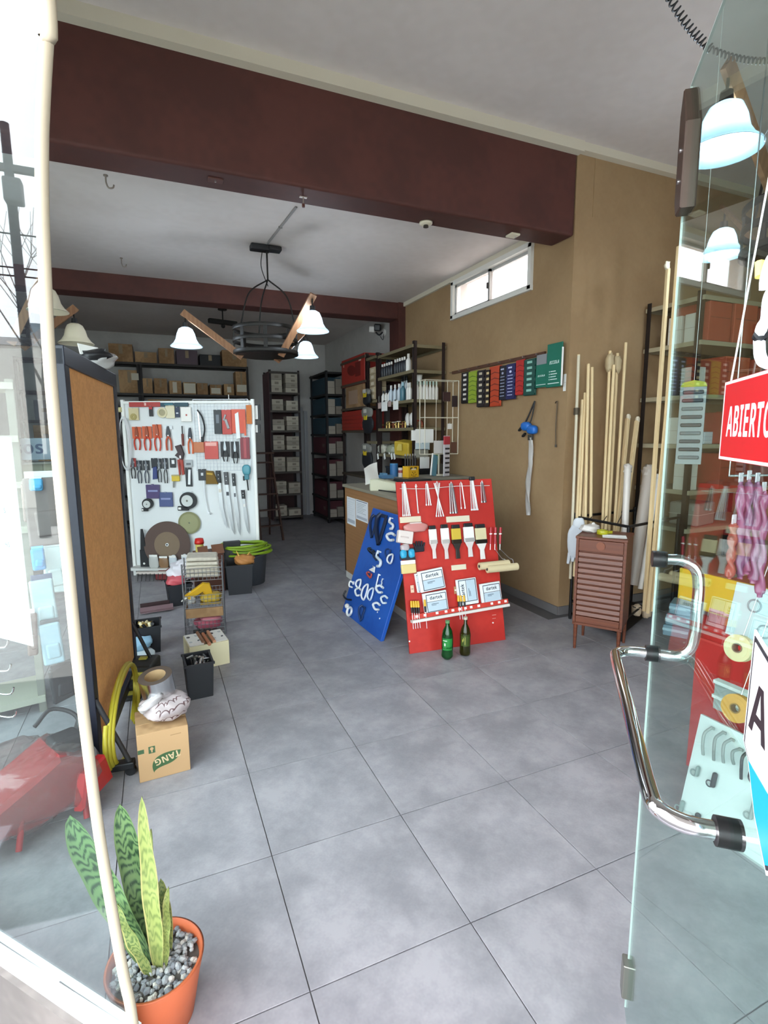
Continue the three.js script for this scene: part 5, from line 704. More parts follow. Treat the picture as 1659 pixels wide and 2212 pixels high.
{
  shelfUnit('bottle_shelf', 'tall steel shelf of bottles against the tan wall', [S1X, 0, -6.55], 1.02, .44, 2.64, [.4, .9, ...S1Y], -Math.PI / 2);
  const kb = crop(720, 720, .1748);
  const white = M('#d9d6cf', .45), dark = M('#1d2026', .4);
  const bottleAt = (name, label, group, p, h, r, bm, cm) => { const t = thing(name, label, 'bottle', p, 0, group); mesh('bottle', lathe([[0, 0], [r, 0], [r, h * .6], [r * .45, h * .75], [r * .4, h * .84], [0, h * .84]], 14), bm, t); mesh('cap', cyl(r * .48, r * .55, h * .2, 12, 0, h * .9, 0), cm, t); };
  const row = (n, x0, x1, yv, lev, h, r, bm, cm, label, group, dx = .05) => { for (let i = 0; i < n; i++) { const [u, v] = kb(x0 + (x1 - x0) * (n > 1 ? i / (n - 1) : .5), yv), p = onX(u, v, S1X + dx); bottleAt('bottle', label, group, V(S1X + dx, S1Y[lev] + .003, p.z), h, r, bm, cm); } };
  row(5, 608, 722, 480, 3, .17, .025, dark, white, 'dark bottle with white cap in five on upper shelf', 'left five bottles on the upper shelf'); row(5, 768, 884, 420, 3, .18, .026, dark, white, 'dark bottle with white cap in five beside white tub', 'right five bottles on the upper shelf'); row(2, 668, 700, 350, 3, .33, .034, dark, white, 'tall dark bottle with white cap behind shorter bottles', 'tall bottles behind', .2);
  row(1, 930, 930, 390, 3, .2, .034, white, M('#c9c4ba', .5), 'white tub at near end of upper bottle row', 'white tubs'); row(4, 585, 690, 780, 2, .16, .026, white, dark, 'white bottle with dark cap on middle shelf', 'white bottles on the middle shelf'); row(3, 715, 815, 750, 2, .21, .028, M('#b9c4cc', .4), white, 'pale grey bottle on middle shelf beside teal bottle', 'pale grey bottles on the middle shelf'); row(1, 860, 860, 740, 2, .22, .036, M('#3f6a78', .35), M('#8aa9b4', .4), 'teal bottle on middle shelf', 'teal bottle'); row(3, 850, 905, 620, 2, .33, .026, M('#c2c9cd', .4), dark, 'tall silver bottle at back of middle shelf', 'tall silver bottles', .2); row(2, 925, 948, 760, 2, .2, .024, white, white, 'white bottle at near end of middle shelf', 'white end bottles');
  // bottles seen through the open end
  for (let i = 0; i < 7; i++) { const p = onZ(...kb(1030 + i * 39, 745), -5.6); bottleAt('squeeze_bottle', 'white squeeze bottle in row at open shelf end', 'white squeeze bottles at the shelf end', V(p.x, S1Y[2] + .003, -5.58), .21, .022, white, M('#a9c0b4', .5)); }
  { const p = onZ(...kb(1040, 640), -5.8), t = thing('white_mug_tub', 'white round tub at back of shelf end', 'tub', [p.x, S1Y[2] + .22, -5.75]); mesh('tub', cyl(.035, .03, .07, 16, 0, .035, 0), white, t); mesh('lid', cyl(.037, .037, .012, 16, 0, .075, 0), M('#bdb9b0', .5), t); mesh('box', rbox(.1, .2, .1, .004, 0, -.112, 0), M('#8f8a7c', .7), t); }
  // hanging price cards
  for (const [a, b, c, d, label] of [[598, 845, 668, 958, 'white price card hung on middle shelf edge, left one'], [742, 832, 804, 940, 'white price card hung on middle shelf edge, right one'], [555, 860, 590, 930, 'pale pink packet hung on far shelf post'], [680, 840, 715, 905, 'pinkish packet hung between white price cards']]) { const p0 = onX(...kb(a, b), S1X - .01), p1 = onX(...kb(c, d), S1X - .01), w = Math.abs(p0.z - p1.z), h = Math.abs(p0.y - p1.y), t = thing('hanging_card', label, 'card', [S1X - .012, (p0.y + p1.y) / 2, (p0.z + p1.z) / 2], -Math.PI / 2); mesh('card', box(w, h, .004), label.includes('pink') ? M('#b79f98', .6) : PAPER, t); mesh('clip', box(w * .3, .02, .008, 0, h / 2, 0), STEEL, t); }
  // brass taps
  for (let i = 0; i < 9; i++) { const p = onX(...kb(580 + i * 38, 1130), S1X + .08), t = thing('brass_tap', 'small brass tap standing on the tap shelf', 'tap', [S1X + .08 + (i % 3) * .05, S1Y[1] + .002, p.z], i, 'brass taps on the shelf'); mesh('body', [cyl(.012, .016, .07, 10, 0, .035, 0), rod([0, .05, 0], [.05, .045, 0], .01)], i % 3 === 2 ? M('#9a5a3c', .45, .5) : BRASS, t); mesh('lever', rbox(.05, .01, .012, .003, 0, .08, 0), i % 2 ? BRASS : M('#d5cdb8', .4), t); }
  for (let i = 0; i < 2; i++) { const p = onX(...kb(822 + i * 52, 1060), S1X + .05), t = thing('white_faucet_handle', 'white oval faucet pack standing behind brass taps', 'packet', [S1X + .16, S1Y[1] + .002, p.z], 0, 'white faucet packs'); mesh('pack', mv(blob(.03, .08, .035, .04, 3, 1, 12), 0, .1, 0), white, t); mesh('foot', cyl(.02, .025, .03, 10, 0, .015, 0), dark, t); }
  for (let i = 0; i < 4; i++) { const p = onZ(...kb(1010 + i * 38, 1090), -5.6), t = thing('copper_fitting', 'copper elbow fitting on tap shelf end', 'fitting', [p.x, S1Y[1] + .002, -5.58 - (i % 2) * .06], i, 'copper fittings on the shelf end'); mesh('elbow', tube([[0, 0, 0], [0, .05, 0], [.015, .075, 0], [.05, .08, 0]], .011, 16), M('#8f4a36', .4, .6), t); mesh('collar', tor(.013, .004, 14, 0, .02, 0, Math.PI / 2), BRASS, t); }
  // shelf 1.34: yellow clutter, papers pinned to the post
  const kc = crop(720, 900, .19289);
  { const p = onX(...kc(790, 390), S1X + .03), t = thing('yellow_carton', 'creased yellow packet on the lower shelf', 'packet', [S1X + .06, S1Y[0] + .1, p.z], .2); mesh('packet', rbox(.18, .17, .24, .02, 0, -.01, 0, .1, .2, .12), M('#b79a2e', .5), t); mesh('label', box(.002, .08, .1, -.102, 0, 0), M('#cdb75e', .5), t); }
  for (const [a, c, hex, label] of [[500, 560, '#b9b5a4', 'pale green clear packets on lower shelf'], [570, 700, '#9ea28c', 'olive clear packets on lower shelf']]) { const p = onX(...kc((a + c) / 2, 395), S1X + .04), t = thing('shelf_packet', label, 'packet', [S1X + .08, S1Y[0] + .06, p.z]); mesh('packet', mv(blob(.06, .06, .12, .14, 5, a, 14)), M(hex, .4), t); mesh('tag', box(.004, .05, .03, -.06, -.06, .02), PAPER, t); }
  for (const x of [500, 575, 655, 685]) { const p = onX(...kc(x, 445), S1X - .012), t = thing('shelf_tag', 'small white tag hanging under lower shelf edge', 'tag', [S1X - .013, p.y, p.z], -Math.PI / 2, 'white tags under the lower shelf'); mesh('tag', mv(box(.045, .075, .003), 0, 0, 0, 0, 0, .3), PAPER, t); mesh('string', rod([0, .04, 0], [0, .09, 0], .0015), WHITE, t); }
  for (const [a, b, c, d, label] of [[868, 152, 925, 268, 'narrow white paper pinned to shelf post'], [918, 140, 1118, 292, 'wide white paper sheet pinned across shelf end'], [915, 295, 1075, 370, 'lower bluish paper sheet behind wide white sheet'], [965, 452, 1070, 578, 'square cream paper note low on shelf end'], [905, 365, 1060, 455, 'grey paper packet on the shelf end']]) { const p0 = onZ(...kc(a, b), -5.5), p1 = onZ(...kc(c, d), -5.5), t = thing('pinned_paper', label, 'paper', [(p0.x + p1.x) / 2, (p0.y + p1.y) / 2, -5.495 + (b % 7) * .0012]); mesh('sheet', box(Math.abs(p0.x - p1.x), Math.abs(p0.y - p1.y), .003), label.includes('grey') ? M('#918d80', .8) : label.includes('bluish') ? M('#bcc8cc', .8) : PAPER, t); mesh('pin', cyl(.005, .005, .006, 8, 0, Math.abs(p0.y - p1.y) * .45, .004, Math.PI / 2), label.includes('bluish') ? M('#2c6a78', .5) : STEEL, t); }
  for (let i = 0; i < 3; i++) { const t = thing('dark_crate', 'dark crate on low shelf behind the counter', 'crate', [S1X + .2, [.9, .9, .4][i] + .003, -5.8 - (i % 2) * .4], 0, 'dark crates on the low shelves'); mesh('crate', rbox(.34, .28, .34, .01, 0, .14, 0), M('#22252b', .6), t); mesh('lip', box(.35, .02, .35, 0, .27, 0), M('#2c3038', .6), t); }
}
// narrow section and red box section beyond
{
  shelfUnit('narrow_shelf', 'narrow steel shelf bay of small cartons beside bottle shelf', [S1X, 0, -6.62], .34, .44, 2.66, [.5, 1.0, 1.5, 2.05, 2.62], Math.PI / 2); 
  const nu = scene.children[scene.children.length - 1]; nu.position.set(XR - .02, 0, -6.98); nu.rotation.y = -Math.PI / 2; nu.position.set(S1X, 0, -6.96);
  for (let i = 0; i < 5; i++) { const t = thing('small_carton', 'small beige carton in the stack on narrow shelf', 'carton', [S1X + .09, 2.06 + i * .085, -6.76], 0, 'beige cartons on the narrow shelf'); mesh('carton', rbox(.16, .082, .2, .003, 0, .042, 0), M(['#a89676', '#b5a484', '#9c8a6c'][i % 3], .8), t); mesh('label', box(.002, .04, .1, -.081, .04, 0), M('#cfc4ac', .7), t); }
  shelfUnit('red_case_shelf', 'dark steel shelf bay of red power tool cases', [S1X, 0, -8.05], 1.05, .44, 2.7, [.5, 1.0, ...[1195, 915, 612].map((y) => onX(...crop(720, 720, .1748)(240, y), S1X + .01).y - .006), 2.68], -Math.PI / 2, M('#4a3f33', .6), POST);
  const rc = M('#9c2a20', .5), rm = print(128, 96, (x, a, b) => { x.fillStyle = '#a52d22'; x.fillRect(0, 0, a, b); x.fillStyle = '#6e1a14'; x.beginPath(); x.ellipse(58, 44, 26, 18, .4, 0, 7); x.fill(); x.fillRect(80, 20, 30, 50); x.fillStyle = '#d8b4a6'; x.fillRect(10, 8, 34, 6); x.fillRect(8, 8, 6, 16); x.fillRect(100, 10, 14, 10); });
  const kb = crop(720, 720, .1748);
  for (const [a, b, c, d, m, label] of [[100, 345, 385, 612, 0, 'red printed tool carton on topmost bay of dark shelf'], [150, 672, 375, 915, 1, 'brown tool carton below the red printed carton'], [105, 975, 358, 1195, 2, 'plain red crate on the dark shelf bay']]) { const p0 = onX(...kb(a, b), S1X + .01), p1 = onX(...kb(c, d), S1X + .01), w = Math.abs(p0.z - p1.z), h = Math.abs(p0.y - p1.y), t = thing('tool_carton', label, 'carton', [S1X + .012, (p0.y + p1.y) / 2, (p0.z + p1.z) / 2], -Math.PI / 2); mesh('carton', rbox(w, h, .34, .006, 0, 0, -.17), m === 1 ? CARTON2 : rc, t); if (m === 0) mesh('printed_face', face(w * .96, h * .94, 0, 0, .001), rm, t); if (m === 1) mesh('patch', [box(w * .5, h * .6, .002, -.05, 0, .001)], M('#a58872', .7), t); if (m === 2) mesh('crate_rib', [0, 1, 2, 3].map((i) => box(w, .012, .006, 0, -h * .35 + i * h * .2, .003)), M('#8a241c', .5), t); }
  // gloves with yellow tags
  for (const [a, b, c, d, dx, label] of [[365, 700, 475, 880, 0, 'black work gloves with yellow tag, uppermost pair'], [345, 925, 515, 1250, 0, 'black and grey work gloves with yellow tag, middle pair'], [345, 1360, 500, 1680, 0, 'black work gloves with yellow tag, lowest pair']]) {
    const p0 = onX(...kb(a, b), S1X - .03), p1 = onX(...kb(c, d), S1X - .03), w = Math.abs(p0.z - p1.z), h = Math.abs(p0.y - p1.y), t = thing('work_gloves', label, 'gloves', [S1X - .04, (p0.y + p1.y) / 2, (p0.z + p1.z) / 2], -Math.PI / 2);
    mesh('cuff', mv(blob(w * .4, h * .2, .03, .08, 4, a, 14), 0, h * .3, 0), M('#77756f', .8), t); mesh('palm', mv(blob(w * .38, h * .34, .03, .06, 4, b, 14), w * .05, -h * .14, 0), M('#15171d', .7), t); mesh('tag', ext([[-.05, -.03], [.05, -.03], [.06, .03], [0, .01], [-.06, .03]], .008, .002).translate(.02, h * .12, .035), M('#c9ad1e', .5), t); mesh('tag_card', box(.1, .05, .004, .0, h * .36, .034), M('#bdb9ad', .7), t);
  }
}
// ---- white wire rack in front of the bottle shelf ----
{
  const kc = crop(720, 720, .1748), A0 = onX(...kc(1235, 590), 2.78), Z0 = -5.3, X0 = 2.72, X1 = 3.14, Yb = onZ(...kc(1240, 1490), Z0).y, Yt = onZ(...kc(1240, 590), Z0).y, t = thing('wire_spinner_rack', 'tall white wire rack of small cards beside bottle shelf', 'wire rack', [X0, Yb, Z0]), w = X1 - X0, h = Yt - Yb;
  const W4 = M('#d6cfbb', .45); for (const [x, z] of [[0, 0], [w, 0], [w, .12], [0, .12]]) mesh('upright', rod([x, 0, z], [x, h, z], .005), W4, t); for (const y of [0, h * .5, h]) mesh('hoop', [rod([0, y, 0], [w, y, 0], .004), rod([0, y, .12], [w, y, .12], .004), rod([0, y, 0], [0, y, .12], .004), rod([w, y, 0], [w, y, .12], .004)], W4, t); for (const f of [.33, .66]) mesh('wire', rod([w * f, 0, .12], [w * f, h, .12], .003), W4, t); mesh('leg', rod([w / 2, 0, .06], [w / 2, -Yb + 1.136, .06], .01), W4, t); mesh('base', cyl(.09, .09, .01, 20, w / 2, -Yb + 1.141, .06), W4, t);
  for (const [x, y, ww, hh, hex, label] of [[.62, .78, .22, .1, '#3a1f20', 'maroon card on white wire rack upper part'], [.86, .72, .16, .12, '#2c1a1c', 'dark maroon card at right of wire rack'], [.72, .38, .12, .06, '#d8d3cb', 'white card pair in middle of wire rack'], [.4, .1, .3, .14, '#c4bfb9', 'white and black card at foot of wire rack'], [.85, .09, .18, .12, '#5a3a2c', 'brown card at foot of wire rack']]) { const c = thing('rack_card', label, 'card', [X0 + w * x, Yb + h * y, Z0 + .135]); mesh('card', rbox(w * ww, hh, .01, .003), M(hex, .5), c); mesh('hook', rod([0, hh / 2, -.015], [0, hh / 2 + .01, .01], .002), STEEL, c); }
}
// ---- wooden tambour cabinet ----
const MAHOG = texMat(woodTex([86, 42, 24], [116, 62, 36], 57, 'x'), .42);
{
  const a = V(2.76, 0, -2.92), b = V(2.94, 0, -2.66), d = b.clone().sub(a), W3 = .34, D3 = .33, t = thing('slatted_cabinet', 'small brown wooden cabinet with slatted front on thin legs', 'cabinet', [2.88, 0, -2.78], Math.atan2(-d.z, d.x)), y0 = .2, H3 = .85;
  mesh('side', box(.018, H3 - y0, D3, -W3 / 2 + .009, (H3 + y0) / 2, -D3 / 2), MAHOG, t); mesh('side', box(.018, H3 - y0, D3, W3 / 2 - .009, (H3 + y0) / 2, -D3 / 2), MAHOG, t); mesh('back', box(W3 - .036, H3 - y0, .01, 0, (H3 + y0) / 2, -D3 + .005), MAHOG, t); mesh('top', rbox(W3 + .01, .018, D3 + .01, .003, 0, H3, -D3 / 2), MAHOG, t); mesh('bottom', box(W3, .018, D3, 0, y0, -D3 / 2), MAHOG, t);
  mesh('interior', box(W3 - .04, H3 - y0 - .03, .01, 0, (H3 + y0) / 2, -.03), MAHOG, t);
  const dr = mesh('drawer_front', rbox(W3 - .04, .085, .016, .003, 0, H3 - .055, -.006), MAHOG, t); mesh('pull', mv(cyl(.03, .03, .014, 18, 0, 0, 0, Math.PI / 2), 0, H3 - .05, .004), M('#7a3f22', .4), dr);
  for (let i = 0; i < 13; i++) mesh('slat', mv(rbox(W3 - .04, .03, .012, .003), 0, H3 - .125 - i * .0405, -.008, -.25), MAHOG, t); mesh('bottom_rail', rbox(W3 - .04, .05, .014, .003, 0, y0 + .035, -.006), MAHOG, t);
  for (const [x, z] of [[-1, -.018], [1, -.018], [-1, -D3 + .018], [1, -D3 + .018]]) mesh('leg', [cyl(.016, .01, y0, 8, x * (W3 / 2 - .02), y0 / 2, z)], MAHOG, t);
  const P = (x, y, z) => V(x, y, z).applyAxisAngle(V(0, 1, 0), t.rotation.y).add(t.position);
  const yt = thing('yellow_tape', 'bright yellow green tape roll on cabinet top', 'tape', P(-.02, H3 + .01, -.16)); mesh('roll', lathe([[.025, 0], [.04, 0], [.04, .03], [.025, .03], [.025, 0]], 24), M('#a8a51e', .4), yt); mesh('tail', box(.05, .02, .004, .05, .012, .02), M('#b5b02a', .4), yt);
  const wp = thing('white_paper', 'white sheet of paper lying on cabinet top', 'paper', P(.07, H3 + .011, -.1), t.rotation.y + .2); mesh('sheet', box(.16, .002, .12), PAPER, wp); mesh('fold', box(.16, .003, .004, 0, .001, 0), PAPER, wp);
  const bg = thing('white_plastic_bag', 'white plastic bag lying behind cabinet top edge', 'bag', P(-.12, H3 + .035, -.22)); mesh('bag', mv(blob(.07, .03, .06, .15, 5, 2, 14)), M('#d5d0ca', .4), bg); mesh('knot', ball(.014, 8, .03, .03, 0), M('#d5d0ca', .4), bg);
}
// ---- rack of wooden poles in the corner ----
{
  const t = thing('pole_rack', 'black wire corner rack holding wooden poles', 'rack', [0, 0, 0]), BK = M('#131214', .5, .3), y = .9;
  const A1 = V(3.23, y, -3.42), B1 = V(3.2, y, -2.9), C1 = V(4.0, y, -3.0), D1 = V(4.05, y, -3.42), bar = (p, q, r = .011) => rod(p, q, r);
  const fr = onY(1358, 1138, y), rt = onY(1438, 1082, y);
  mesh('hoop', [bar(A1, fr), bar(fr, V(3.97, y, -3.02)), bar(A1, V(3.97, y, -3.46))], BK, t);
  for (const p of [A1, V(3.97, y, -3.02), V(3.97, y, -3.46)]) mesh('post', rod(V(p.x, 0, p.z), V(p.x, y + .03, p.z), .013), BK, t); mesh('post', rod(V(fr.x, .0, fr.z), fr, .012), BK, t);
  mesh('low_hoop', [bar(V(A1.x, .16, A1.z), V(fr.x, .16, fr.z), .008), bar(V(fr.x, .16, fr.z), V(3.97, .16, -3.2), .008), bar(V(A1.x, .16, A1.z), V(3.97, .16, -3.46), .008)], BK, t);
  mesh('cross_wire', [[.3, .05], [.55, .05], [.8, .05]].map(([f]) => rod(A1.clone().lerp(fr, f), A1.clone().lerp(V(3.97, y, -3.46), f), .004)), BK, t); mesh('floor_tray', ext([[A1.x, -A1.z], [fr.x, -fr.z], [3.97, 3.2], [3.97, 3.46]], .008).rotateX(-Math.PI / 2).translate(0, .05, 0), BK, t);
  const pole = (u0, v0, u1, v1, zt, r, label, m = POLEWOOD, square, cap) => { const a = onZ(u0, v0, zt), b0 = onZ(u1, v1, zt + .12); const b = b0.y < .06 ? b0.setY(.06) : b0; const o = thing(square ? 'wooden_batten' : 'wooden_pole', label, 'pole', b, 0, 'wooden poles in the rack'), d = a.clone().sub(b); mesh('shaft', square ? beamBox([0, 0, 0], d, r * 2, r * 1.6) : rod([0, 0, 0], d, r, r, 10), m, o); mesh('end_grain', square ? beamBox(d, d.clone().multiplyScalar(1.003), r * 1.9, r * 1.5) : rod(d, d.clone().multiplyScalar(1.004), r * .96), M('#d9c093', .7), o); if (cap) cap(o, d); return o; };
  const z = -3.46;
  pole(1250, 768, 1232, 1250, z, .012, 'pale pole with metal cap in wall corner', M('#c9bfa6', .5), 0, (o, d) => { mesh('cap', rod(d.clone().multiplyScalar(.74), d.clone().multiplyScalar(.77), .024), M('#4a3f2e', .5, .3), o); });
  [[1264, 850, 1246, 1230], [1271, 788, 1262, 1240], [1258, 865, 1240, 1245], [1279, 795, 1275, 1235], [1268, 905, 1255, 1240]].forEach(([a, b, c, d], i) => pole(a, b, c, d, z + .02 * (i % 2), .013, ['slim wooden pole, shorter one near the capped pole', 'tall slim wooden pole in the corner bunch', 'slim wooden pole touching the capped pole', 'slim tall wooden pole at right of corner bunch', 'lowest slim wooden pole of the corner bunch'][i]));
  [[1318, 760, 1298, 1220], [1334, 765, 1311, 1225], [1352, 742, 1322, 1225], [1326, 790, 1304, 1222]].forEach(([a, b, c, d], i) => pole(a, b, c, d, z + .015 * i, .013, ['wooden pole wrapped at head, left one', 'wooden pole wrapped at head, right one', 'tall slim wooden pole right of wrapped heads', 'wooden pole behind the wrapped pair'][i], POLEWOOD, 0, i < 2 ? (o, d) => mesh('wrapped_head', mv(blob(.032, .075, .03, .13, 9, i + 1, 18), d.x * .95, d.y * .95, d.z * .95), M('#b8a582', .6), o) : 0));
  for (const [a, b, c, d, label] of [[1356, 905, 1325, 1225, 'wrapped batten with plastic tip, left of pair'], [1376, 910, 1336, 1228, 'wrapped batten with plastic tip, right of pair']]) pole(a, b, c, d, z + .05, .016, label, POLEWOOD, 1, (o, dd) => mesh('plastic_tip', mv(blob(.02, .03, .016, .15, 5, 1, 10), dd.x * 1.02, dd.y * 1.01, dd.z), M('#d2c6ae', .35), o));
  pole(1443, 582, 1392, 1320, -2.92, .013, 'very tall square batten with torn wrap at top', POLEWOOD, 1, (o, d) => mesh('torn_wrap', mv(blob(.02, .03, .015, .2, 5, 2, 10), d.x * 1.005 - .01, d.y * 1.01, d.z), M('#e2d8c0', .35), o)); pole(1466, 535, 1408, 1320, -2.9, .0125, 'tallest square batten beside the glass door', POLEWOOD, 1); pole(1456, 700, 1399, 1325, -2.88, .009, 'square batten between the two tallest battens', POLEWOOD, 1);
  // plastic sleeves
  for (const [a, b, c, d, r, hex, label] of [[1356, 1012, 1347, 1145, .026, '#cfc8c0', 'white plastic wrapped tube leaning in rack, left one'], [1402, 1020, 1368, 1160, .045, '#a89d92', 'grey wrapped tube leaning in rack, wide one'], [1422, 1030, 1385, 1170, .02, '#d9d2c8', 'thin white wrapped tube leaning in rack, right one']]) { const p = onZ(a, b, -3.2), q = onZ(c, d, -3.1), o = thing('wrapped_tube', label, 'tube', q), e = p.clone().sub(q); mesh('tube', rod([0, -.4, .02], e, r, r * 1.05, 14), M(hex, .35), o); mesh('loose_end', mv(blob(r * 1.3, r * 1.4, r, .2, 5, a, 12), e.x, e.y, e.z), M(hex, .3), o); }
  // white glove bag hung on the post
  const g = pd(1221, 1165, 4.45), o = thing('white_glove', 'white cloth glove hanging on black rack post', 'glove', [3.15, g.y, -3.3], -.75); mesh('palm', mv(blob(.075, .15, .03, .06, 4, 1, 16)), M('#c7ccd2', .8), o); mesh('cuff', mv(blob(.045, .05, .025, .05, 4, 2, 12), .01, .15, 0), M('#d3d7db', .8), o); for (let i = 0; i < 4; i++) mesh('finger', rod([-.05 + i * .033, -.1, 0], [-.06 + i * .035, -.19 + (i % 3) * .02, .01], .016, .012), M('#c7ccd2', .8), o);
  for (let i = 0; i < 2; i++) { const q = onZ(1375 + i * 22, 1318 + i * 4, -3.05), n = thing('wrapped_ball', 'crumpled wrapped pole end on rack foot', 'wrap', [q.x, q.y, -3.05], 0, 'wrapped pole ends'); mesh('wrap', blob(.035, .05, .035, .12, 5, i, 12), M('#b9a58c', .5), n); mesh('cord', tor(.03, .004, 16, 0, .03, 0, Math.PI / 2), BLACK, n); }
}
// ---- shelf of red cartons in the far right corner ----
const S5X = 4.0, S5Y = [.35, .8, 1.12, 1.5, 1.9, 2.32, 2.66];
{
  shelfUnit('red_carton_shelf', 'dark steel shelf of orange red cartons behind glass door', [S5X, 0, -2.97], 1.3, .54, 2.7, S5Y, 0, M('#a59a80', .55, .2), M('#1f1715', .6, .2));
  const oc = [M('#a3422c', .6), M('#b04d32', .6), M('#963a28', .6)], wc = M('#cfc8bd', .7);
  [[5, .06, .26, .3, 0], [5, .36, .28, .34, 1], [5, .68, .3, .3, 2], [4, .3, .3, .34, 1], [4, .64, .3, .3, 0], [3, .3, .32, .26, 2], [3, .66, .3, .28, 1], [2, .34, .3, .3, 0], [2, .7, .3, .28, 2]].forEach(([lv, x, w, h, k], i) => { const t = thing('red_carton', 'orange red carton on corner shelf behind door glass', 'carton', [S5X + x + w / 2 + .02, S5Y[lv] + .003, -3.12], 0, 'orange red cartons on the corner shelf'); mesh('carton', rbox(w, Math.min(h, .31), .3, .004, 0, Math.min(h, .31) / 2, 0), oc[k], t); mesh('seam', box(w * .9, .006, .302, 0, Math.min(h, .31) * .6, 0), M('#7e3020', .6), t); });
  [[5, -3.1], [5, -3.25], [4, -3.1], [3, -3.2], [2, -3.1]].forEach(([lv, z], i) => { const t = thing('white_carton_stack', 'small white carton at shelf end behind door glass', 'carton', [S5X + .09, S5Y[lv] + .003, z + .02], 0, 'white cartons at the corner shelf end'); mesh('carton', rbox(.13, .22, .12, .003, 0, .11, 0), wc, t); mesh('seam', box(.131, .004, .121, 0, .11, 0), M('#a9a296', .7), t); });
  const t = thing('wrapped_parcel', 'pale paper parcel on the lower corner shelf', 'parcel', [S5X + .3, S5Y[1] + .003, -3.15], .2); mesh('parcel', rbox(.3, .2, .25, .02, 0, .1, 0), M('#8f8a7e', .8), t); mesh('string', box(.302, .004, .252, 0, .1, 0), M('#cfc9ba', .7), t);
}

// ================= BACK OF THE SHOP =================
const DK = M('#221b19', .65), DKS = M('#2e2622', .6);
{
  const Y = [.1, .55, 1.0, 1.42, 1.84, 2.29, 2.79], Z = -9.88, kA = crop(100, 600, .20494), kB = crop(0, 540, .33755);
  shelfUnit('rear_carton_shelf', 'long dark steel shelf of brown cartons along rear wall', [-1.9, 0, Z], 1.75, .42, 2.8, Y, 0, DKS, DK); shelfUnit('rear_carton_shelf', 'dark steel shelf of brown cartons behind the tool board', [-.15, 0, Z], 1.78, .42, 2.8, Y, 0, DKS, DK);
  const carton = (K, a, b, c, d, lev, mat, label, lab, group) => { const p0 = onZ(...K(a, b), Z - .02), p1 = onZ(...K(c, d), Z - .02), w = Math.abs(p1.x - p0.x) * .98, h = Math.max(.08, p0.y - Y[lev]), t = thing('brown_carton', label, 'carton', [(p0.x + p1.x) / 2, Y[lev] + .003, Z - .02], 0, group); mesh('carton', rbox(w, h, .3, .004, 0, h / 2, -.15), mat, t); mesh('tape', box(w * .16, h * .5, .002, 0, h * .7, .001), M('#8f7a5c', .5), t); if (lab) mesh('label', box(w * lab[2], h * lab[3], .002, w * lab[0], h * lab[1], .002), M('#cfc7b4', .8), t); };
  const G5 = 'cartons on the rear shelf', G6 = 'cartons on top of the rear shelf';
  carton(kA, 755, 970, 992, 1140, 5, CARTON, 'large brown carton with paper label on rear shelf', [.28, .72, .35, .3], G5); carton(kA, 1008, 1060, 1122, 1165, 5, CARTON, 'small brown carton next to the large labelled carton', 0, G5); carton(kA, 1130, 1060, 1278, 1170, 5, CARTON2, 'plain square brown carton third on rear shelf', 0, G5); carton(kA, 1292, 1085, 1428, 1180, 5, CARTON, 'brown carton with pale front third on rear shelf', [-.05, .5, .35, .8], G5); carton(kA, 1440, 1100, 1582, 1190, 5, CARTON, 'brown carton with wide crumpled pale front', [0, .5, .9, .8], G5);
  carton(kB, 1258, 852, 1332, 905, 5, CARTON2, 'plain dark carton beside the crumpled front carton', 0, G5); carton(kB, 1342, 862, 1420, 910, 5, CARTON2, 'brown carton with white label low on front', [0, .4, .8, .55], G5); carton(kB, 1432, 858, 1500, 912, 5, CARTON, 'small brown carton with small square label', [0, .5, .4, .5], G5); carton(kB, 1505, 778, 1585, 915, 5, CARTON2, 'tall brown carton with label at rear shelf end', [0, .3, .85, .3], G5);
  const dk = CARTON2, dk2 = CARTON; carton(kA, 648, 690, 920, 890, 6, dk, 'big brown carton on top of rear shelf', 0, G6); carton(kA, 928, 778, 1172, 930, 6, dk2, 'low brown carton on rear shelf top beside big carton', 0, G6); carton(kA, 1178, 740, 1355, 930, 6, dk, 'brown carton on rear shelf top beside grey box', 0, G6); carton(kA, 1365, 758, 1602, 940, 6, M('#5a4a52', .7), 'grey mauve box on rear shelf top below lit lamp', 0, G6); carton(kB, 1275, 668, 1415, 755, 6, M('#141417', .6), 'black case on rear shelf top', 0, G6); carton(kB, 1418, 640, 1582, 752, 6, CARTON2, 'brown carton at end of rear shelf top', 0, G6);
  let i = 0; for (const lv of [0, 1, 2, 3, 4]) for (let x = -1.75; x < 1.5; x += .42) { const h = rr(.2, .36), w = rr(.28, .38), t = thing('stored_carton', 'brown carton stored low on shelf behind tool board', 'carton', [x + .2, Y[lv] + .003, Z - .03], 0, 'cartons low on the rear shelves'); mesh('carton', rbox(w, h, .3, .004, 0, h / 2, -.15), [dk, dk2, M('#6f6d74', .7)][i++ % 3], t); mesh('label', box(w * .3, h * .2, .002, 0, h * .5, .001), M('#5a534c', .8), t); }
}
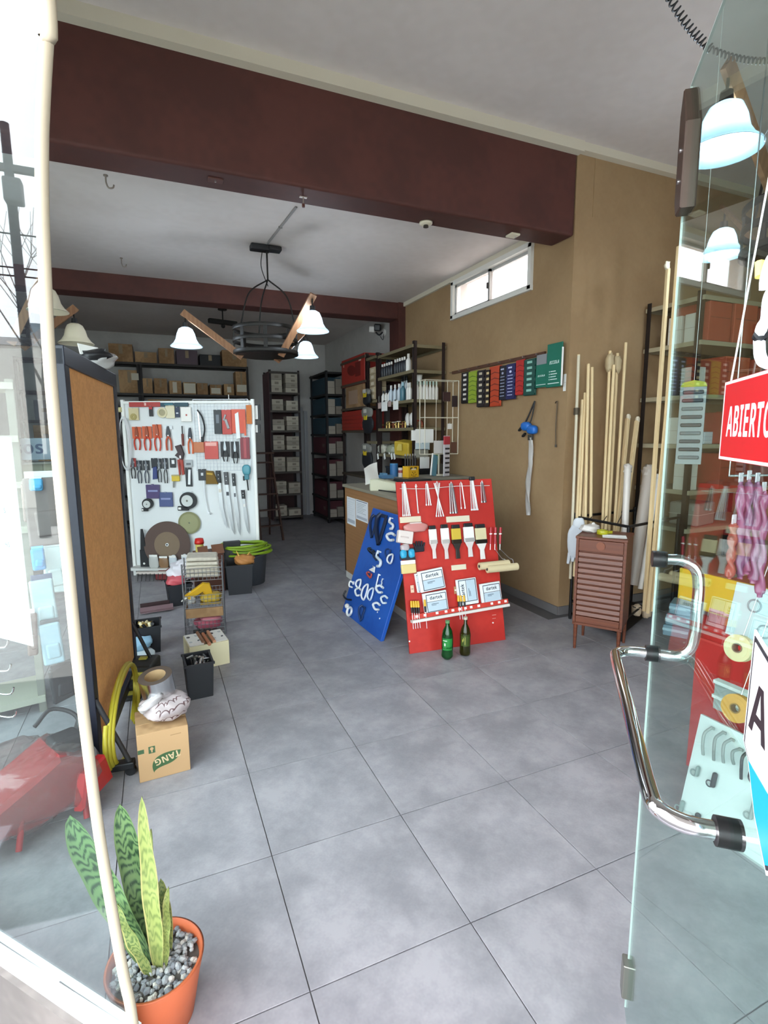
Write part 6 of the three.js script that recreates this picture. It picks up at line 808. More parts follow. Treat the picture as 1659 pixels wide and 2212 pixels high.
{ // tall shelf of white cartons in the rear corner
  const x0 = 1.96, Z = -9.72, lv = [1114, 1067, 1019, 972, 930, 887, 848].map((v) => onZ(620, v, Z).y); lv[0] = .08; lv.push(2.72);
  shelfUnit('white_carton_shelf', 'tall maroon sided shelf of white cartons in rear corner', [x0, 0, Z], .56, .55, 2.75, lv, 0, M('#4a433d', .6), M('#211012', .6), [['side_panel', [.012, 2.7, .54, -.006, 1.36, -.28], M('#4c262a', .6)], ['back_panel', [.55, 2.7, .01, .28, 1.36, -.55], M('#4a3230', .7)]]);
  const wm = ['#b5ac9c', '#c2baa9', '#a39a8c'].map((h) => M(h, .75)); const spec = [[[.04, 2, .1], [.31, 1, .12]], [[.04, 3, .078], [.32, 2, .1]], [[.03, 3, .09], [.3, 3, .088]], [[.03, 3, .09], [.31, 3, .082]], [[.04, 2, .1], [.32, 3, .085]], [[.03, 2, .1], [.32, 2, .09]], [[.02, 3, .11], [.32, 4, .085]]];
  spec.forEach((cols, k) => cols.forEach(([x, n, h], c) => { for (let i = 0; i < n; i++) { const t = thing('white_carton', 'small off white carton stacked on rear corner shelf', 'carton', [x0 + x + .1, lv[k] + .003 + i * h, Z - .03], 0, 'white cartons on the rear corner shelf'); t.name = t.name.replace('white_carton', 'stock_carton'); mesh('carton', rbox(.24 - (i % 2) * .01, h * .97, .26, .003, 0, h / 2, -.13), wm[(i + c + k) % 3], t); mesh('label', box(.07, h * .4, .002, .02, h / 2, .001), M('#8d8578', .8), t); } }));
}
{ // dark shelf on the right beyond the red cases
  const Z1 = -9.1; const lv = [.1, .45, .85, 1.25, 1.6, 1.95, 2.3, 2.68];
  const u = shelfUnit('dark_stock_shelf', 'tall dark shelf with navy and maroon panels at rear', [2.8, 0, -10.08], .98, .38, 2.7, lv, -Math.PI / 2, M('#24211f', .6), M('#16161a', .6));
  [['navy', '#27424f', [1.6, 1.95, 2.3]], ['maroon', '#56262e', [.1, .45, .85, 1.25]]].forEach(([n, c, ys]) => ys.forEach((y) => { const t = thing('stock_box', n + ' stock box filling dark rear shelf', 'box', [2.83, y + .003, -9.6], -Math.PI / 2, n + ' boxes on the dark shelf'); const h = .29; mesh('box', rbox(.82, h, .3, .006, 0, h / 2, -.15), M(c, .6), t); mesh('label', box(.12, .06, .002, .25, h * .5, .001), M(n === 'navy' ? '#3c4a52' : '#6a5a58', .7), t); }));
  lv.slice(0, 7).forEach((y, k) => { for (let i = 0; i < 2; i++) { const t = thing('end_carton', 'pale carton at near end of dark rear shelf', 'carton', [2.92 + i * .15, y + .003, Z1 - .035], 0, 'pale cartons at the dark shelf end'); const h = .14 + ((k * 3 + i * 5) % 4) * .04; mesh('carton', rbox(.13, h, .1, .003, 0, h / 2, -.02), M(i ? '#8d8478' : '#a89f92', .75), t); mesh('seam', box(.131, .004, .101, 0, h / 2, -.02), M('#6d665c', .8), t); } });
}
{ // grey panels leaning on the rear wall
  for (const [x, w, h, label] of [[2.63, .16, 2.12, 'tall pale grey panel against rear wall, wider one'], [2.755, .075, 2.05, 'narrow pale grey panel standing against rear wall']]) { const t = thing('grey_wall_board', label, 'panel', [x, 0, ZK + .03]); mesh('panel', rbox(w, h, .02, .003, 0, h / 2, w > .1 ? 0 : .05), M('#9a9a9d', .6), t); mesh('groove', box(.006, h, .002, w * .15, h / 2, (w > .1 ? 0 : .05) + .0105), M('#85858a', .6), t); }
}
{ // wooden step ladder
  const t = thing('step_ladder', 'brown wooden step ladder beside white carton shelf', 'ladder', [1.5, 0, -8.15], .15), W5 = M('#4a3026', .65), h = 1.32;
  for (const x of [-.13, .13]) { mesh('rail', beamBox([x * 1.35, 0, .3], [x, h, 0], .022, .05), W5, t); mesh('rear_rail', beamBox([x * 1.3, 0, -.28], [x, h - .02, -.03], .018, .035), W5, t); }
  for (let i = 1; i <= 5; i++) { const f = i / 5.6; mesh('step', rbox(.3 * (1.2 - .2 * f), .02, .08, .004, 0, h * f, .3 * (1 - f)), W5, t); } mesh('top', rbox(.34, .025, .14, .005, 0, h, -.01), W5, t);
}
{ // security camera
  const p = onX(828, 716, XR), t = thing('security_camera', 'black and white security camera on rear right wall', 'camera', [XR, p.y, p.z], 0); mesh('base', mv(cyl(.05, .05, .03, 18), -.015, -.02, .05, 0, 0, Math.PI / 2), M('#d8d5cf', .5), t); mesh('arm', tube([[-.03, -.02, .05], [-.08, -.06, .03], [-.12, -.02, .0]], .012, 14), BLACK, t); mesh('housing', mv(rbox(.09, .09, .24, .02), -.16, .02, -.02, .2, -.5, 0), M('#c9c6c0', .45), t); mesh('lens_hood', mv(rbox(.1, .1, .09, .02), -.13, .03, .09, .2, -.5, 0), BLACK, t); mesh('cable', tube([[-.02, -.03, .06], [-.04, -.1, .1], [-.01, -.12, .0], [-.01, -.05, -.1]], .004, 20), BLACK, t);
}

// ================= LAMPS =================
const BELL = [[.022, .165], [.035, .165], [.06, .15], [.078, .11], [.09, .06], [.112, .025], [.14, .0], [.138, -.006], [.108, .018], [.086, .055], [.074, .105], [.057, .144], [.03, .158]];
const SHADE_ON = new THREE.MeshPhysicalMaterial({ color: '#c3d4de', roughness: .6, transmission: .35, thickness: 0, emissive: '#cfe9f7', emissiveIntensity: .2, side: THREE.DoubleSide });
const SHADE_OFF = new THREE.MeshPhysicalMaterial({ color: '#d8cfb6', roughness: .5, side: THREE.DoubleSide });
const BULB = new THREE.MeshStandardMaterial({ color: '#ffffff', emissive: '#eaf6ff', emissiveIntensity: 2.5, roughness: .4 });
const IRON = M('#1b1815', .55, .4), PLANK = texMat(woodTex([120, 84, 58], [158, 116, 84], 77), .6);
function chandelier(label, mount, hub, ringR, arms, lit, group) {            // arms: positions of the shade mouths, in metres from the hub
  const t = thing('wheel_chandelier', label, 'chandelier', hub), top = mount.clone().sub(hub);
  mesh('mount', [rbox(.18, .05, .1, .01, top.x - .06, top.y - .03, top.z), rbox(.12, .04, .1, .01, top.x + .07, top.y - .03, top.z + .01)], BLACK, t);
  mesh('chain', [rod([top.x, top.y - .04, top.z], [top.x, top.y - .3, top.z], .008), tube([[top.x - .04, top.y - .04, top.z], [top.x - .06, top.y - .2, top.z + .02], [top.x, top.y - .36, top.z]], .004, 20)], IRON, t);
  for (let k = 0; k < 3; k++) { const a = k * 2.094 + .5; mesh('suspension_chain', tube([[top.x, top.y - .3, top.z], [top.x * .4 + Math.cos(a) * ringR * .7, (top.y - .3) * .5 + .12, Math.sin(a) * ringR * .7], [Math.cos(a) * ringR, .12, Math.sin(a) * ringR]], .007, 16), IRON, t); }
  for (const y of [-.115, -.005, .1]) mesh('hoop', lathe([[ringR, y], [ringR + .012, y], [ringR + .012, y + .032], [ringR, y + .032], [ringR, y]], 40), IRON, t);
  for (let k = 0; k < 8; k++) { const a = k * Math.PI / 4 + .2; mesh('stave', mv(box(.035, .22, .012), Math.cos(a) * ringR, .005, Math.sin(a) * ringR, 0, Math.PI / 2 - a, 0), IRON, t); }
  mesh('pan', cyl(ringR, ringR * .96, .012, 32, 0, -.118, 0), IRON, t);
  arms.forEach((p) => {
    const dir = V(p.x, 0, p.z).normalize(), r = Math.hypot(p.x, p.z), a = dir.clone().multiplyScalar(ringR * .75).setY(-.14), b = dir.clone().multiplyScalar(r + .02).setY(p.y + .3);
    const g = beamBox(a, b, .06, .022); mesh('plank', g, PLANK, t);
    const hk = mesh('lamp_hook', tube([b.toArray(), [p.x, p.y + .27, p.z], [p.x, p.y + .2, p.z]], .006, 12), IRON, t); mesh('lamp_holder', cyl(.022, .026, .045, 14, p.x, p.y + .185, p.z), BLACK, hk);
    const sh = mesh('lamp_shade', lathe(BELL, 36, p.x, p.y, p.z), lit ? SHADE_ON : SHADE_OFF, t);
    if (lit) { mesh('bulb', mv(ball(.036, 16), p.x, p.y + .07, p.z), BULB, sh); const L = new THREE.PointLight('#e6f3ff', LAMP, 0, 2); L.position.set(p.x, p.y + .07, p.z); L.castShadow = true; L.shadow.radius = 2; t.add(L); }
  });
  return t;
}
const LAMP = .38;
{
  const hub = V(1.03, 2.46, -5.2), rel = (x, z, y = 2.5) => V(x - hub.x, y - hub.y - .03, z - hub.z);
  const l1 = pd(676, 715, 4.57), l2 = pd(403, 748, 4.84), l3 = pd(661, 771, 5.9);
  chandelier('iron hoop chandelier with three lit white bell lamps over aisle', V(1.07, Y2, -5.2), hub, .29, [l1, l2, l3].map((p) => p.sub(hub)), true);
  const f1 = pd(1560, 325, 2.06), f2 = pd(1558, 552, 3.5), h2 = V(3.1, 2.62, -1.75);
  chandelier('iron hoop chandelier with lit bell lamps seen through door glass', V(3.1, Y1, -1.75), h2, .29, [f1.sub(h2), f2.sub(h2), V(.75, .03, .1)], true);
  const u1 = pd(165, 742, 4.57), u2 = pd(104, 672, 4.0), h3 = V(-1.15, 2.45, -5.2);
  chandelier('unlit hoop chandelier with cream bell lamps above cork rack', V(-1.15, Y2, -5.2), h3, .29, [u1.sub(h3), u2.sub(h3), V(-.65, .03, -.4)], false);
  const m = V(.98, Y2, -7.88), t = thing('ceiling_spot_bar', 'small dark ceiling bar fixture in rear room', 'ceiling lamp', m); mesh('rose', cyl(.06, .06, .03, 18, 0, -.015, 0), IRON, t); mesh('stem', rod([0, -.03, 0], [0, -.16, 0], .008), IRON, t); mesh('bar', rbox(.4, .06, .07, .01, 0, -.19, 0, 0, .25, 0), IRON, t); mesh('finial', ball(.03, 10, 0, -.24, 0), IRON, t);
}
// coiled black cable across the doorway
{
  const a = pd(1428, -40, 1.75), b = pd(1536, 106, 1.75), e = pd(1659, 150, 1.75), f = pd(1800, 90, 1.75), t = thing('coiled_cable', 'black coiled cable hanging below the ceiling by door', 'cable'); const pts = [], d = b.clone().sub(a), n = d.clone().normalize(), s = V(0, 1, 0).cross(n).normalize(), u2 = n.clone().cross(s), N = 16;
  for (let k = 0; k <= N * 12; k++) { const q = k / (N * 12), an = q * N * Math.PI * 2; pts.push(a.clone().addScaledVector(d, q).addScaledVector(s, Math.cos(an) * .011).addScaledVector(u2, Math.sin(an) * .011).add(V(0, -.02 * Math.sin(q * Math.PI), 0))); }
  mesh('coil', tube(pts, .0032, 420, false, 5), BLACK, t); const p2 = []; const d2 = (q) => { const A2 = b, B2 = e.clone().add(V(0, -.02, 0)), C2 = f; return A2.clone().multiplyScalar((1 - q) ** 2).addScaledVector(B2, 2 * q * (1 - q)).addScaledVector(C2, q * q); };
  for (let k = 0; k <= 240; k++) { const q = k / 240, an = q * 30 * Math.PI * 2, c = d2(q); p2.push(c.addScaledVector(s, Math.cos(an) * .008).add(V(0, Math.sin(an) * .008, 0))); } mesh('coil', tube(p2, .003, 500, false, 5), M('#4a4846', .6), t);
  mesh('upper_lead', rod(a, V(a.x, Y1, a.z), .003), BLACK, t); mesh('ceiling_clip', rbox(.03, .02, .03, .004, a.x, Y1 - .01, a.z), BLACK, t); mesh('far_lead', rod(f, V(f.x, Y1, f.z), .003), BLACK, t);
}

// ================= SIGNS ON THE DOOR, GOODS BEHIND IT =================
const DP = new PF(DE, DT.clone().negate(), DN.dot(EYE.clone().sub(DE).setY(0)) > 0 ? DN : DN.clone().negate());   // x runs from the free edge towards the hinge
const kd = (u, v) => [u, v];
{ // open sign
  const c = [[1573, 826], [1562, 992], [1705, 1010], [1712, 770]].map(([u, v]) => DP.l(u, v, .012)), x0 = Math.max(c[0][0], c[1][0]), y0 = c[1][1], y1 = c[0][1];
  const w = .215, h = y1 - y0, cx = (c[0][0] + c[1][0]) / 2 + w / 2, t = hung(DP, 'open_sign', 'red hanging sign with white ABIERTO lettering on glass door', 'sign', cx, (y0 + y1) / 2, .014);
  mesh('board', rbox(w, h, .005, .002), M('#b3171f', .4), t);
  const pm = print(768, 448, (x, a, b) => { x.fillStyle = '#bd1a22'; x.fillRect(0, 0, a, b); x.strokeStyle = '#f0e6e6'; x.lineWidth = 16; x.strokeRect(10, 10, a - 20, b - 20); x.fillStyle = '#efe3ea'; x.font = 'bold 236px sans-serif'; x.textAlign = 'center'; x.textBaseline = 'middle'; x.save(); x.translate(a / 2, b * .52); x.scale(.6, 1); x.fillText('ABIERTO', 0, 0); x.restore(); }, .35);
  mesh('printed_face', face(w * .995, h * .995, 0, 0, .0028), pm, t);
  mesh('cord', [rod([w * .42, h / 2, 0], [0, h / 2 + .26, 0], .0012), rod([-w * .42, h / 2, 0], [0, h / 2 + .26, 0], .0012)], WHITE, t); mesh('suction_hook', ball(.012, 10, 0, h / 2 + .26, 0), CLEAR, t);
}
{ // pentagon alarm sticker
  const q = (u, v) => DP.l(u, v, .006), tl = q(1637, 1365), bl = q(1603, 1590), w = .2, hh = tl[1] - bl[1], x0 = (tl[0] + bl[0]) / 2;
  const out = [[0, 0], [w, 0], [w, hh * 1.0], [w * .5, hh * .86], [0, hh]].map(([x, y]) => [x, y]), low = [[0, 0], [w * .1, -.014], [w * .27, -.06], [w * .5, -.095], [w * .73, -.06], [w * .9, -.014], [w, 0]], sh = [...low, [w, hh], [w * .5, hh * .86], [0, hh]];
  const t = hung(DP, 'alarm_sticker', 'shield shaped white and blue sticker with black letters on glass', 'sticker', x0, bl[1], .006), sc = (k, o) => o.map(([x, y]) => [w / 2 + (x - w / 2) * k, .02 + (y - .02) * k]);
  mesh('sticker', ext(sh, .002), M('#e9edf0', .4), t); mesh('outline', ext(sc(.95, sh), .0012).translate(0, 0, .0012), M('#23262c', .4), t); mesh('white_field', ext(sc(.9, sh), .0012).translate(0, 0, .0018), M('#eef2f5', .4), t);
  mesh('blue_field', ext(sc(.9, low.slice(1, 6)), .0012).translate(0, 0, .0024), M('#0d9fd6', .4), t);
  mesh('lettering', face(w * .84, .085, w / 2, hh * .42, .0034), print(512, 260, (x, a, b) => { x.fillStyle = '#eef2f5'; x.fillRect(0, 0, a, b); x.fillStyle = '#2a1d24'; x.font = 'bold 250px sans-serif'; x.textBaseline = 'middle'; x.textAlign = 'left'; x.fillText('A', 6, b / 2 + 6); }), t);
}
{ // neon tube sign
  const z = .02, t = thing('neon_sign', 'white neon tube lettering hung on the glass door', 'neon sign'), P = (u, v) => DP.w(...DP.l(u, v, z), z), NE = new THREE.MeshStandardMaterial({ color: '#f4fbff', emissive: '#dff2ff', emissiveIntensity: .9, roughness: .3 });
  mesh('tube', tube([P(1690, 610), P(1662, 640), P(1655, 690), P(1645, 708), P(1640, 730), P(1640, 745), P(1642, 768), P(1655, 785), P(1690, 780)], .006, 60), NE, t); mesh('tube', tube([P(1690, 540), P(1665, 560), P(1652, 600), P(1650, 625)], .005, 40), NE, t); mesh('yellow_tube', rod(P(1641, 566), P(1641, 598), .005), new THREE.MeshStandardMaterial({ color: '#e8e07a', emissive: '#e8df6a', emissiveIntensity: .5 }), t); mesh('joint', rod(P(1644, 722), P(1640, 729), .0075), BLACK, t);
  mesh('backing_panel', face(.12, .3).applyQuaternion(DP.q).translate(...DP.w(DP.l(1720, 660)[0], DP.l(1720, 660)[1], .008).toArray()), M('#7b8a88', .2, 0, { transmission: .9, thickness: 0 }), t);
}
// display boards and goods in the shop corner behind the door
{
  const a = onY(1465, 1752), b = onY(1659, 1885), ex = b.clone().sub(a).normalize(), far = b.clone().addScaledVector(ex, .5), W6 = far.distanceTo(a), n = V(-ex.z, 0, ex.x), nn = n.dot(EYE.clone().sub(a)) > 0 ? n : n.negate();
  const up = V(0, 1, 0).addScaledVector(nn, -.22).normalize(), HP = new PF(a, ex, ex.clone().cross(up)); if (HP.n.dot(EYE.clone().sub(a)) < 0) { HP.n.negate(); HP.ey = HP.n.clone().cross(HP.ex); HP.q.setFromRotationMatrix(new THREE.Matrix4().makeBasis(HP.ex, HP.ey, HP.n)); }
  const tl = HP.l(1533, 1552), Hh = Math.abs(tl[1]), sg = Math.sign(tl[1]);
  const t = hung(HP, 'white_hook_board', 'white board of black coat hooks standing behind glass door', 'display board', 0, 0, 0); mesh('board', box(W6, Hh, .015, W6 / 2, sg * Hh / 2, -.01), M('#ccd5d3', .5), t); mesh('edge_trim', box(W6, .008, .018, W6 / 2, sg * .004, -.01), M('#a9b0ae', .5), t);
  const hk = (u0, v0, u1, v1, hex, label, k) => { const p = HP.l(u0, v0, .012), q = HP.l(u1, v1, .012), o = hung(HP, 'coat_hook', label, 'hook', p[0], p[1], .012, 'hooks on the white board'), dx = q[0] - p[0], dy = q[1] - p[1]; if (k) { mesh('body', rbox(Math.abs(dx) + .012, Math.abs(dy) + .02, .02, .008, dx / 2, dy / 2, 0), M(hex, .45), o); mesh('ring', tor(.012, .003, 16, dx / 2 - .012, dy, .004), M(hex, .45), o); } else { mesh('arm', tube([[0, 0, 0], [dx * .7 - .008, dy * .25, .02], [dx * .3 - .004, dy * .65, .024], [dx, dy, .01]], .006, 20), M(hex, .45), o); mesh('plate', rbox(.018, .012, .008, .003, .004, .0, 0), M(hex, .45), o); } };
  hk(1537, 1572, 1522, 1630, '#8e938f', 'grey long hook at upper left of white board', 0); hk(1562, 1582, 1545, 1642, '#7d827f', 'grey long hook second in upper row', 0); hk(1580, 1597, 1566, 1647, '#8a8f8c', 'grey hook third in upper row', 0); hk(1598, 1618, 1588, 1650, '#7f8683', 'grey short hook fourth in upper row', 0); hk(1622, 1622, 1604, 1682, '#23262a', 'black long hook fifth in upper row', 0); hk(1633, 1655, 1630, 1695, '#2c2f33', 'black hook beside the blue sticker', 0); hk(1546, 1675, 1538, 1695, '#25272b', 'black padlock shaped hook in second row', 1); hk(1508, 1660, 1505, 1672, '#7f8d8a', 'grey small knob at left edge', 1); hk(1510, 1763, 1503, 1772, '#25272b', 'small black ring hook near board bottom', 1); hk(1475, 1735, 1470, 1748, '#7f8d8a', 'grey ring hook at board bottom corner', 1); hk(1630, 1730, 1622, 1765, '#8b9593', 'pale grey knob low on white board', 1); hk(1600, 1815, 1590, 1828, '#8b9593', 'pale grey knob lowest on white board', 1);
  // grey slat shelf above it with tape rolls
  { const p = pd(1572, 1478, 1.95), p2 = pd(1556, 1512, 1.95), o = thing('grey_slat_rack', 'grey slatted rack with white edges behind glass door', 'rack', p, Math.atan2(-ex.z, ex.x)); for (const dy of [0, p2.y - p.y]) { const sl = mesh('slat', box(.6, .045, .02, .26, dy - .03, 0), M('#8f9794', .6), o); mesh('white_edge', box(.6, .012, .03, .26, dy, .008), M('#d5dad8', .5), sl); } for (const x of [.36, .54]) mesh('post', box(.02, p.y + .1, .02, x, -p.y / 2 + .05, -.02), M('#7f8784', .6), o); }
  const roll = (u, v, R, hex, core, label) => { const o = thing('tape_disc', label, 'tape', pd(u, v, 1.83)); o.quaternion.copy(HP.q); mesh('roll', ring(R, R * .34, .025, 30), M(hex, .6), o); mesh('core', ring(R * .36, R * .28, .03, 20), M(core, .6), o); mesh('face_label', ring(R * .75, R * .4, .001, 24, 0, 0, .013), M(hex, .5), o); mesh('hang_wire', rod([0, R * .3, 0], [0, .5, -.1], .0015), STEEL, o); };
  roll(1597, 1400, .046, '#d9cd9f', '#6d6653', 'cream tape roll hanging behind the glass door'); roll(1592, 1530, .048, '#c9923a', '#8e6a2c', 'amber orange disc hanging below cream tape roll');
  // red display panel and yellow header
  const r0 = onY(1482, 1652), rp = new PF(r0, ex.clone().multiplyScalar(1), nn); const rt = rp.l(1495, 1322), rd = hung(rp, 'red_floor_panel', 'plain red display panel standing behind glass door', 'display panel', 0, 0, 0); mesh('panel', box(.7, Math.abs(rt[1]), .02, .35, Math.abs(rt[1]) / 2, -.01), M('#b5221f', .5), rd); mesh('top_edge', box(.7, .01, .03, .35, Math.abs(rt[1]) * .86, 0), M('#c9403a', .5), rd);
  const y0 = rp.l(1465, 1300, .03), y1 = rp.l(1465, 1225, .03), yh = y1[1] - y0[1], yl = hung(rp, 'yellow_header_panel', 'yellow header panel above the red display panel', 'display panel', y0[0], y0[1], .03); mesh('panel', box(.62, yh, .012, .31, yh / 2, 0), M('#d9b126', .5), yl); mesh('fold', box(.62, .004, .014, .31, .0, .002), M('#b8931c', .5), yl);
  [[1540, 1340], [1556, 1345], [1572, 1352], [1588, 1358], [1602, 1366]].forEach(([u, v], i) => { const p = rp.l(u, v, .03), o = hung(rp, 'red_blister', 'small pinkish blister pack along top of red panel', 'packet', p[0], p[1], .03, 'blister packs on the red panel'); mesh('pack', rbox(.035, .09, .016, .004), M(i % 2 ? '#b84a4c' : '#a8383a', .35), o); mesh('header', rbox(.036, .02, .01, .002, 0, .045, .002), M('#d0888a', .4), o); });
  // blue grey boxes beside the yellow header
  [[1482, 1312], [1474, 1335], [1468, 1358]].forEach(([u, v], i) => { const p = pd(u, v, 2.45), o = thing('blue_grey_box', 'small blue grey box stacked below yellow header', 'box', p, .5, 'blue grey boxes in the corner'); mesh('box', rbox(.12, .05, .12, .006), M('#5f7482', .5), o); mesh('band', box(.121, .012, .121, 0, .005, 0), M('#8ca0ab', .5), o); });
  // hanging knife strip with yellow top
  const kp = pd(1492, 920, 2.9), ks = thing('knife_card_strip', 'grey strip of cutter knives with yellow top behind glass', 'card strip', kp, -.95), sh = .42, sw = .125; mesh('card', rbox(sw, sh, .006, .003), M('#9c9ea0', .5), ks); mesh('yellow_top', ext([[-sw * .5, 0], [sw * .5, 0], [sw * .42, .022], [0, .034], [-sw * .42, .022]], .007, .001).translate(0, sh / 2, 0), M('#b5b32c', .5), ks); for (let i = 0; i < 9; i++) mesh('knife', rbox(sw * .8, .02, .014, .006, .0, sh / 2 - .03 - i * .044, .008), M(['#3b3c42', '#2f3036', '#63676b'][i % 3], .4), ks); mesh('cord', rod([0, sh / 2 + .03, 0], [0, Y1 - kp.y, 0], .0015), WHITE, ks);
  // pink twisted strips
  [[1600, 1040, 1612, 1250], [1618, 1035, 1625, 1240], [1636, 1040, 1640, 1260], [1650, 1060, 1655, 1290], [1585, 1130, 1590, 1250]].forEach(([u0, v0, u1, v1], i) => { const p = pd(u0, v0, 1.62), q = pd(u1 - 14, v1, 1.62), L = p.distanceTo(q), o = thing('pink_twist_strip', 'shiny pink twisted plastic strip hanging behind door', 'strip', p, 0, 'pink twisted strips'); const g = sheet((s, k) => { const an = s * Math.PI * 2, c = q.clone().sub(p).multiplyScalar(k), R = .011 * (1 + .35 * Math.cos(2 * an + k * 22 + i)) * (k > .97 || k < .03 ? .6 : 1); return [c.x + Math.cos(an) * R, c.y, c.z + Math.sin(an) * R]; }, 12, 70); mesh('strip', g, M(i > 3 ? '#c0695c' : '#b06a92', .12, 0, { transmission: .35, thickness: 0, side: THREE.DoubleSide }), o); mesh('hang_tab', rbox(.02, .03, .004, .002, 0, .012, 0), M('#d9cbd2', .3), o); });
  // bracket rail the strips hang from
  const r1 = pd(1575, 1028, 1.62), r2 = pd(1690, 1026, 1.62), rl = thing('hanging_rail', 'thin steel rail carrying the pink twisted strips', 'rail'); mesh('rail', rod(r1, r2, .004), STEEL, rl); mesh('drop_rod', rod(r2, V(r2.x, Y1, r2.z), .003), STEEL, rl); mesh('drop_rod', rod(r1, V(r1.x, Y1, r1.z), .002), STEEL, rl);
  { const p = onZ(1540, 985, -3.0), o = thing('paper_stack', 'stack of white paper packs on shelf beside open sign', 'paper', [p.x, S5Y[2] + .0, -3.1], .1); o.position.y = 1.503; mesh('stack', rbox(.2, .1, .14, .004, 0, .05, 0), M('#c3ccd2', .7), o); mesh('sheet_lines', [.03, .06].map((y) => box(.201, .003, .141, 0, y, 0)), M('#98a3ab', .7), o); }
  const wh = pd(1640, 1330, 1.9), wt = thing('white_round_pack', 'white card with grey rings behind the tape roll', 'card', wh); wt.quaternion.copy(HP.q); mesh('card', rbox(.2, .2, .006, .003), M('#c3d0d4', .5), wt); for (const [x, y] of [[-.02, .03], [.03, -.05]]) mesh('ring', tor(.022, .003, 18, x, y, .005), M('#8a9499', .5), wt);
}
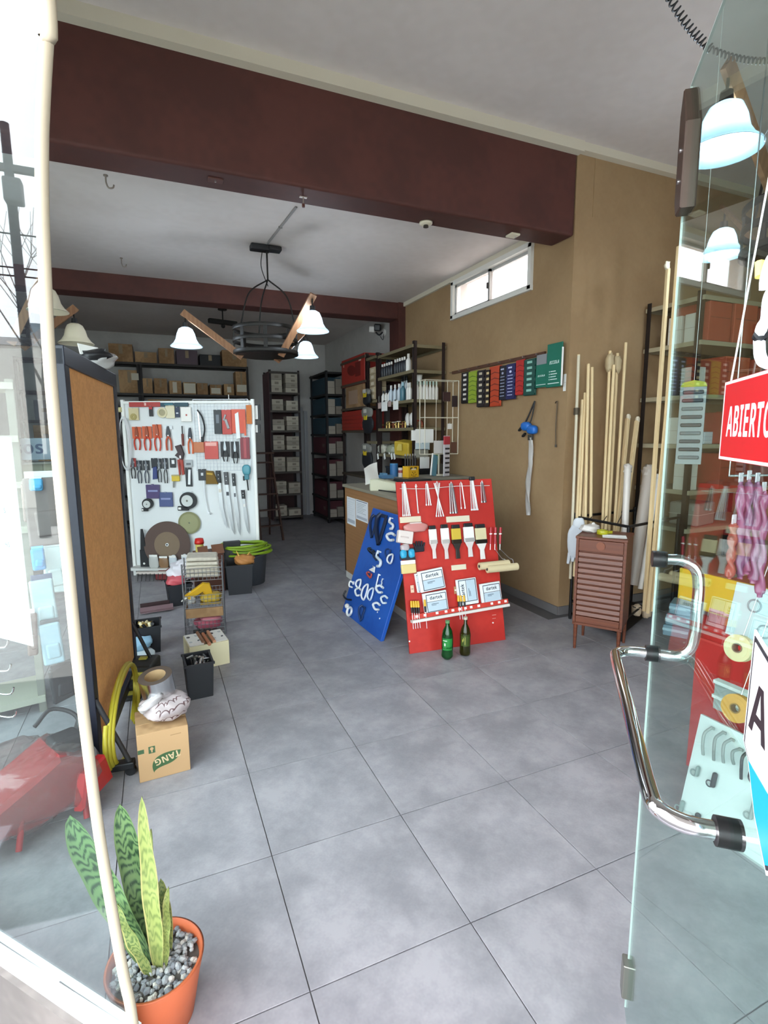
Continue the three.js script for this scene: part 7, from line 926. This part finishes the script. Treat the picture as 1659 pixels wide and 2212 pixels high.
// ================= GOODS BEHIND THE LEFT WINDOW =================
{
  const t = thing('window_stand', 'chrome wire display stand with prongs behind shop window', 'display stand', [-.76, 0, -2.6]); mesh('pole', rod([0, 0, 0], [0, 1.75, 0], .012), M('#c9c4ae', .4, .3), t); mesh('base', cyl(.18, .2, .03, 24, 0, .015, 0), BLACK, t);
  for (let k = 0; k < 5; k++) { const y = .48 + k * .1; mesh('prong', tube([[0, y, 0], [-.12, y - .02, .12], [-.2, y - .03, .18], [-.22, y, .19]], .004, 14), CHROME, t); mesh('prong', tube([[0, y, 0], [.1, y - .02, .1], [.16, y - .02, .14], [.175, y + .01, .15]], .004, 14), CHROME, t); }
  const pack = (name, label, cat, u, v, tt, w, h, hex, k, ry = .2, top) => { const o = thing(name, label, cat, pd(u, v, tt), ry); mesh('pouch', [rbox(w * 1.7, h * 1.8, .022, .01, 0, 0, 0, 0, 0, .06 * Math.sin(k * 3)), rbox(w * 1.2, h * .7, .034, .012, .1 * w, -h * .3, 0, 0, 0, .1 * Math.cos(k))], M(hex, .4), o); mesh('header', rbox(w * 1.5, h * .22, .008, .003, 0, h * .95, 0), M(top ?? '#d9dde0', .5), o); return o; };
  pack('glove_pack', 'grey brown work glove bundle hanging behind window', 'gloves', 100, 1105, 2.35, .09, .17, '#6d5f5c', 1); pack('glove_pack', 'pinkish brown glove bundle behind the grey bundle', 'gloves', 85, 1085, 2.5, .08, .1, '#8a7570', 2, .2, '#b59f98');
  pack('blue_packet', 'bright blue packet hanging below glove bundle', 'packet', 83, 1208, 2.3, .03, .055, '#2f86bd', 3, .2, '#54a3d0'); pack('blue_packet', 'small blue packet hanging above glove bundle', 'packet', 78, 1047, 2.3, .03, .03, '#4f9fcc', 4); pack('clear_packet', 'grey clear packet with navy label behind window', 'packet', 96, 1310, 2.2, .05, .13, '#8fa3aa', 5, .2, '#2f3d5c'); pack('clear_packet', 'pale clear packet under cream strip edge behind window', 'packet', 118, 1230, 2.4, .05, .12, '#a9b3b3', 6); pack('clear_packet', 'bluish clear packet with black band low behind window', 'packet', 112, 1390, 2.2, .045, .1, '#7f97a3', 7, .2, '#23303c'); pack('brown_tool_pack', 'brown handled tool hanging left behind window', 'tool', 70, 1370, 2.15, .022, .1, '#5d4843', 8); pack('black_pouch', 'black angular pouch hanging low behind window', 'pouch', 135, 1475, 2.35, .06, .09, '#15191d', 9, .7, '#20262b');
  const bx = thing('cream_box_row', 'cream boxes in row on shelf behind window', 'box', pd(70, 1040, 3.3), .2); mesh('box', rbox(.36, .22, .1, .005), M('#b9b49c', .6), bx); mesh('divider', [box(.004, .22, .102, -.06, 0, 0), box(.004, .22, .102, .06, 0, 0)], M('#9a957f', .6), bx);
  const nb = thing('number_box', 'grey box with dark blue characters behind window', 'box', pd(60, 970, 3.2), .25); mesh('box', rbox(.3, .13, .1, .004), M('#9aa6b2', .6), nb); mesh('printed_face', face(.28, .11, 0, 0, .052), print(256, 96, (x, a, b) => { x.fillStyle = '#97a3b0'; x.fillRect(0, 0, a, b); x.fillStyle = '#4a5874'; x.font = 'bold 92px sans-serif'; x.textAlign = 'center'; x.textBaseline = 'middle'; x.fillText('sos', a / 2, b / 2 - 8); }), nb); mesh('shelf_bracket', box(.42, .012, .12, 0, -.085, 0), M('#8d8a80', .6), nb);
  const ws = shelfUnit('window_shelf', 'pale steel shelf unit behind the shop window', [-1.6, 0, -3.25], .95, .35, 1.9, [.1, .6, 1.1, 1.35, 1.6, 1.88], .2, M('#a7a394', .6), M('#7d7a70', .6));
  // red wrapped machine on the floor
  const rm = thing('wrapped_red_mower', 'red garden machine wrapped in clear plastic on floor', 'machine', [-.52, 0, -2.42], .5); mesh('body', ext([[-.24, .09], [-.05, .07], [.12, .1], [.15, .22], [.04, .29], [-.06, .24], [-.22, .17]], .24, .02), M('#a3171c', .35), rm); mesh('guard', mv(ext([[-.1, 0], [.1, 0], [.06, .12], [-.06, .12]], .05, .01), .16, .08, .1, 0, .6, 0), M('#b21c20', .35), rm); mesh('handle', tube([[.1, .2, 0], [.18, .35, -.05], [.1, .42, -.1], [.02, .38, -.08]], .009, 24), BLACK, rm); mesh('motor', rbox(.12, .08, .1, .02, .1, .3, 0), BLACK, rm); mesh('leg', [rod([.12, .15, .1], [.1, .02, .16], .012), rod([-.1, .15, .1], [-.14, .02, .14], .012)], M('#b01a1e', .4), rm); mesh('plastic_wrap', mv(blob(.24, .14, .18, .14, 6, 5, 22), -.05, .2, 0), M('#e4d7d5', .08, 0, { transmission: .92, thickness: 0 }), rm);
  // opening hours poster on the glass
  const GP = new PF(A, T, NOUT), a = GP.l(-40, 940), b = GP.l(0, 940), c = GP.l(62, 1397), e = GP.l(0, 1375), tp = GP.l(22, 945), xr = (c[0] + tp[0]) / 2, y1 = tp[1], y0 = c[1], w = .24, h = y1 - y0, ps = hung(GP, 'hours_poster', 'white opening hours poster on the shop window', 'poster', xr - w / 2, (y0 + y1) / 2, -.006); mesh('sheet', box(w, h, .0015), M('#dfe6e8', .7), ps);
  mesh('printed_face', face(w * .99, h * .995, 0, 0, .0012), print(256, 512, (x, W7, H7) => { x.fillStyle = '#e2ebee'; x.fillRect(0, 0, W7, H7); x.fillStyle = '#39424a'; x.font = 'bold 17px sans-serif'; x.textAlign = 'right'; x.fillText('S', 208, 181); x.fillText('HS', 210, 266); }, .7), ps);
}

scene.traverse((o) => { if (o.isMesh) { o.castShadow = true; o.receiveShadow = true; } });
renderer.render(scene, camera);
